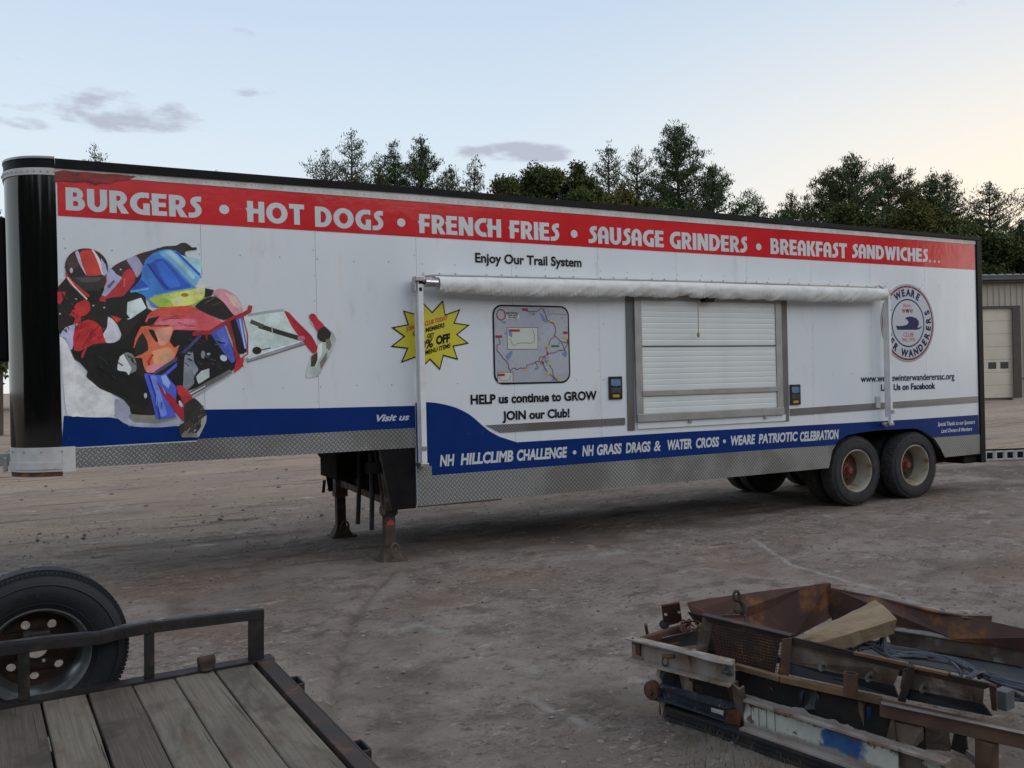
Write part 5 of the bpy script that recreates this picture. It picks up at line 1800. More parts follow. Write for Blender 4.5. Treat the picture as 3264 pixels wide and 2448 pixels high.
for u in (10.49, 11.775):
    for side in (-1, 1):
        wheel_group(u, side)
    part('axle', MB().tube([(u, D + .55, .52), (u, D + W - .55, .52)], .065, 14), 'under', FT, smooth=True)
    part('brake_drum', MB().lathe([(.001, 0), (.20, 0), (.20, .16), (.001, .16)], (u, D + .58, .52), (0, 1, 0), 24), 'under', FT)
    part('brake_drum', MB().lathe([(.001, 0), (.20, 0), (.20, .16), (.001, .16)], (u, D + W - .74, .52), (0, 1, 0), 24), 'under', FT)
for y in (D + .75, D + W - .75):
    mb = MB()
    mb.box(9.9, 12.4, y - .05, y + .05, .72, .90)
    for u in (10.49, 11.775):
        pts = [(u - .5 + 1.0 * i / 8, y, .66 - .10 * math.sin(math.pi * i / 8)) for i in range(9)]
        mb.tube(pts, .035, 6)
    part('suspension', mb, 'under', FT)
for y in (D + .70, D + W - .70):
    part('frame_rail', MB().beam((3.6, y, .70), (9.7, y, .70), .10, .13, sec='I', t=.015), 'under', FT)
cm = MB()
for k in range(10):
    cm.box(3.9 + k * .6, 3.97 + k * .6, D + .05, D + W - .05, .625, .70)
part('cross_member', cm, 'under', FT)
part('wheel_tub', MB().box(9.96, 12.4, D + .75, D + W - .75, .75, 1.05), 'under', FT)
# red-brown edge under the tread plate
part('skid_edge', MB().prism_y([(3.50, .590), (4.55, .586), (4.55, .603), (3.50, .604)], D - .004, D + .03), 'rust', FT)

# ------------------------------------------------------------------ drop in the frame and landing gear
zg0, zg1 = 1.272, .62
part('gusset_plate', MB().prism_y([(3.06, 1.27), (3.475, 1.27), (3.475, .585), (3.19, .585)], D + .005, D + .03), 'black_dull', FT)
part('gusset_plate', MB().prism_y([(3.03, 1.27), (3.475, 1.27), (3.475, .55), (3.13, .55)], D + W - .03, D + W - .005), 'black_dull', FT)
part('gusset_flange', MB().beam((3.056, D + .016, 1.268), (3.187, D + .016, .585), .022, .010, up=(1, 0, 0)), 'dark_steel', FT)
part('drop_bulkhead', MB().box(3.44, 3.475, D + .04, D + W - .04, .60, 1.27), 'under', FT)
part('gooseneck_beam', MB().beam((.2, D + .7, 1.262), (3.43, D + .7, 1.262), .1, .07, sec='I', t=.014), 'under', FT)
part('tool_box', MB().box(2.85, 3.3, D + 1.0, D + 1.75, .85, 1.235), 'under', FT, bevel=.01)
fn, ff_ = P(1245, 1785), P(1088, 1708)
legs = [(3.215, fn.y + .03), (3.19, 11.30)]
for i, (u, y) in enumerate(legs):
    lg = bpy.data.objects.new('landing_leg', None)
    COL.objects.link(lg)
    lg.parent = FT
    lg.location = Vector((u, y, 0)) - FT.location
    part('outer_tube', MB().box(u - .075, u + .075, y - .07, y + .07, .52, 1.268).box(u - .085, u + .085, y - .08, y + .08, .52, .60), 'rust_grey', lg, bevel=.006)
    part('inner_tube', MB().box(u - .060, u + .060, y - .055, y + .055, .10, .53), 'leg_steel', lg, bevel=.005)
    part('foot', MB().add([(u - .125, y - .11, .0), (u + .14, y - .11, .0), (u + .14, y + .11, .0), (u - .125, y + .11, .0), (u - .062, y - .06, .14), (u + .062, y - .06, .14), (u + .062, y + .06, .14), (u - .062, y + .06, .14)],
         [(0, 1, 2, 3), (4, 7, 6, 5), (0, 4, 5, 1), (1, 5, 6, 2), (2, 6, 7, 3), (3, 7, 4, 0)]).box(u - .15, u + .18, y - .13, y + .13, -.01, .012), 'foot_rust', lg)
    mb = MB()
    for q in ring(0, 0, .062, .085, .034, -90, 270, 16):
        pass
    pts = [(u + .015 + .05 * math.cos(t), y - .145 + .0, .13 + .075 * math.sin(t)) for t in [2 * math.pi * k / 16 for k in range(17)]]
    mb.tube(pts, .014, 6)
    part('foot_lug', mb, 'foot_rust', lg, smooth=True)
    if i == 0:
        part('paint_mark', MB().prism_y([(u - .045, .40), (u + .035, .395), (u + .045, .425), (u + .01, .465), (u - .01, .455), (u - .04, .43)], y - .0605, y - .0575), 'mark_red', lg)
        part('gear_collar', MB().box(u - .08, u + .08, y - .082, y + .08, .50, .585), 'weedy', lg, bevel=.02)
br = MB()
br.beam((3.20, legs[0][1], .66), (3.19, legs[1][1], .70), .03, .08)
part('cross_brace', br, 'rust_grey', FT)
part('diagonal_brace', MB().beam((3.04, D + .10, 1.25), (3.15, legs[0][1] - .05, .60), .018, .022), 'dark_steel', FT)
part('diagonal_brace', MB().beam((2.75, 11.0, 1.25), (3.15, legs[1][1] - .1, .76), .025, .03), 'rust_grey', FT)
sB = []
for (x1, y1, x2, y2, dep) in ((770, 450, 760, 1170, .9), (890, 450, 900, 1230, .45)):
    a = g4(x1, y1)
    b = g4(x2, y2)
    pa, pb = S(*a, -dep), S(*b, -dep)
    part('hanging_strap', MB().tube([(pa[0], D + dep, pa[1]), ((pa[0] + pb[0]) / 2 + .01, D + dep, (pa[1] + pb[1]) / 2), (pb[0], D + dep, pb[1])], .028, 6), 'rubber', FT)
pa, pb = S(*g4(425, 765), -2.2), S(*g4(412, 855), -2.2)
part('hanging_strap', MB().tube([(pa[0], D + 2.2, pa[1] + .05), (pb[0], D + 2.2, pb[1])], .022, 6), 'rubber', FT)
part('crank_rod', MB().tube([(3.1, D + .12, 1.05), (3.16, D + .12, 1.05), (3.16, D + .05, 1.05)], .012, 6).box(2.95, 3.12, D + .10, D + .2, 1.0, 1.12), 'under', FT)

# ------------------------------------------------------------------ flatbed utility trailer in the foreground
Bd = ray(-122, 1091).normalized()
Ad = ray(5943, 1168).normalized()
Ad = (Ad - Bd * Ad.dot(Bd)).normalized()
Nd = Ad.cross(Bd).normalized()
C0 = P(808, 2113, .65)
def FB(a, b, n=0.0):
    return C0 + Ad * a + Bd * b + Nd * n
def hit(px, py, pt, nrm):
    d = ray(px, py)
    o_ = Vector((0, 0, CAM_H))
    t = (pt - o_).dot(nrm) / d.dot(nrm)
    return o_ + d * t
def deck_a(px, py):
    p = hit(px, py, C0, Nd) - C0
    return p.dot(Ad), p.dot(Bd)
def fbox(mb, a0, a1, b0, b1, n0, n1):
    return mb.hexa([FB(a0, b0, n0), FB(a1, b0, n0), FB(a1, b1, n0), FB(a0, b1, n0), FB(a0, b0, n1), FB(a1, b0, n1), FB(a1, b1, n1), FB(a0, b1, n1)])
UT = thing('utility_trailer', P(600, 2300, 0), 'low flatbed utility trailer with grey plank deck and black steel side rail', 'utility trailer')
E_ = [deck_a(px, 2262 - .184 * px)[0] for px in (130, 278, 423, 556, 683.5, 808)]
E_ = [E_[0] - .19 * k for k in (9, 8, 7, 6, 5, 4, 3, 2, 1)] + E_
# boards as one local mesh each, laid out so the grain runs along them
def plank(a0, a1, b0, b1, mat, dn=0.0, seed=0):
    r_ = random.Random(seed)
    ob = bpy.data.objects.new('plank', bpy.data.meshes.new('plank'))
    w, l, t = a1 - a0, b1 - b0, .04
    n = 8
    vs = []
    for k in range(n + 1):
        y = l * k / n
        e0, e1 = r_.uniform(0, .003), r_.uniform(0, .003)
        z = r_.uniform(-.0015, .0015)
        c = .004
        vs += [(e0, y, -t), (e0, y, z - c), (e0 + c, y, z), (w / 2, y, z + .001), (w - e1 - c, y, z), (w - e1, y, z - c), (w - e1, y, -t)]
    fs = []
    for k in range(n):
        for j in range(7):
            j2 = (j + 1) % 7
            fs.append((k * 7 + j, k * 7 + j2, (k + 1) * 7 + j2, (k + 1) * 7 + j))
    fs += [tuple(range(6, -1, -1)), tuple(range(n * 7, n * 7 + 7))]
    ob.data.from_pydata(vs, [], fs)
    ob.data.materials.append(M[mat])
    COL.objects.link(ob)
    ob.parent = UT
    mt = Matrix((Ad, Bd, Nd)).transposed().to_4x4()
    mt.translation = FB(a0, b0, dn) - UT.location
    ob.matrix_local = mt
    return ob
for k in range(len(E_) - 1):
    gap = .0018 if k != 9 else .006
    plank(E_[k] + gap, E_[k + 1] - gap, -3.0, -.004, 'plank_dark' if k in (8, 10) or k < 8 and k % 2 else 'plank', random.Random(k).uniform(-.003, .003), k)
e = Nd
part('deck_edge', fbox(fbox(MB(), -2.9, .105, .0, .075, -.012, .006), -2.9, .105, .062, .075, -.11, -.012), 'rail_steel', UT, bevel=.002)
part('deck_lip', fbox(MB(), -2.9, .0, -.012, -.003, -.004, .012), 'rail_steel', UT)
part('end_beam', fbox(fbox(MB(), .016, .085, -3.0, .0, -.10, .004), .085, .095, -3.0, .075, -.10, .004), 'rust_edge', UT, bevel=.003)
part('joist', fbox(MB(), -2.9, .0, -.50, -.44, -.14, -.043), 'dark_steel', UT)
part('joist', fbox(MB(), -2.9, .0, -1.4, -1.34, -.14, -.043), 'dark_steel', UT)
part('joist', fbox(MB(), -2.9, .0, -2.4, -2.34, -.14, -.043), 'dark_steel', UT)
for px, py in ((925, 2168), (1125, 2378)):
    a, b = deck_a(px, py)
    mb = MB()
    fbox(mb, .096, .135, b - .055, b - .045, -.10, -.005)
    fbox(mb, .096, .135, b + .045, b + .055, -.10, -.005)
    fbox(mb, .128, .138, b - .045, b + .045, -.10, -.005)
    part('stake_pocket', mb, 'dark_steel', UT, bevel=.003)
# upright posts and the bent top rail
def on_rail(px, py, b=.04):
    p = hit(px, py, FB(0, b), Bd) - C0
    return p.dot(Ad), p.dot(Nd)
TR = [on_rail(px, py) for px, py in ((-320, 2085), (-120, 2062), (0, 2050), (170, 2028), (320, 2015), (392, 1996), (470, 1981), (590, 1966), (838, 1937))]
mb = MB()
for (a, n), (a2, n2) in zip(TR[:-1], TR[1:]):
    for (d0, d1, e0, e1) in ((-.026, .026, -.006, 0), (-.026, -.020, -.050, -.006)):
        mb.hexa([FB(a, .04 + d0, n + e0), FB(a2, .04 + d0, n2 + e0), FB(a2, .04 + d1, n2 + e0), FB(a, .04 + d1, n + e0),
                 FB(a, .04 + d0, n + e1), FB(a2, .04 + d0, n2 + e1), FB(a2, .04 + d1, n2 + e1), FB(a, .04 + d1, n + e1)])
part('top_rail', mb, 'rail_steel', UT, bevel=.002)
lt = MB()
for (a, n), (a2, n2) in zip(TR[:-1], TR[1:]):
    lt.hexa([FB(a, .035, n), FB(a2, .035, n2), FB(a2, .064, n2), FB(a, .064, n), FB(a, .035, n + .0012), FB(a2, .035, n2 + .0012), FB(a2, .064, n2 + .0012), FB(a, .064, n + .0012)])
part('worn_edge', lt, 'worn_edge', UT)
def rail_n(a):
    return float(np.interp(a, [t[0] for t in TR], [t[1] for t in TR]))
for px, py, w in ((76, 2230, .045), (474, 2150, .045), (-300, 2290, .045)):
    a = on_rail(px, py)[0]
    part('rail_post', fbox(MB(), a - w / 2, a + w / 2, .020, .028, .006, rail_n(a) - .006), 'rail_steel', UT, bevel=.002)
a1 = TR[-1][0]
part('rail_post', fbox(fbox(MB(), a1 - .078, a1, .018, .026, .006, TR[-1][1] - .0065), a1 - .008, a1, .026, .066, .006, TR[-1][1] - .0065), 'rail_steel', UT, bevel=.002)
a, b = deck_a(645, 2118)
cl = fbox(fbox(MB(), a - .035, a + .035, .0, .05, .007, .045), a - .03, a + .02, -.03, .0, .007, .02)
cl.lathe([(.001, -.04), (.024, -.04), (.024, .04), (.001, .04)], FB(a, .022, .045), Ad, 12)
part('chain_clevis', cl, 'rust_dark', UT, bevel=.006)
for a in (-.35, -1.6):
    pass

# spare wheel hung outside the rail
WB = .075 + .13
wc = hit(118, 2072, FB(0, WB), Bd)
SW = thing('spare_wheel', wc - Vector((0, 0, .37)), 'old black spare wheel with rusty steel rim hung outside the side rail', 'wheel')
RT = .372
ax = -Bd
tp = [(.205, .085), (.215, .100), (.26, .118), (.30, .120), (.335, .108), (.352, .095), (.360, .083), (.366, .06), (.358, .056), (.358, .046), (.368, .042), (.372, 0), (.368, -.042), (.358, -.046), (.358, -.056), (.366, -.06), (.360, -.083), (.352, -.095), (.335, -.108), (.30, -.12), (.26, -.118), (.215, -.10), (.205, -.085)]
part('tyre', MB().lathe(tp, wc, ax, 72, closed=True), 'tyre_old', SW, smooth=True)
part('shoulder_lug', lugs(lugs(MB(), wc, ax, 120, .345, .3715, .070, .092, .75), wc, ax, 90, .360, .3745, -.02, .052, .8), 'tyre_old', SW, kind='stuff')
part('sidewall_ring', MB().lathe([(.318, .1155), (.322, .1195), (.327, .1125)], wc, ax, 72).lathe([(.232, .1065), (.236, .1125), (.241, .1125)], wc, ax, 72), 'tyre_old', SW, smooth=True, kind='stuff')
raised = MB()
for k in range(30):
    if k % 15 > 9:
        continue
    t = math.radians(60 + k * 5.2)
    e = Ad * math.cos(t) + Nd * math.sin(t)
    f_ = Ad * -math.sin(t) + Nd * math.cos(t)
    for (p_, q_) in ((-.006, -.003), (.003, .006)) if k % 2 else ((-.006, .006),):
        raised.hexa([wc + e * r + f_ * s_ + ax * h for h in (.112, .1215) for r, s_ in ((.268, p_), (.268, q_), (.288, q_), (.288, p_))])
part('sidewall_mark', raised, 'tyre_old', SW, kind='stuff')
rm = [(.214, .094), (.213, .106), (.207, .106), (.203, .094), (.199, .080), (.190, .070), (.182, .04), (.174, .0), (.170, -.030), (.167, -.045)]
part('rim', MB().lathe(rm, wc, ax, 72), 'rim_steel', SW, smooth=True)
def filled(loops, ext):
    cu_ = bpy.data.curves.new('c', 'CURVE')
    cu_.dimensions = '2D'
    cu_.fill_mode = 'BOTH'
    cu_.extrude = ext
    for lp in loops:
        s_ = cu_.splines.new('POLY')
        s_.points.add(len(lp) - 1)
        for i, (x, y) in enumerate(lp):
            s_.points[i].co = (x, y, 0, 1)
        s_.use_cyclic_u = True
    ob = bpy.data.objects.new('c', cu_)
    COL.objects.link(ob)
    dg = bpy.context.evaluated_depsgraph_get()
    me = bpy.data.meshes.new_from_object(ob.evaluated_get(dg))
    vs = [tuple(v.co) for v in me.vertices]
    fs = [tuple(p.vertices) for p in me.polygons]
    bpy.data.objects.remove(ob)
    bpy.data.curves.remove(cu_)
    bpy.data.meshes.remove(me)
    return vs, fs
def circ(x, y, r, n=20):
    return [(x + r * math.cos(2 * math.pi * k / n), y + r * math.sin(2 * math.pi * k / n)) for k in range(n)]
lo = [circ(0, 0, .170, 60), circ(0, 0, .046, 28)]
for k in range(7):
    t = math.radians(8 + k * 51.43)
    lo.append(circ(.122 * math.cos(t), .122 * math.sin(t), .0185, 16))
for k in range(6):
    t = math.radians(-5 + k * 60)
    lo.append(circ(.066 * math.cos(t), .066 * math.sin(t), .0075, 10))
vs, fs = filled(lo, .002)
out = []
for x, y, z in vs:
    r = math.hypot(x, y)
    dish = -.035 + .020 * math.exp(-((r - .10) / .04) ** 2)
    out.append(wc + Ad * x + Nd * y + ax * (dish + z))
part('disc', MB().add(out, fs), 'disc_rust', SW)
mb = MB()
for q0 in (-.02, .03):
    pass
# mounting arm that carries the spare on the rail
hb = MB()
hb.beam(wc + Nd * .075 - Ad * .06 + ax * .04, wc + Nd * .075 + Ad * .05 + ax * .04, .05, .05, up=Nd)
hb.beam(wc + Nd * .075 + ax * .03, wc + Nd * .075 + ax * .17, .05, .04, up=Nd)
part('spare_bracket', hb, 'dark_steel', UT, bevel=.006)
part('spare_hook', MB().tube([wc + Nd * (.005 + .03 * math.sin(t)) + Ad * (.0 + .03 * math.cos(t)) + ax * .02 for t in [math.pi * k / 8 for k in range(9)]], .009, 8), 'rust', UT, smooth=True)

# ------------------------------------------------------------------ scrap steel in the right foreground
c2 = lambda x, y, z: P(1950 + .3786 * x, 1820 + .3786 * y, z)
c3 = lambda x, y, z: P(2500 + .3786 * x, 1820 + .3786 * y, z)
UPV = Vector((0, 0, 1))
def sheet(pts, t=.008):
    """steel plate through the given outline, thickness away from the camera"""
    n = (Vector(pts[1]) - Vector(pts[0])).cross(Vector(pts[2]) - Vector(pts[0])).normalized()
    mid_ = sum((Vector(p) for p in pts), Vector()) / len(pts)
    if n.dot(Vector((0, 0, CAM_H)) - mid_) > 0:
        n = -n
    return MB().plate(pts, n * t)
# a) bin with rust orange walls
HB = thing('rusty_bin', c2(1835, 250, 0), 'long open bin of rust orange sheet steel behind the scrap frame', 'steel bin')
zt = .62
part('wall', sheet([c2(635, 265, zt), c2(830, 230, zt), c2(1200, 178, zt), c2(1660, 122, zt), c2(1830, 98, zt + .01), c2(1850, 385, .36), c2(1530, 552, .30), c2(1130, 470, .42), c2(900, 395, .50), c2(665, 345, .56)], .008), 'rust_orange', HB)
part('wall', sheet([c2(1836, 150, zt - .02), c3(570, 185, zt - .02), c3(800, 232, zt - .03), c3(1240, 345, zt - .03), c3(1500, 385, zt - .03), c3(2300, 560, zt - .04),
                    c3(2300, 720, .46), c3(1400, 570, .46), c3(1000, 480, .45), c3(400, 440, .36)], .008), 'rust_orange', HB)
part('wall_flange', sheet([c3(1490, 375, zt - .025), c3(1745, 378, zt), c3(1742, 425, zt - .03), c3(1500, 392, zt - .03)], .01), 'rust', HB)
part('corner_seam', MB().tube([c2(1836, 105, zt + .01), c2(1848, 380, .37)], .006, 6), 'rust_grey', HB)
part('hanger_loop', MB().tube([c2(905, 378, .53), c2(960, 372, .55), c2(1040, 368, .555), c2(1120, 372, .54), c2(1128, 450, .48)], .006, 6), 'rust_grey', HB, smooth=True)
part('ledge', sheet([c3(850, 470, .47), c3(1200, 505, .47), c3(1500, 560, .47), c3(1900, 610, .47), c3(2300, 680, .47), c3(2300, 700, .46), c3(1900, 632, .46), c3(1500, 585, .46), c3(1150, 530, .46), c3(860, 488, .46)], .006), 'dust', HB)
part('inner_wall', sheet([c3(855, 485, .455), c3(1200, 535, .455), c3(1600, 600, .455), c3(2300, 715, .455), c3(2300, 860, .36), c3(1700, 735, .36), c3(900, 610, .36)], .006), 'rust_grey', HB)
part('floor', sheet([c3(880, 600, .358), c3(1700, 728, .358), c3(2300, 850, .358), c3(2300, 1120, .30), c3(1700, 900, .30), c3(1000, 760, .30), c3(300, 720, .30), c3(500, 560, .34)], .006), 'bluegrey', HB)
part('floor', sheet([c2(640, 350, .545), c2(900, 400, .495), c2(1140, 475, .415), c2(1525, 555, .295), c2(1500, 600, .26), c2(900, 600, .24), c2(760, 520, .28)], .006), 'dark_steel', HB)
# b) frame of channels and angles
FR = thing('scrap_frame', c2(1200, 1300, 0), 'rusty dust covered frame of bolted steel channels and plates on the dirt', 'scrap frame')
A_t, A_b = .45, .31
a0, a1_ = c2(170, 570, A_t), c2(1040, 775, A_t)
part('channel', MB().beam(a0 - UPV * .065 + Vector((0, .03, 0)), a1_ - UPV * .065 + Vector((0, .03, 0)), .07, .135, sec='C', t=.010), 'dusty_steel', FR)
part('dust_layer', sheet([c2(262, 592, A_t + .004), c2(450, 630, A_t + .004), c2(660, 680, A_t + .006), c2(820, 720, A_t + .008), c2(960, 755, A_t + .006), c2(1030, 772, A_t + .003), c2(1010, 792, A_t + .001), c2(840, 760, A_t + .002), c2(600, 690, A_t), c2(400, 640, A_t)], .004), 'dust', FR)
part('flange_lip', sheet([c2(185, 690, .315), c2(430, 770, .315), c2(640, 850, .315), c2(900, 930, .315), c2(1035, 960, .315), c2(1040, 905, .33), c2(900, 880, .33), c2(640, 815, .33), c2(430, 745, .33), c2(190, 668, .33)], .008), 'dust', FR)
part('end_plate', sheet([c2(165, 568, .455), c2(172, 570, .455), c2(240, 625, .42), c2(178, 700, .31), c2(172, 690, .32)], .01), 'rust_grey', FR)
b0, b1 = c2(215, 568, A_t), c2(640, 440, A_t)
part('channel', MB().beam(b0 - UPV * .05, b1 - UPV * .05, .035, .10), 'rust', FR, bevel=.003)
part('inner_plate', sheet([c2(430, 565, .43), c2(735, 500, .43), c2(735, 625, .32), c2(560, 640, .32), c2(440, 610, .36)], .008), 'bluegrey', FR)
part('inner_plate', sheet([c2(560, 640, .325), c2(735, 620, .325), c2(735, 640, .32), c2(600, 662, .32)], .006), 'dust', FR)
part('upright_pin', MB().tube([c2(300, 530, .43), c2(285, 452, .50)], .010, 8), 'rust', FR, smooth=True)
part('upright_plate', sheet([c2(422, 295, .60), c2(572, 268, .61), c2(592, 415, .47), c2(560, 440, .45), c2(440, 470, .43)], .012), 'rust', FR, bevel=.002)
for x, y in ((450, 365), (560, 345)):
    p = c2(x, y, .54)
    part('bolt', MB().lathe([(.001, -.012), (.008, -.012), (.009, 0), (.001, 0)], p, (0, 1, 0), 8), 'chip', FR)
part('rubber_pad', MB().lathe([(.001, -.015), (.028, -.012), (.03, .012), (.001, .015)], c2(440, 450, .45), (.9, .3, 0), 16), 'rubber', FR)
# bolts and rings hung on the first channel
def ringbolt(x, y, z, r=.03, mat='rust_grey'):
    p = c2(x, y, z)
    pts = [p + Vector((r * math.cos(t), -.03, r * 1.3 * math.sin(t))) for t in [2 * math.pi * k / 14 for k in range(15)]]
    part('ring_bolt', MB().tube(pts, .006, 6), mat, FR, smooth=True)
ringbolt(425, 745, .36, .022)
ringbolt(710, 770, .375, .020)
part('bolt', MB().tube([c2(400, 705, .40) + Vector((0, -.03, 0)), c2(520, 715, .41) + Vector((0, -.01, 0))], .013, 8), 'rust', FR, smooth=True)
part('bolt', MB().tube([c2(895, 835, .38) + Vector((0, -.03, 0)), c2(985, 850, .385) + Vector((0, -.005, 0))], .012, 8).lathe([(.001, -.01), (.026, -.008), (.026, .008), (.001, .01)], c2(985, 845, .385), Ad, 10), 'bluegrey', FR)
part('clip_plate', sheet([c2(515, 650, .435), c2(530, 655, .435), c2(532, 755, .35), c2(517, 750, .35)], .02), 'rust', FR)
# roller and bracket at the left foot
part('bearing_plate', sheet([c2(385, 800, .30), c2(470, 790, .31), c2(488, 900, .24), c2(400, 960, .2), c2(375, 870, .25)], .02), 'dusty_steel', FR)
part('bearing_plate', sheet([c2(400, 950, .20), c2(480, 960, .20), c2(490, 1190, .03), c2(420, 1240, .0), c2(405, 1110, .08), c2(340, 1080, .1)], .02), 'dusty_steel', FR)
part('roller', MB().lathe([(.001, -.03), (.020, -.03), (.022, -.012), (.052, -.010), (.056, .0), (.056, .03), (.03, .034), (.03, .14), (.001, .14)], c2(335, 1010, .16), (1, .25, 0), 24), 'rust', FR, smooth=True)
part('roller', MB().lathe([(.001, -.04), (.05, -.04), (.055, 0), (.055, .05), (.001, .05)], c2(550, 920, .24) + Vector((0, .08, 0)), (.3, 1, 0), 20), 'dark_steel', FR, smooth=True)
part('stiffener', sheet([c2(480, 800, .31), c2(600, 830, .30), c2(610, 880, .27), c2(600, 1010, .19), c2(565, 870, .27)], .01), 'rust_grey', FR)
part('leg_plate', sheet([c2(600, 840, .295), c2(735, 870, .29), c2(805, 900, .28), c2(810, 1010, .2), c2(720, 1040, .18), c2(605, 1020, .18)], .012), 'dusty_steel', FR)
part('leg_plate', sheet([c2(655, 870, .285), c2(720, 885, .28), c2(715, 930, .25), c2(650, 925, .25)], .02), 'rust', FR)
part('notched_plate', sheet([c2(770, 980, .22), c2(860, 950, .24), c2(1010, 990, .23), c2(1000, 1120, .14), c2(880, 1085, .15), c2(860, 1045, .18), c2(775, 1035, .18)], .012), 'cream_paint', FR)
part('notch_block', sheet([c2(705, 968, .23), c2(765, 985, .225), c2(765, 1045, .18), c2(705, 1030, .18)], .05), 'rust', FR)
part('post', MB().beam(c2(1062, 960, .33) + Vector((.0, .0, 0)), c2(1110, 1320, .04), .035, .06, up=(0, 1, 0), sec='C', t=.01), 'rust_grey', FR)
part('post', sheet([c2(960, 960, .30), c2(1060, 935, .33), c2(1085, 1180, .14), c2(1020, 1130, .17)], .012), 'rust', FR)
# c) dark bar with the rusty block end
DBm = thing('dark_bar', c2(700, 1250, 0), 'dark blue grey bar with rusty block end and a small white tag', 'steel bar')
part('bar', MB().beam(c2(405, 1010, .17), c2(985, 1200, .13), .05, .085, sec='C', t=.012), 'blue_steel', DBm)
part('block_end', MB().beam(c2(960, 1205, .12), c2(1095, 1235, .11), .07, .10), 'rust', DBm, bevel=.008)
part('top_strip', sheet([c2(420, 975, .215), c2(620, 1020, .205), c2(830, 1060, .20), c2(1060, 1120, .19), c2(1050, 1150, .175), c2(960, 1160, .17), c2(740, 1100, .175), c2(560, 1040, .18), c2(430, 1000, .195)], .006), 'blue_steel', DBm)
part('tag', sheet([c2(836, 1150, .165), c2(940, 1178, .16), c2(937, 1216, .135), c2(836, 1184, .14)], .002), 'tag_white', DBm)
def back_of(x, y, z, dy):
    return c2(x, y, z) + Vector((0, dy, 0))
inn = [back_of(600, 880, .30, .22), back_of(1500, 960, .38, .22), back_of(3000, 1330, .38, .22)]  # added dark sheet standing in for shade in the gaps under the frame
part('shade_sheet', MB().add([inn[0], inn[1], inn[2], Vector((inn[2].x, inn[2].y, .0)), Vector((inn[1].x, inn[1].y, .0)), Vector((inn[0].x, inn[0].y, .0))]
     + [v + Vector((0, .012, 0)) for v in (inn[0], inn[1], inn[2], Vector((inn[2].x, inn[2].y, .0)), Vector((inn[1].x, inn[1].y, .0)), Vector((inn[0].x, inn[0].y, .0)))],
     [(0, 1, 4, 5), (1, 2, 3, 4), (6, 7, 10, 11), (7, 8, 9, 10), (0, 1, 7, 6), (1, 2, 8, 7)]), 'painted_shade', FR)
# d) wire mesh guard
MG = thing('mesh_guard', c2(1150, 800, .2), 'rusty guard of coarse wire mesh in an angle iron frame', 'mesh guard')
part('frame', sheet([c2(762, 398, .58), c2(850, 432, .56), c2(800, 700, .36), c2(705, 672, .38)], .010), 'rust_grey', MG)
part('frame', MB().beam(c2(770, 395, .585), c2(1515, 575, .56), .05, .05, sec='L', t=.006), 'rust_dark', MG)
part('frame', MB().beam(c2(1500, 590, .55), c2(1435, 880, .34), .04, .03), 'rust', MG)
g00, g10, g11, g01 = c2(842, 452, .555), c2(1505, 600, .535), c2(1440, 868, .345), c2(905, 735, .375)
wm = MB()
nu, nv = 22, 11
def bil(u, v):
    p = (g00 * (1 - u) + g10 * u) * (1 - v) + (g01 * (1 - u) + g11 * u) * v
    return p + Vector((0, .018 * math.sin(math.pi * v) + .004 * math.sin(u * 40 + v * 9), .003 * math.sin(u * 31)))
for i in range(nu + 1):
    wm.tube([bil(i / nu, k / 8) for k in range(9)], .0017, 4, False)
for j in range(nv + 1):
    wm.tube([bil(k / 14, j / nv) for k in range(15)], .0017, 4, False)
part('wire_mesh', wm, 'rust', MG, kind='stuff')
part('back_sheet', sheet([c2(850, 470, .52) + Vector((0, .09, 0)), c2(1520, 600, .50) + Vector((0, .09, 0)), c2(1470, 900, .30) + Vector((0, .09, 0)), c2(860, 760, .30) + Vector((0, .09, 0))], .005), 'rust_dark', MG)
# e) bolted side panels above the lower rail
SP_ = thing('side_panel_row', c3(500, 1100, 0), 'row of bolted rusty side panels with black rubber skirting', 'steel panels')
def panel(tl, tr_, br_, bl_, z1, z0):
    """recessed panel: flange on top, plate, rubber strip along its foot"""
    TL, TRr, BR, BL = c3(*tl, z1), c3(*tr_, z1), c3(*br_, z0), c3(*bl_, z0)
    L_ = lambda p, q, t: p * (1 - t) + q * t
    back = Vector((0, .05, 0))
    part('top_flange', sheet([TL, TRr, L_(TRr, BR, .22) + back, L_(TL, BL, .22) + back], .006), 'rust_dark', SP_)
    part('panel', sheet([L_(TL, BL, .215) + back, L_(TRr, BR, .215) + back, L_(TRr, BR, .74) + back, L_(TL, BL, .74) + back], .008), 'rust_grey', SP_)
    part('rubber_skirt', sheet([L_(TL, BL, .70) + back * .9, L_(TRr, BR, .70) + back * .9, L_(TRr, BR, .98), L_(TL, BL, .98)], .010), 'rubber', SP_)
    return TL, TRr, BR, BL
panel((70, 560), (1068, 800), (960, 1075), (45, 880), .60, .40)
panel((1085, 805), (1775, 965), (1750, 1230), (1035, 1090), .60, .41)
for x, y, z in ((365, 815, .50), (765, 905, .50), (1225, 1000, .50), (1660, 1065, .50)):
    p = c3(x, y, z) + Vector((0, .035, 0))
    b_ = part('lime_bloom', MB().lathe([(.001, 0), (.030, .001), (.001, .002)], p, (0, -1, -.2), 12), 'bloom', SP_)
    part('bolt', MB().lathe([(.001, -.008), (.007, -.008), (.009, .0)], p - Vector((0, .006, 0)), (0, 1, 0), 6), 'dark_steel', SP_)
part('end_plate', sheet([c3(1045, 805, .60), c3(1110, 812, .60), c3(1020, 1110, .40), c3(955, 1095, .40)], .012), 'rust_dark', SP_)
part('end_plate', sheet([c3(1722, 960, .60), c3(1782, 975, .60), c3(1790, 1180, .44), c3(1745, 1170, .44)], .012), 'rust', SP_)
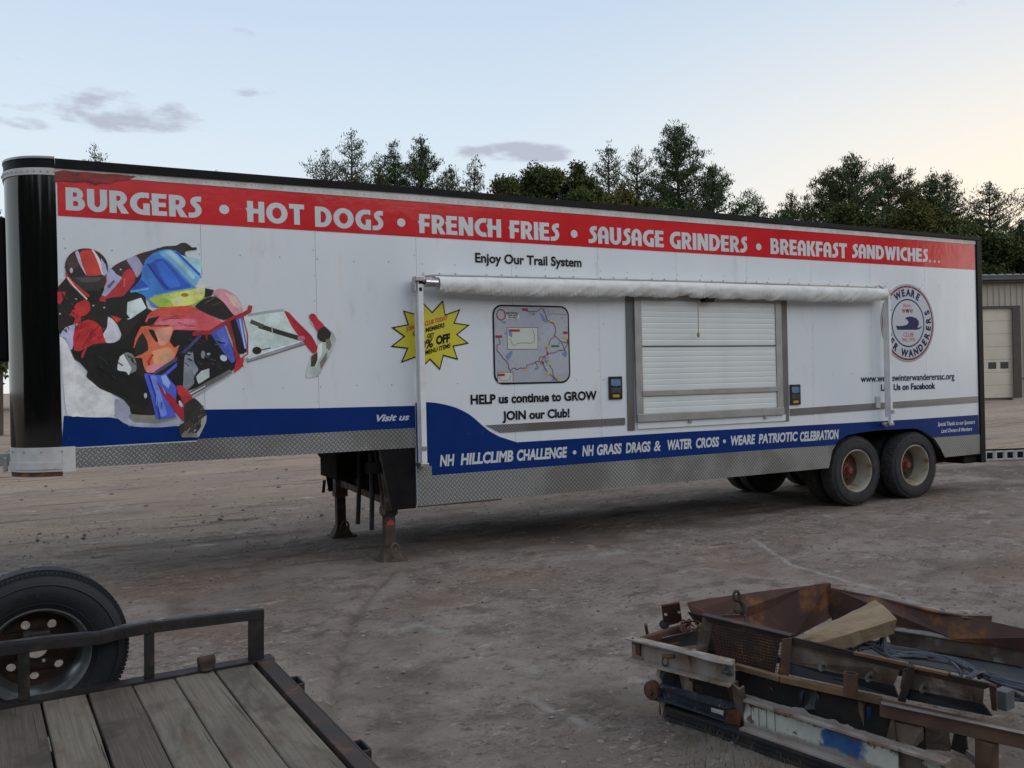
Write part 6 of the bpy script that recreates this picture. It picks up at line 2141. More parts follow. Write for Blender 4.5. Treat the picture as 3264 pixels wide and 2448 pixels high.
part('end_plate', sheet([c3(-20, 575, .59), c3(66, 562, .60), c3(40, 890, .40), c3(-40, 890, .40)], .012), 'rust', SP_)
part('top_edge', MB().beam(c3(590, 690, .605), c3(1040, 785, .605), .02, .014).beam(c3(1100, 810, .6), c3(1380, 870, .6), .02, .012), 'rust_light', SP_)
# f) lower rails and posts
part('angle_rail', MB().beam(c2(1040, 800, .395), c3(-32, 905, .395), .035, .028), 'ochre_rust', FR, bevel=.002)
part('angle_rail', MB().beam(c3(-26, 905, .395), c3(815, 1090, .395), .04, .032), 'ochre_rust', FR, bevel=.002)
part('blue_patch', sheet([c3(720, 1075, .396) + Vector((0, -.024, 0)), c3(805, 1092, .396) + Vector((0, -.024, 0)), c3(805, 1115, .38) + Vector((0, -.024, 0)), c3(720, 1098, .38) + Vector((0, -.024, 0))], .002), 'blue_paint', FR)
part('box_rail', MB().beam(c3(815, 1150, .37), c3(2400, 1500, .37), .05, .075, up=(0, 0, 1)), 'rust_brown', FR, bevel=.004)
part('rail_dust', sheet([c3(815, 1095, .412), c3(2400, 1432, .412), c3(2400, 1455, .410), c3(1500, 1262, .410), c3(815, 1118, .410)], .003), 'dust', FR)
part('post', MB().beam(c2(1445, 905, .36), c2(1415, 1135, .22), .04, .03, up=(0, 1, 0)), 'rust_grey', FR)
part('post', MB().beam(c3(672, 1095, .36), c3(680, 1320, .22), .05, .03, up=(0, 1, 0)), 'rust_grey', FR)
part('paint_strip', sheet([c3(648, 1130, .35) + Vector((0, -.035, 0)), c3(682, 1130, .35) + Vector((0, -.035, 0)), c3(684, 1270, .25) + Vector((0, -.035, 0)), c3(650, 1270, .25) + Vector((0, -.035, 0))], .003), 'blue_paint', FR)
part('post', MB().beam(c3(1705, 1420, .33), c3(1705, 1800, .10), .05, .085, up=(0, 1, 0)), 'rust_brown', FR, bevel=.004)
part('bracket', sheet([c3(232, 1010, .36), c3(262, 1000, .365), c3(292, 1050, .34), c3(300, 1165, .26), c3(150, 1165, .26), c3(205, 1110, .29)], .010), 'bluegrey', FR)
part('pulley', MB().lathe([(.001, -.02), (.03, -.02), (.055, -.012), (.075, -.012), (.08, 0), (.075, .012), (.001, .012)], c3(300, 1080, .30) + Vector((0, .06, 0)), (0, 1, .1), 24), 'dark_blue', FR, smooth=True)
part('bracket', sheet([c3(470, 1075, .34), c3(515, 1090, .34), c3(520, 1190, .27), c3(560, 1290, .2), c3(440, 1270, .21), c3(425, 1150, .29)], .015), 'rust_grey', FR)
part('inner_web', sheet([c3(520, 1090, .34) + Vector((0, .05, 0)), c3(650, 1110, .34) + Vector((0, .05, 0)), c3(650, 1310, .2) + Vector((0, .05, 0)), c3(540, 1290, .2) + Vector((0, .05, 0))], .01), 'rust_grey', FR)
part('bracket', sheet([c3(900, 1240, .33), c3(925, 1245, .33), c3(940, 1430, .22), c3(860, 1400, .22)], .02), 'rust_grey', FR)
part('web_plate', sheet([c3(920, 1270, .31), c3(1165, 1330, .31), c3(1180, 1510, .19), c3(1060, 1500, .19), c3(945, 1420, .22)], .012), 'dusty_steel', FR)
part('web_plate', sheet([c3(1190, 1325, .31), c3(1385, 1375, .31), c3(1400, 1520, .2), c3(1180, 1500, .2)], .012), 'rust_grey', FR)
part('bracket', sheet([c3(1425, 1375, .32), c3(1530, 1400, .32), c3(1550, 1560, .2), c3(1400, 1500, .21)], .015), 'dark_steel', FR)
part('bracket', sheet([c3(1530, 1510, .24), c3(1600, 1560, .22), c3(1610, 1640, .17), c3(1520, 1560, .2)], .012), 'dust', FR)
part('cross_tie', MB().beam(c2(760, 680, .34), c3(1400, 900, .28), .05, .05, sec='L', t=.008), 'dark_steel', FR)
def painted_material():
    mt = bpy.data.materials.new('painted_web')
    mt.use_nodes = True
    t = mt.node_tree
    L = t.links.new
    bs = t.nodes['Principled BSDF']
    bs.inputs['Roughness'].default_value = .6
    g = t.nodes.new('ShaderNodeNewGeometry')
    A_, B_ = c2(1767, 1287, .235), c2(2092, 1390, .235)
    d = (B_ - A_)
    d.z = 0
    ln = d.length
    d.normalize()
    def mth(op, a, b):
        n = t.nodes.new('ShaderNodeMath')
        n.operation = op
        for i, v in enumerate((a, b)):
            if isinstance(v, (int, float)):
                n.inputs[i].default_value = v
            else:
                L(v, n.inputs[i])
        return n.outputs[0]
    dt = t.nodes.new('ShaderNodeVectorMath')
    dt.operation = 'DOT_PRODUCT'
    L(g.outputs['Position'], dt.inputs[0])
    dt.inputs[1].default_value = d
    along = mth('SUBTRACT', dt.outputs['Value'], A_.dot(d))
    def nse(sc, dtl=6, r=.65):
        n = t.nodes.new('ShaderNodeTexNoise')
        n.inputs['Scale'].default_value = sc
        n.inputs['Detail'].default_value = dtl
        n.inputs['Roughness'].default_value = r
        L(g.outputs['Position'], n.inputs[0])
        return n.outputs[0]
    def rmp(v, a, b):
        n = t.nodes.new('ShaderNodeMapRange')
        n.interpolation_type = 'SMOOTHSTEP'
        n.inputs[1].default_value = a
        n.inputs[2].default_value = b
        L(v, n.inputs[0])
        return n.outputs[0]
    def mix(f, a, b):
        n = t.nodes.new('ShaderNodeMix')
        n.data_type = 'RGBA'
        for s_, v in ((0, f), (6, a), (7, b)):
            if isinstance(v, tuple):
                n.inputs[s_].default_value = (*v, 1)
            else:
                L(v, n.inputs[s_])
        return n.outputs[2]
    sp = t.nodes.new('ShaderNodeSeparateXYZ')
    L(g.outputs['Position'], sp.inputs[0])
    wob = mth('MULTIPLY', mth('SUBTRACT', nse(9), .5), .16)
    lean = mth('MULTIPLY', mth('SUBTRACT', sp.outputs[2], .165), -.35)
    x = mth('ADD', mth('ADD', along, wob), lean)
    blue = mth('MULTIPLY', rmp(x, -.015, .012), rmp(x, ln + .035, ln - .02))
    cream = mix(rmp(nse(7), .4, .65), (.56, .57, .50), (.46, .46, .40))
    c = mix(blue, cream, mix(rmp(nse(12), .35, .65), (.014, .075, .26), (.03, .11, .27)))
    # paint lost along the upper edge, in spots, and dust settled at the foot
    hgt = rmp(mth('ADD', sp.outputs[2], mth('MULTIPLY', mth('SUBTRACT', nse(16, 8, .7), .5), .10)), .205, .222)
    c = mix(hgt, c, (.13, .075, .045))
    c = mix(rmp(nse(11, 8, .62), .60, .645), c, (.14, .070, .038))
    foot = rmp(mth('ADD', sp.outputs[2], mth('MULTIPLY', mth('SUBTRACT', nse(10, 8, .7), .5), .10)), .135, .108)
    c = mix(foot, c, (.27, .235, .21))
    L(c, bs.inputs['Base Color'])
    bn = t.nodes.new('ShaderNodeBump')
    bn.inputs['Strength'].default_value = .3
    bn.inputs['Distance'].default_value = .004
    L(nse(40), bn.inputs['Height'])
    L(bn.outputs[0], bs.inputs['Normal'])
    return mt
M['painted_web'] = painted_material()
# g) cream and blue painted beam with dust heaped on its flange
PB = thing('painted_beam', c2(1400, 1400, 0), 'steel beam with peeling cream and bright blue paint under heaped pale dust', 'steel beam')
def seg(p0, p1, z1, z0, mat, name='web'):
    T0, T1 = c2(*p0, z1), c2(*p1, z1)
    dz = Vector((0, 0, z0 - z1))
    part(name, sheet([T0, T1, T1 + dz, T0 + dz], .012), mat, PB)
    return T0, T1
BT = lambda x: 1078 + (x - 1110) * .318          # top edge of the beam in the close-up
bz1, bz0 = .235, .095
seg((1108, BT(1108)), (1560, BT(1560)), bz1, bz0, 'painted_web')
seg((1562, BT(1562)), (2408, BT(2408)), bz1, bz0, 'painted_web')
seg((2412, BT(2412)), (2800, BT(2800)), bz1 - .01, bz0, 'cream_rusty')
for x in (1170, 1235, 1300, 1370):
    p = c2(x, BT(x), bz1)
    part('rust_run', MB().box(p.x - .0012, p.x + .0012, p.y - .003, p.y, bz0 + .02, bz1 - .004), 'rust', PB)
def rpatch(x, y, z, rx, rz, mat='rust', n=14, seed=1):
    r_ = random.Random(seed)
    p = c2(x, y, z)
    q = c2(x + 200, y + 63.6, z)
    d = (q - p)
    d.z = 0
    d.normalize()
    o_ = Vector((d.y, -d.x, 0)) * .004
    if o_.y > 0:
        o_ = -o_
    pts = [p + o_ + d * (rx * math.cos(2 * math.pi * k / n) * r_.uniform(.8, 1.15)) + UPV * (rz * math.sin(2 * math.pi * k / n) * r_.uniform(.85, 1.1)) for k in range(n)]
    part('rust_patch', MB().add(pts, [tuple(range(n))]), mat, PB)
rpatch(1520, 1290, .165, .021, .042, 'rust_light', seed=2)
rpatch(1622, 1325, .165, .009, .018, 'rust', seed=3)
part('drain_cock', MB().tube([c2(1660, 1410, .13) + Vector((0, -.02, 0)), c2(1720, 1420, .135) + Vector((0, -.035, 0)), c2(1790, 1400, .14) + Vector((0, -.02, 0)), c2(1830, 1400, .14)], .010, 8)
     .lathe([(.001, -.015), (.022, -.012), (.022, .012), (.001, .015)], c2(1800, 1385, .15) + Vector((0, -.02, 0)), (0, 1, 0), 12), 'blue_steel', PB, smooth=True)
for (x0, x1, mt_) in ((1100, 2408, 'dusty_steel'), (2412, 2900, 'dusty_steel')):
    part('bottom_flange', MB().beam(c2(x0, BT(x0), bz1) + Vector((-.0, -.02, bz0 - bz1 - .004)), c2(x1, BT(x1), bz1) + Vector((0, -.02, bz0 - bz1 - .004)), .11, .012), mt_, PB)
    part('top_flange', MB().beam(c2(x0, BT(x0), bz1) + Vector((0, .035, .005)), c2(x1, BT(x1), bz1) + Vector((0, .035, .005)), .08, .012), mt_, PB)
hp = MB()
n = 90
vs, fs = [], []
pA, pB = c2(1100, BT(1100), bz1), c2(2800, BT(2800), bz1)
for i in range(n + 1):
    f = i / n
    p = pA * (1 - f) + pB * f
    hh = .010 + .022 * max(0, mnoise.noise((f * 19, .3, .1))) + .006 * mnoise.noise((f * 55, .7, .1)) + .018 * math.exp(-((f - .36) / .04) ** 2) + .02 * math.exp(-((f - .53) / .03) ** 2)
    for k in range(7):
        t = k / 6
        vs.append((p.x, p.y - .004 + .085 * t, bz1 + .010 + hh * math.sin(math.pi * min(1, t * 1.05)) ** .8 + .004 * mnoise.noise((f * 60, t * 5, 0))))
for i in range(n):
    for k in range(6):
        a = i * 7 + k
        fs.append((a, a + 7, a + 8, a + 1))
part('dust_heap', MB().add(vs, fs), 'dust', PB, smooth=True)
# h) dark rail lying lowest
o = part('dark_rail', MB().beam(c2(470, 1175, .045), c2(2700, 1945, .045), .07, .075, sec='I', t=.016), 'dark_steel')
tag(o, 'long dark steel rail lying lowest on the dirt under the scrap', 'steel rail')
# i) loose pieces
o = part('loose_plate', sheet([c2(1062, 850, .33), c2(1120, 860, .335), c2(1350, 985, .32), c2(1392, 1130, .20), c2(1375, 1140, .19), c2(1110, 1030, .22), c2(1075, 960, .26)], .010), 'rust')
tag(o, 'bent rusty plate with a bolt hole leaning inside the scrap frame', 'steel plate')
p = c3(560, 860, .52)
o = part('pipe_stub', MB().lathe([(.026, 0), (.034, 0), (.034, -.11), (.026, -.11)], p, (0.05, 0, 1), 24, closed=True), 'rust', smooth=True)
tag(o, 'short rusty pipe standing upright on the ochre rail', 'pipe')
# timber block
TB = thing('timber_block', c3(500, 470, .45), 'pale weathered timber block lying across the rusty bin', 'timber')
t0, t1 = c3(95, 565, .56), c3(770, 245, .66)
t2, t3 = c3(945, 405, .60), c3(290, 610, .52)
dn = Vector((.0, .02, -.085))
mb = MB()
nseg = 10
def lerp(a, b, t):
    return a * (1 - t) + b * t
vs, fs = [], []
for i in range(nseg + 1):
    f = i / nseg
    w_ = .006
    a_, b_ = lerp(t0, t1, f), lerp(t3, t2, f)
    taper = 1 if f > .12 else .55 + f * 3.7
    j = lambda: Vector((random.uniform(-w_, w_) * .6, random.uniform(-w_, w_) * .6, random.uniform(-w_, w_) * .5))
    mid_ = (a_ + b_) / 2
    a_, b_ = mid_ + (a_ - mid_) * taper, mid_ + (b_ - mid_) * taper
    vs += [a_ + j(), lerp(a_, b_, .35) + UPV * .012 + j(), lerp(a_, b_, .7) + UPV * .008 + j(), b_ + j(), b_ + dn + j(), a_ + dn + j()]
for i in range(nseg):
    for k in range(6):
        fs.append((i * 6 + k, i * 6 + (k + 1) % 6, (i + 1) * 6 + (k + 1) % 6, (i + 1) * 6 + k))
fs += [tuple(range(5, -1, -1)), tuple(range(nseg * 6, nseg * 6 + 6))]
part('block', MB().add(vs, fs), 'block_wood', TB)
# cables: many loops dumped in the bin
CB = thing('cable_coil', c3(1200, 800, .38), 'tangled dark blue grey cable dumped inside the rusty bin', 'cable')
rr = random.Random(12)
def cpath(pts, jit):
    pts = [c3(x + rr.uniform(-jit, jit), y + rr.uniform(-jit, jit), z + rr.uniform(0, .03)) for x, y, z in pts]
    out = []
    Pq = [pts[0]] + pts + [pts[-1]]
    for i in range(1, len(Pq) - 2):
        for k in range(6):
            t = k / 6
            a, b, c, d = Pq[i - 1:i + 3]
            out.append(.5 * (2 * b + (c - a) * t + (2 * a - 5 * b + 4 * c - d) * t * t + (3 * b - a - 3 * c + d) * t ** 3))
    out.append(pts[-1])
    return out
for k in range(13):
    part('cable_strand', MB().tube(cpath([(480, 640, .40), (700, 600, .42), (900, 690, .42), (1150, 715, .42), (1450, 770, .41), (1750, 900, .40), (2200, 1020, .40)], 28), .0085, 6), 'cable', CB, smooth=True)
for k in range(5):
    part('cable_strand', MB().tube(cpath([(560, 650, .40), (700, 560, .44), (800, 510, .47), (840, 560, .45), (780, 620, .42), (640, 660, .41)], 22), .0085, 6), 'cable', CB, smooth=True)
for k in range(4):
    part('cable_strand', MB().tube(cpath([(830, 520, .47), (850, 620, .44), (860, 700, .43), (980, 760, .42), (1080, 790, .42)], 16), .0085, 6), 'cable', CB, smooth=True)
for q in ([(1400, 770, .44), (1460, 830, .44), (1490, 890, .43)], [(1520, 780, .45), (1500, 850, .44), (1480, 900, .43)], [(1560, 900, .43), (1640, 860, .45), (1680, 850, .45)], [(1540, 905, .43), (1600, 850, .45), (1560, 810, .45)], [(1640, 900, .43), (1700, 870, .45), (1720, 900, .42)], [(1380, 740, .44), (1500, 800, .45), (1650, 880, .44)]):
    part('cable_strand', MB().tube(cpath(q, 6), .0095, 6), 'cable', CB, smooth=True)
for k in range(4):
    part('cable_strand', MB().tube(cpath([(1800, 960, .38), (1900, 1050, .36), (2050, 1080, .36), (2250, 1160, .36)], 30), .008, 6), 'cable', CB, smooth=True)
# wiring box beyond the second panel
o = part('switch_box', MB().beam(c3(1800, 1060, .45), c3(1905, 1090, .45), .08, .09), 'bluegrey', bevel=.005)
tag(o, 'small grey metal box at the end of the bolted panels', 'metal box')
# hook
HK = thing('lifting_hook', c2(1050, 250, .56), 'rusty lifting hook hung over the left bin wall', 'hook')
hpts = [c2(x, y, z) + Vector((0, -.025, 0)) for x, y, z in ((1062, 205, .66), (1050, 235, .64), (1075, 265, .615), (1090, 300, .59), (1080, 335, .565), (1045, 340, .56), (1018, 315, .575), (1020, 290, .59))]
part('hook_body', MB().tube(hpts, [.014, .015, .018, .020, .021, .020, .016, .009], 10), 'hook_rust', HK, smooth=True)
hp2 = [c2(1030, 205, .66) + Vector((.022 * math.cos(t), -.02, .03 * math.sin(t))) for t in [2 * math.pi * k / 12 for k in range(13)]]
part('eye', MB().tube(hp2, .009, 8), 'hook_rust', HK, smooth=True)
# chain heap: interlocked links
CH = thing('chain_pile', c2(660, 470, .46), 'small heap of rusty chain behind the corner of the frame', 'chain')
for k in range(26):
    c_ = c2(rr.uniform(590, 740), rr.uniform(420, 500), rr.uniform(.44, .49))
    e1 = Vector((rr.uniform(-1, 1), rr.uniform(-1, 1), rr.uniform(-.5, .5))).normalized()
    e2 = e1.cross(Vector((rr.uniform(-1, 1), rr.uniform(-1, 1), 1))).normalized()
    part('link', MB().tube([c_ + e1 * .022 * math.cos(t) + e2 * .012 * math.sin(t) for t in [2 * math.pi * q / 10 for q in range(11)]], .0045, 5, False), 'rust', CH, smooth=True)
# weeds round the foot of the scrap
def weeds(n, pxr, pyr, seed):
    r_ = random.Random(seed)
    mb = MB()
    for _ in range(n):
        p = P(r_.uniform(*pxr), r_.uniform(*pyr), 0)
        h = r_.uniform(.02, .09)
        a = r_.uniform(0, 6.28)
        d = Vector((math.cos(a), math.sin(a), 0))
        s_ = Vector((-d.y, d.x, 0)) * .0018
        q = p + d * h * .5 + UPV * h
        m_ = p + d * h * .15 + UPV * h * .6
        mb.add([p - s_, p + s_, m_ + s_, m_ - s_, q], [(0, 1, 2, 3), (3, 2, 4)])
    return mb
o = part('weeds', weeds(220, (2180, 2560), (2310, 2470), 3), 'weed', kind='stuff')
tag(o, 'sparse dry weeds along the foot of the scrap rail', 'weeds')

# ------------------------------------------------------------------ trees
def blades(centres, size, rs, up=.5, wid=.32, n=1, spread=.3):
    """many small leaf-sized faces round the given centres"""
    c = np.repeat(np.asarray(centres), n, axis=0)
    k = len(c)
    c = c + rs.normal(0, spread, (k, 3)) * np.array([1, 1, .7])
    d = rs.normal(0, 1, (k, 3))
    d[:, 2] += up * 2
    d /= np.linalg.norm(d, axis=1)[:, None]
    s_ = np.cross(d, rs.normal(0, 1, (k, 3)))
    s_ /= np.linalg.norm(s_, axis=1)[:, None] + 1e-9
    L_ = size * rs.uniform(.6, 1.3, k)[:, None]
    w_ = L_ * wid
    v = np.stack([c - s_ * w_, c + s_ * w_, c + d * L_ + s_ * w_ * .25, c + d * L_ - s_ * w_ * .25], 1)
    return v.reshape(-1, 3)
def quad_mesh(name, v):
    me = bpy.data.meshes.new(name)
    n = len(v)
    me.vertices.add(n)
    me.vertices.foreach_set('co', v.ravel())
    me.loops.add(n)
    me.loops.foreach_set('vertex_index', np.arange(n))
    me.polygons.add(n // 4)
    me.polygons.foreach_set('loop_start', np.arange(n // 4) * 4)
    me.polygons.foreach_set('loop_total', np.full(n // 4, 4))
    me.update(calc_edges=True)
    return me
def place_tree(px, py, depth):
    t = AT(px, py, depth)
    z0 = gh(t.x, t.y)
    return t.x, t.y, z0, t.z - z0
def finish_tree(name, x, y, z0, trunk, cen, mat, label, group, size, seed, n, up, spread, wid):
    rs = np.random.default_rng(seed)
    T = thing(name, (x, y, z0), label, 'tree', group)
    trunk_o = part('trunk', trunk, 'bark', T, smooth=True)
    v = blades(cen, size, rs, up, wid, n, spread)
    me = quad_mesh('crown', v - np.array([x, y, z0]))
    part('crown', me, mat, T)
    return T
def pine(px, py, depth, hw_px, seed, label, mat='pine', fill=1.0, shape=1.05, vis=1.0):
    """white pine: straight trunk, whorls of upswept limbs, tufts of needles towards their ends"""
    x, y, z0, H = place_tree(px, py, depth)
    rs = np.random.default_rng(seed)
    hw = hw_px / FPX * depth
    trunk = MB()
    lean = rs.normal(0, .25, 2)
    def axis_(f):
        return Vector((x + lean[0] * f * f, y + lean[1] * f * f, z0 + H * f))
    trunk.tube([axis_(f) for f in (0, .3, .6, .85, .985)], [H * .016, H * .013, H * .009, H * .004, .02], 8)
    cen = []
    z = .16
    while z < .985:
        f = 1 - z                                # 0 at the top
        reach = hw * min(1.65, .02 + (f / .19) ** shape) * rs.uniform(.70, 1.15)
        if rs.random() < .16:
            reach *= .55
        nb = int(rs.integers(4, 7))
        a0 = rs.uniform(0, 6.28)
        for b in range(nb):
            a = a0 + 6.283 * b / nb + rs.normal(0, .25)
            L_ = reach * rs.uniform(.60, 1.25)
            rise = math.tan(math.radians(rs.uniform(10, 26) + 34 * math.exp(-f * 7)))
            p0 = axis_(z)
            rise = min(rise, H * f * .42 / max(L_, .05))
            ca, sa = math.cos(a), math.sin(a)
            pts = []
            for k in range(1, 8):
                t = k / 7
                q = p0 + Vector((ca * L_ * t, sa * L_ * t, L_ * rise * (t * .55 + .45 * t * t)))
                pts.append(q)
                if t > .42 or f < .02 or (fill >= .8 and t > .12):
                    m_ = int((.7 + t * 3.6 * fill) * min(1.0, (L_ / 1.3) ** 1.2) + rs.random())
                    for _ in range(m_):
                        off = rs.normal(0, .10 + .10 * L_ * t * .35, 3)
                        cen.append((q.x + off[0], q.y + off[1], q.z + off[2] * .55 + .05))
            if L_ > .5:
                trunk.tube([p0, pts[2], pts[5], pts[6]], [.045 + .006 * L_, .035, .018, .01], 4, False)
        z += rs.uniform(.022, .036) * (18 / H)
    cen.append(tuple(axis_(1.0)))
    return finish_tree('pine_tree', x, y, z0, trunk, cen, mat, label, 'pines standing behind the food trailer', .17, seed + 1, max(7, int(9 * min(fill, 1.3))), .9, .15, .20)
def broadleaf(px, py, depth, hw_px, seed, label, mat='oak', hfrac=.62, nb=20, gap=1.0):
    """round-crowned tree: forked trunk, leaf clumps with gaps of sky between"""
    x, y, z0, H = place_tree(px, py, depth)
    rs = np.random.default_rng(seed)
    hw = hw_px / FPX * depth
    zc = z0 + H * (1 - hfrac / 2)
    hz_ = H * hfrac / 2
    trunk = MB()
    trunk.tube([(x, y, z0), (x + .1, y, z0 + H * .3), (x, y, z0 + H * .5)], [H * .022, H * .017, H * .012], 8)
    cen = []
    for b in range(nb):
        while True:
            q = rs.uniform(-1, 1, 3)
            if .25 < (q ** 2).sum() < 1:
                break
        if b < 5:
            q = np.array([math.cos(b * 1.3 + .3) * .75, math.sin(b * 2.1) * .5, .62 + .1 * rs.random()])
        c = np.array([x + q[0] * hw * .8, y + q[1] * hw * .8, zc + q[2] * hz_ * .82])
        r = hw * rs.uniform(.20, .36)
        n = int(150 * gap)
        d = rs.normal(0, 1, (n, 3))
        d /= np.linalg.norm(d, axis=1)[:, None]
        rr_ = r * rs.uniform(.35, 1.05, n)[:, None]
        p = c + d * rr_ * np.array([1, 1, .75])
        # break the clump into sprays
        keep = np.array([mnoise.noise((float(a_ * 1.3), float(b_ * 1.3), float(c_ * 1.3))) > -.10 for a_, b_, c_ in p])
        cen += [tuple(v) for v in p[keep]]
        trunk.tube([(x, y, z0 + H * rs.uniform(.25, .5)), tuple((np.array([x, y, c[2]]) * .5 + c * .5) - np.array([0, 0, r * .8])), tuple(c)], [.11, .06, .02], 5, False)
    return finish_tree('broadleaf_tree', x, y, z0, trunk, cen, mat, label, 'broadleaved trees behind the food trailer', .15, seed + 1, 6, .1, .20, .45)

pines = [
    (315, 464, 62, 62, .55, 'pine_thin', 'lone pine tip showing over the trailer roof above the word BURGERS'),
    (700, 553, 85, 30, .5, 'pine_thin', 'tiny pine tip just over the roof above the words HOT DOGS'),
    (1035, 470, 66, 88, .5, 'pine_thin', 'sparse pine at the left end of the tree line with ragged low limbs'),
    (1107, 420, 66, 92, .7, 'pine_thin', 'open crowned pine with upswept limbs, second from the left of the tree line'),
    (1203, 488, 64, 62, .8, 'pine', 'short pine leaning left between the open pine and the dark narrow pine'),
    (1258, 452, 68, 58, 1.1, 'pine', 'dark narrow pine with a blunt top left of the tall dense pine'),
    (1335, 433, 66, 92, 1.2, 'pine', 'tall dense dark pine left of the oaks'),
    (1430, 530, 70, 60, .8, 'pine', 'low pine between the tall dense pine and the oaks'),
    (1487, 498, 64, 58, .8, 'pine_thin', 'small feathery pine just left of the oaks'),
    (1937, 452, 64, 78, .5, 'pine_thin', 'see through pine just right of the oaks'),
    (2027, 470, 66, 82, .5, 'pine_thin', 'see through pine between its taller twin and the giant pine'),
    (2110, 545, 68, 80, .9, 'pine', 'bushy pine tucked against the left side of the giant pine'),
    (2168, 388, 64, 100, 1.7, 'pine', 'giant dense pine, the tallest tree of the line'),
    (2262, 525, 62, 105, 1.3, 'pine', 'wide pine sloping down from the right side of the giant pine'),
    (2422, 624, 74, 60, 1.0, 'pine', 'small round pine in the gap right of the giant pine'),
    (2470, 655, 70, 55, .9, 'pine', 'low ragged pine between the small round one and the small pointed one'),
    (2526, 610, 72, 46, 1.0, 'pine_gold', 'small pointed pine left of the right hand tree group'),
    (2580, 613, 74, 55, .8, 'pine', 'small ragged pine at the foot of the right hand group'),
    (2655, 538, 66, 88, 1.2, 'pine_gold', 'brown tipped pine on the left shoulder of the right hand group'),
    (2732, 488, 64, 100, 1.2, 'pine', 'tallest pine of the right hand group'),
    (2838, 512, 66, 88, 1.2, 'pine_gold', 'rusty green pine right of the tallest one in the right hand group'),
    (2895, 543, 68, 50, 1.1, 'pine_gold', 'narrow rusty pine between two broad ones of the right hand group'),
    (2977, 549, 66, 62, 1.2, 'pine', 'dark blunt pine above the end of the banner'),
    (3020, 553, 68, 80, .9, 'pine', 'feathery pine right of the dark blunt one'),
    (3150, 588, 66, 112, .8, 'pine_thin', 'wide pine with open upswept limbs over the garage roof'),
    (3262, 700, 66, 70, 1.1, 'pine', 'low pine at the far right end over the garage'),
]
for i, (px, py, dep, hw, fl, mt_, lb) in enumerate(pines):
    pine(px, py, dep, hw * .95, 100 + i, lb, mt_, max(.78, min(1.5, fl * 1.1)))
leafy = [
    (1655, 488, 60, 135, 'oak', 30, .60, 'left oak of the pair with gaps of sky through its crown'),
    (1800, 480, 60, 135, 'oak', 32, .62, 'right oak of the pair, its crown darker and fuller'),
    (1180, 560, 58, 105, 'oak_olive', 18, .6, 'olive green bushy tree low at the left of the tree line'),
    (1290, 560, 60, 100, 'oak', 16, .6, 'dark bushy tree filling in under the narrow pine'),
    (1900, 570, 62, 70, 'oak', 14, .5, 'thin leafed tree at the right edge of the oaks'),
    (1990, 570, 56, 105, 'oak_olive', 20, .6, 'yellowing tree in front of the two see through pines'),
    (2100, 585, 58, 115, 'oak', 20, .6, 'dark bushy tree at the foot of the giant pine'),
    (2480, 680, 66, 90, 'oak', 12, .6, 'low bushy tree between the two small pines'),
    (2700, 600, 58, 130, 'oak', 18, .6, 'dark green bushy tree low in the right hand group'),
    (2935, 615, 54, 150, 'oak_olive', 26, .6, 'large yellow olive tree in front of the right hand pines'),
    (3075, 680, 52, 140, 'oak', 24, .6, 'dark leafy tree just above the garage roof'),
    (3230, 740, 52, 110, 'oak', 20, .6, 'low leafy tree behind the right end of the garage'),
    (2820, 680, 56, 130, 'oak', 18, .6, 'dense leafy tree low behind the word SANDWICHES'),
]
for i, (px, py, dep, hw, mt_, nb, hf, lb) in enumerate(leafy):
    broadleaf(px, py, dep, hw, 300 + i * 7, lb, mt_, hf, nb, 2.0)
broadleaf(-30, 590, 34, 90, 520, 'dark leafy tree glimpsed left of the trailer nose', 'oak', .8, 22, 1.6)
# wood behind, where single trees can no longer be told apart
rs = np.random.default_rng(77)
cen = []
for _ in range(5200):
    t = rs.random()
    px = -200 + 3900 * t
    p = AT(px, rs.uniform(760, 1180), rs.uniform(76, 90))
    cen.append((p.x, p.y, max(.5, p.z)))
v = blades(cen, 1.0, rs, .2, .45, 4, .9)
o = part('woodland', quad_mesh('woodland', v), 'oak', kind='stuff')
tag(o, 'dark mass of woodland behind the trees and the garage', 'woodland')
# the yard is ringed by woods: the side behind the camera, which the glossy panels mirror
rs = np.random.default_rng(78)
cen = []
for _ in range(5000):
    a = math.radians(rs.uniform(108, 282))
    r = rs.uniform(38, 46)
    hmax = 13 + 3.5 * mnoise.noise((a * 6, 0, 0)) + 2.5 * mnoise.noise((a * 21, 0, 3))
    z = hmax * rs.random() ** .8
    cen.append((math.sin(a) * r, math.cos(a) * r, z))
v = blades(cen, 1.7, rs, .3, .5, 4, 1.0)
o = part('woodland', quad_mesh('woodland', v), 'oak', kind='stuff')
tag(o, 'belt of woodland on the near side of the yard', 'woodland')
# earth bank at the far left
bk = MB()
vs, fs = [], []
nb_, mb_ = 26, 8
for i in range(nb_ + 1):
    for k in range(mb_ + 1):
        x = -22 + 20 * i / nb_
        t = k / mb_
        h = 2.4 * math.sin(math.pi * t) * (.75 + .3 * mnoise.noise((x * .25, t * 2, 0))) * math.sin(math.pi * min(1, (i + 2) / (nb_ * .55 + 2)) / 2) * (1 if i < nb_ - 6 else max(0, (nb_ - i) / 6))
        vs.append((x + mnoise.noise((x, t * 3, 4)) * .3, 24 + 7 * t, gh(x, 26) - .05 + max(0, h)))
for i in range(nb_):
    for k in range(mb_):
        a = i * (mb_ + 1) + k
        fs.append((a, a + mb_ + 1, a + mb_ + 2, a + 1))
M['earth'] = material('earth', (.12, .082, .058), (.08, .055, .042), rough=1, scale=1.5, bump=.9, bscale=6, bdist=.06)
o = part('earth_bank', MB().add(vs, fs), 'earth', smooth=True, kind='structure')

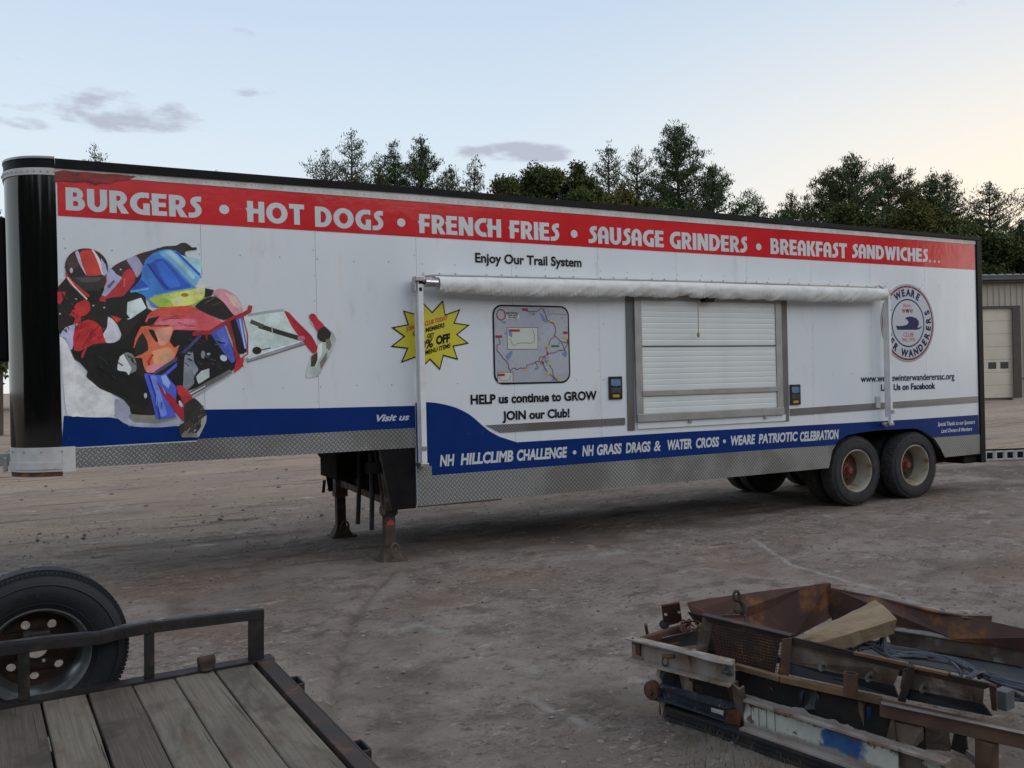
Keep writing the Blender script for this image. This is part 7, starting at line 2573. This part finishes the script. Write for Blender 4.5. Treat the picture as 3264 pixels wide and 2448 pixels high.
# ------------------------------------------------------------------ metal garage at the right
GD = 45.0
gb0, gb1 = AT(3231, 1267, GD), AT(3231, 876, GD)
gz = gb0.z
gr_ = Vector((Rv.x, Rv.y, 0)).normalized()
gn = Vector((-gr_.y, gr_.x, 0))                     # away from the camera
# the wall runs a little away to the right
ang = math.radians(3)
gr_ = (gr_ * math.cos(ang) + gn * math.sin(ang)).normalized()
gn = Vector((-gr_.y, gr_.x, 0))
GO = Vector((gb0.x, gb0.y, gz))                     # foot of the door's right edge
GA = thing('metal_garage', GO + gr_ * -1.5, 'beige ribbed metal garage with a tall overhead door behind the trailer', 'garage')
H_ = gb1.z - gz
def gbox(mb, s0_, s1_, d0, d1, z0, z1):
    return mb.hexa([GO + gr_ * s + gn * d + Vector((0, 0, z)) for z in (z0, z1) for s, d in ((s0_, d0), (s1_, d0), (s1_, d1), (s0_, d1))])
dh = 286 / FPX * GD
dw = 3.65
part('wall', gbox(gbox(gbox(MB(), -22, -dw, 0, .2, -.3, H_ - .1), 0, 8, 0, .2, -.3, H_ - .1), -dw, 0, 0, .2, dh, H_ - .1), 'wall_metal', GA)
part('side_wall', gbox(MB(), -22, 8, .3, 14, -.3, H_ - .3), 'wall_metal', GA)
rib0 = None
for k in range(48):
    s = -9.0 + k * .31
    inside = -dw - .35 < s < .42
    z0_ = dh + .12 if inside else 0
    if s > 5.5:
        break
    mb = MB()
    nmv = [(-.045, 0), (-.02, -.04), (.02, -.04), (.045, 0)]
    vs = [GO + gr_ * (s + a) + gn * (d - .001) + Vector((0, 0, z)) for z in (z0_, H_ - .12) for a, d in nmv]
    fs = [(0, 1, 5, 4), (1, 2, 6, 5), (2, 3, 7, 6), (3, 0, 4, 7), (0, 3, 2, 1), (4, 5, 6, 7)]
    part('wall_rib', mb.add(vs, fs), 'wall_metal', GA)
part('door_frame', gbox(MB(), .0, .42, -.06, .02, 0, dh + .10), 'trim_brown', GA)
part('door_frame', gbox(MB(), -dw - .42, -dw, -.06, .02, 0, dh + .10), 'trim_brown', GA)
part('door_frame', gbox(MB(), -dw, 0, -.06, .02, dh - .02, dh + .10), 'trim_brown', GA)
dr = part('overhead_door', gbox(MB(), -dw, 0, .13, .17, 0, dh), 'trim_brown', GA)
npn = 7
for k in range(npn):
    z0_, z1_ = dh * k / npn + .006, dh * (k + 1) / npn - .006
    if k == 2:
        # the row with the windows
        za, zb_ = z0_ + .17, z1_ - .13
        mb = gbox(gbox(MB(), -dw, 0, .09, .13, z0_, za), -dw, 0, .09, .13, zb_, z1_)
        wx = [(-.62, -.17), (-1.27, -.83), (-1.93, -1.49), (-2.59, -2.15), (-3.25, -2.81)]
        e = [0] + [v for a, b in wx for v in (b, a)] + [-dw]
        for a, b in zip(e[0::2], e[1::2]):
            gbox(mb, b, a, .09, .13, za, zb_)
        part('door_panel', mb, 'door_cream', dr)
        for a, b in wx:
            part('pane', gbox(MB(), a + .001, b - .001, .105, .12, za + .001, zb_ - .001), 'glass_dark', dr)
    else:
        part('door_panel', gbox(MB(), -dw, 0, .09, .13, z0_, z1_), 'door_cream', dr)
part('fascia', gbox(MB(), -22.2, 8.2, -.45, .05, H_ - .42, H_ - .12), 'trim_brown', GA)
part('gutter', gbox(MB(), -22.3, 8.3, -.60, -.44, H_ - .30, H_ - .10), 'roof_edge', GA)
part('roof', MB().add([GO + gr_ * s + gn * d + Vector((0, 0, z)) for s in (-22.3, 8.3) for d, z in ((-.62, H_ - .10), (7, H_ + .55), (14.3, H_ - .1), (14.3, H_ - .2), (7, H_ + .45), (-.62, H_ - .16))],
     [(0, 1, 7, 6), (1, 2, 8, 7), (2, 3, 9, 8), (3, 4, 10, 9), (4, 5, 11, 10), (5, 0, 6, 11), (0, 5, 4, 3, 2, 1), (6, 7, 8, 9, 10, 11)]), 'roof_edge', GA)
for k in range(26):
    s = -3.6 + k * .42
    part('roof_rib', gbox(MB(), s, s + .27, -.66, -.40, H_ - .085, H_ - .02), 'roof_light', GA)
part('wainscot_strip', gbox(MB(), .42, 8, -.05, -.001, .95, 1.0), 'trim_brown', GA)

# ------------------------------------------------------------------ low white slotted barrier lying behind the trailer
q0, q1 = P(3140, 1468, .02), P(3310, 1462, .02)
bd = (q1 - q0)
bd.z = 0
pitch = .235
bd.normalize()
bn_ = Vector((-bd.y, bd.x, 0))
BR = thing('slotted_barrier', q0, 'low white slotted frame lying on the dirt behind the trailer', 'barrier')
def bbox(mb, s0_, s1_, d0, d1, z0, z1):
    return mb.hexa([q0 + bd * s + bn_ * d + Vector((0, 0, z)) for z in (z0, z1) for s, d in ((s0_, d0), (s1_, d0), (s1_, d1), (s0_, d1))])
part('rail', bbox(MB(), -1.2, 1.9, 0, .05, .0, .03), 'white_plain', BR)
part('rail', bbox(MB(), -1.2, 1.9, 0, .05, .17, .20), 'white_plain', BR)
for k in range(14):
    s = -1.2 + k * pitch
    part('slot_bar', bbox(MB(), s, s + .065, -.003, .052, .0, .20), 'white_plain', BR)
part('back_plate', bbox(MB(), -1.2, 1.9, .30, .34, .0, .21), 'under', BR)
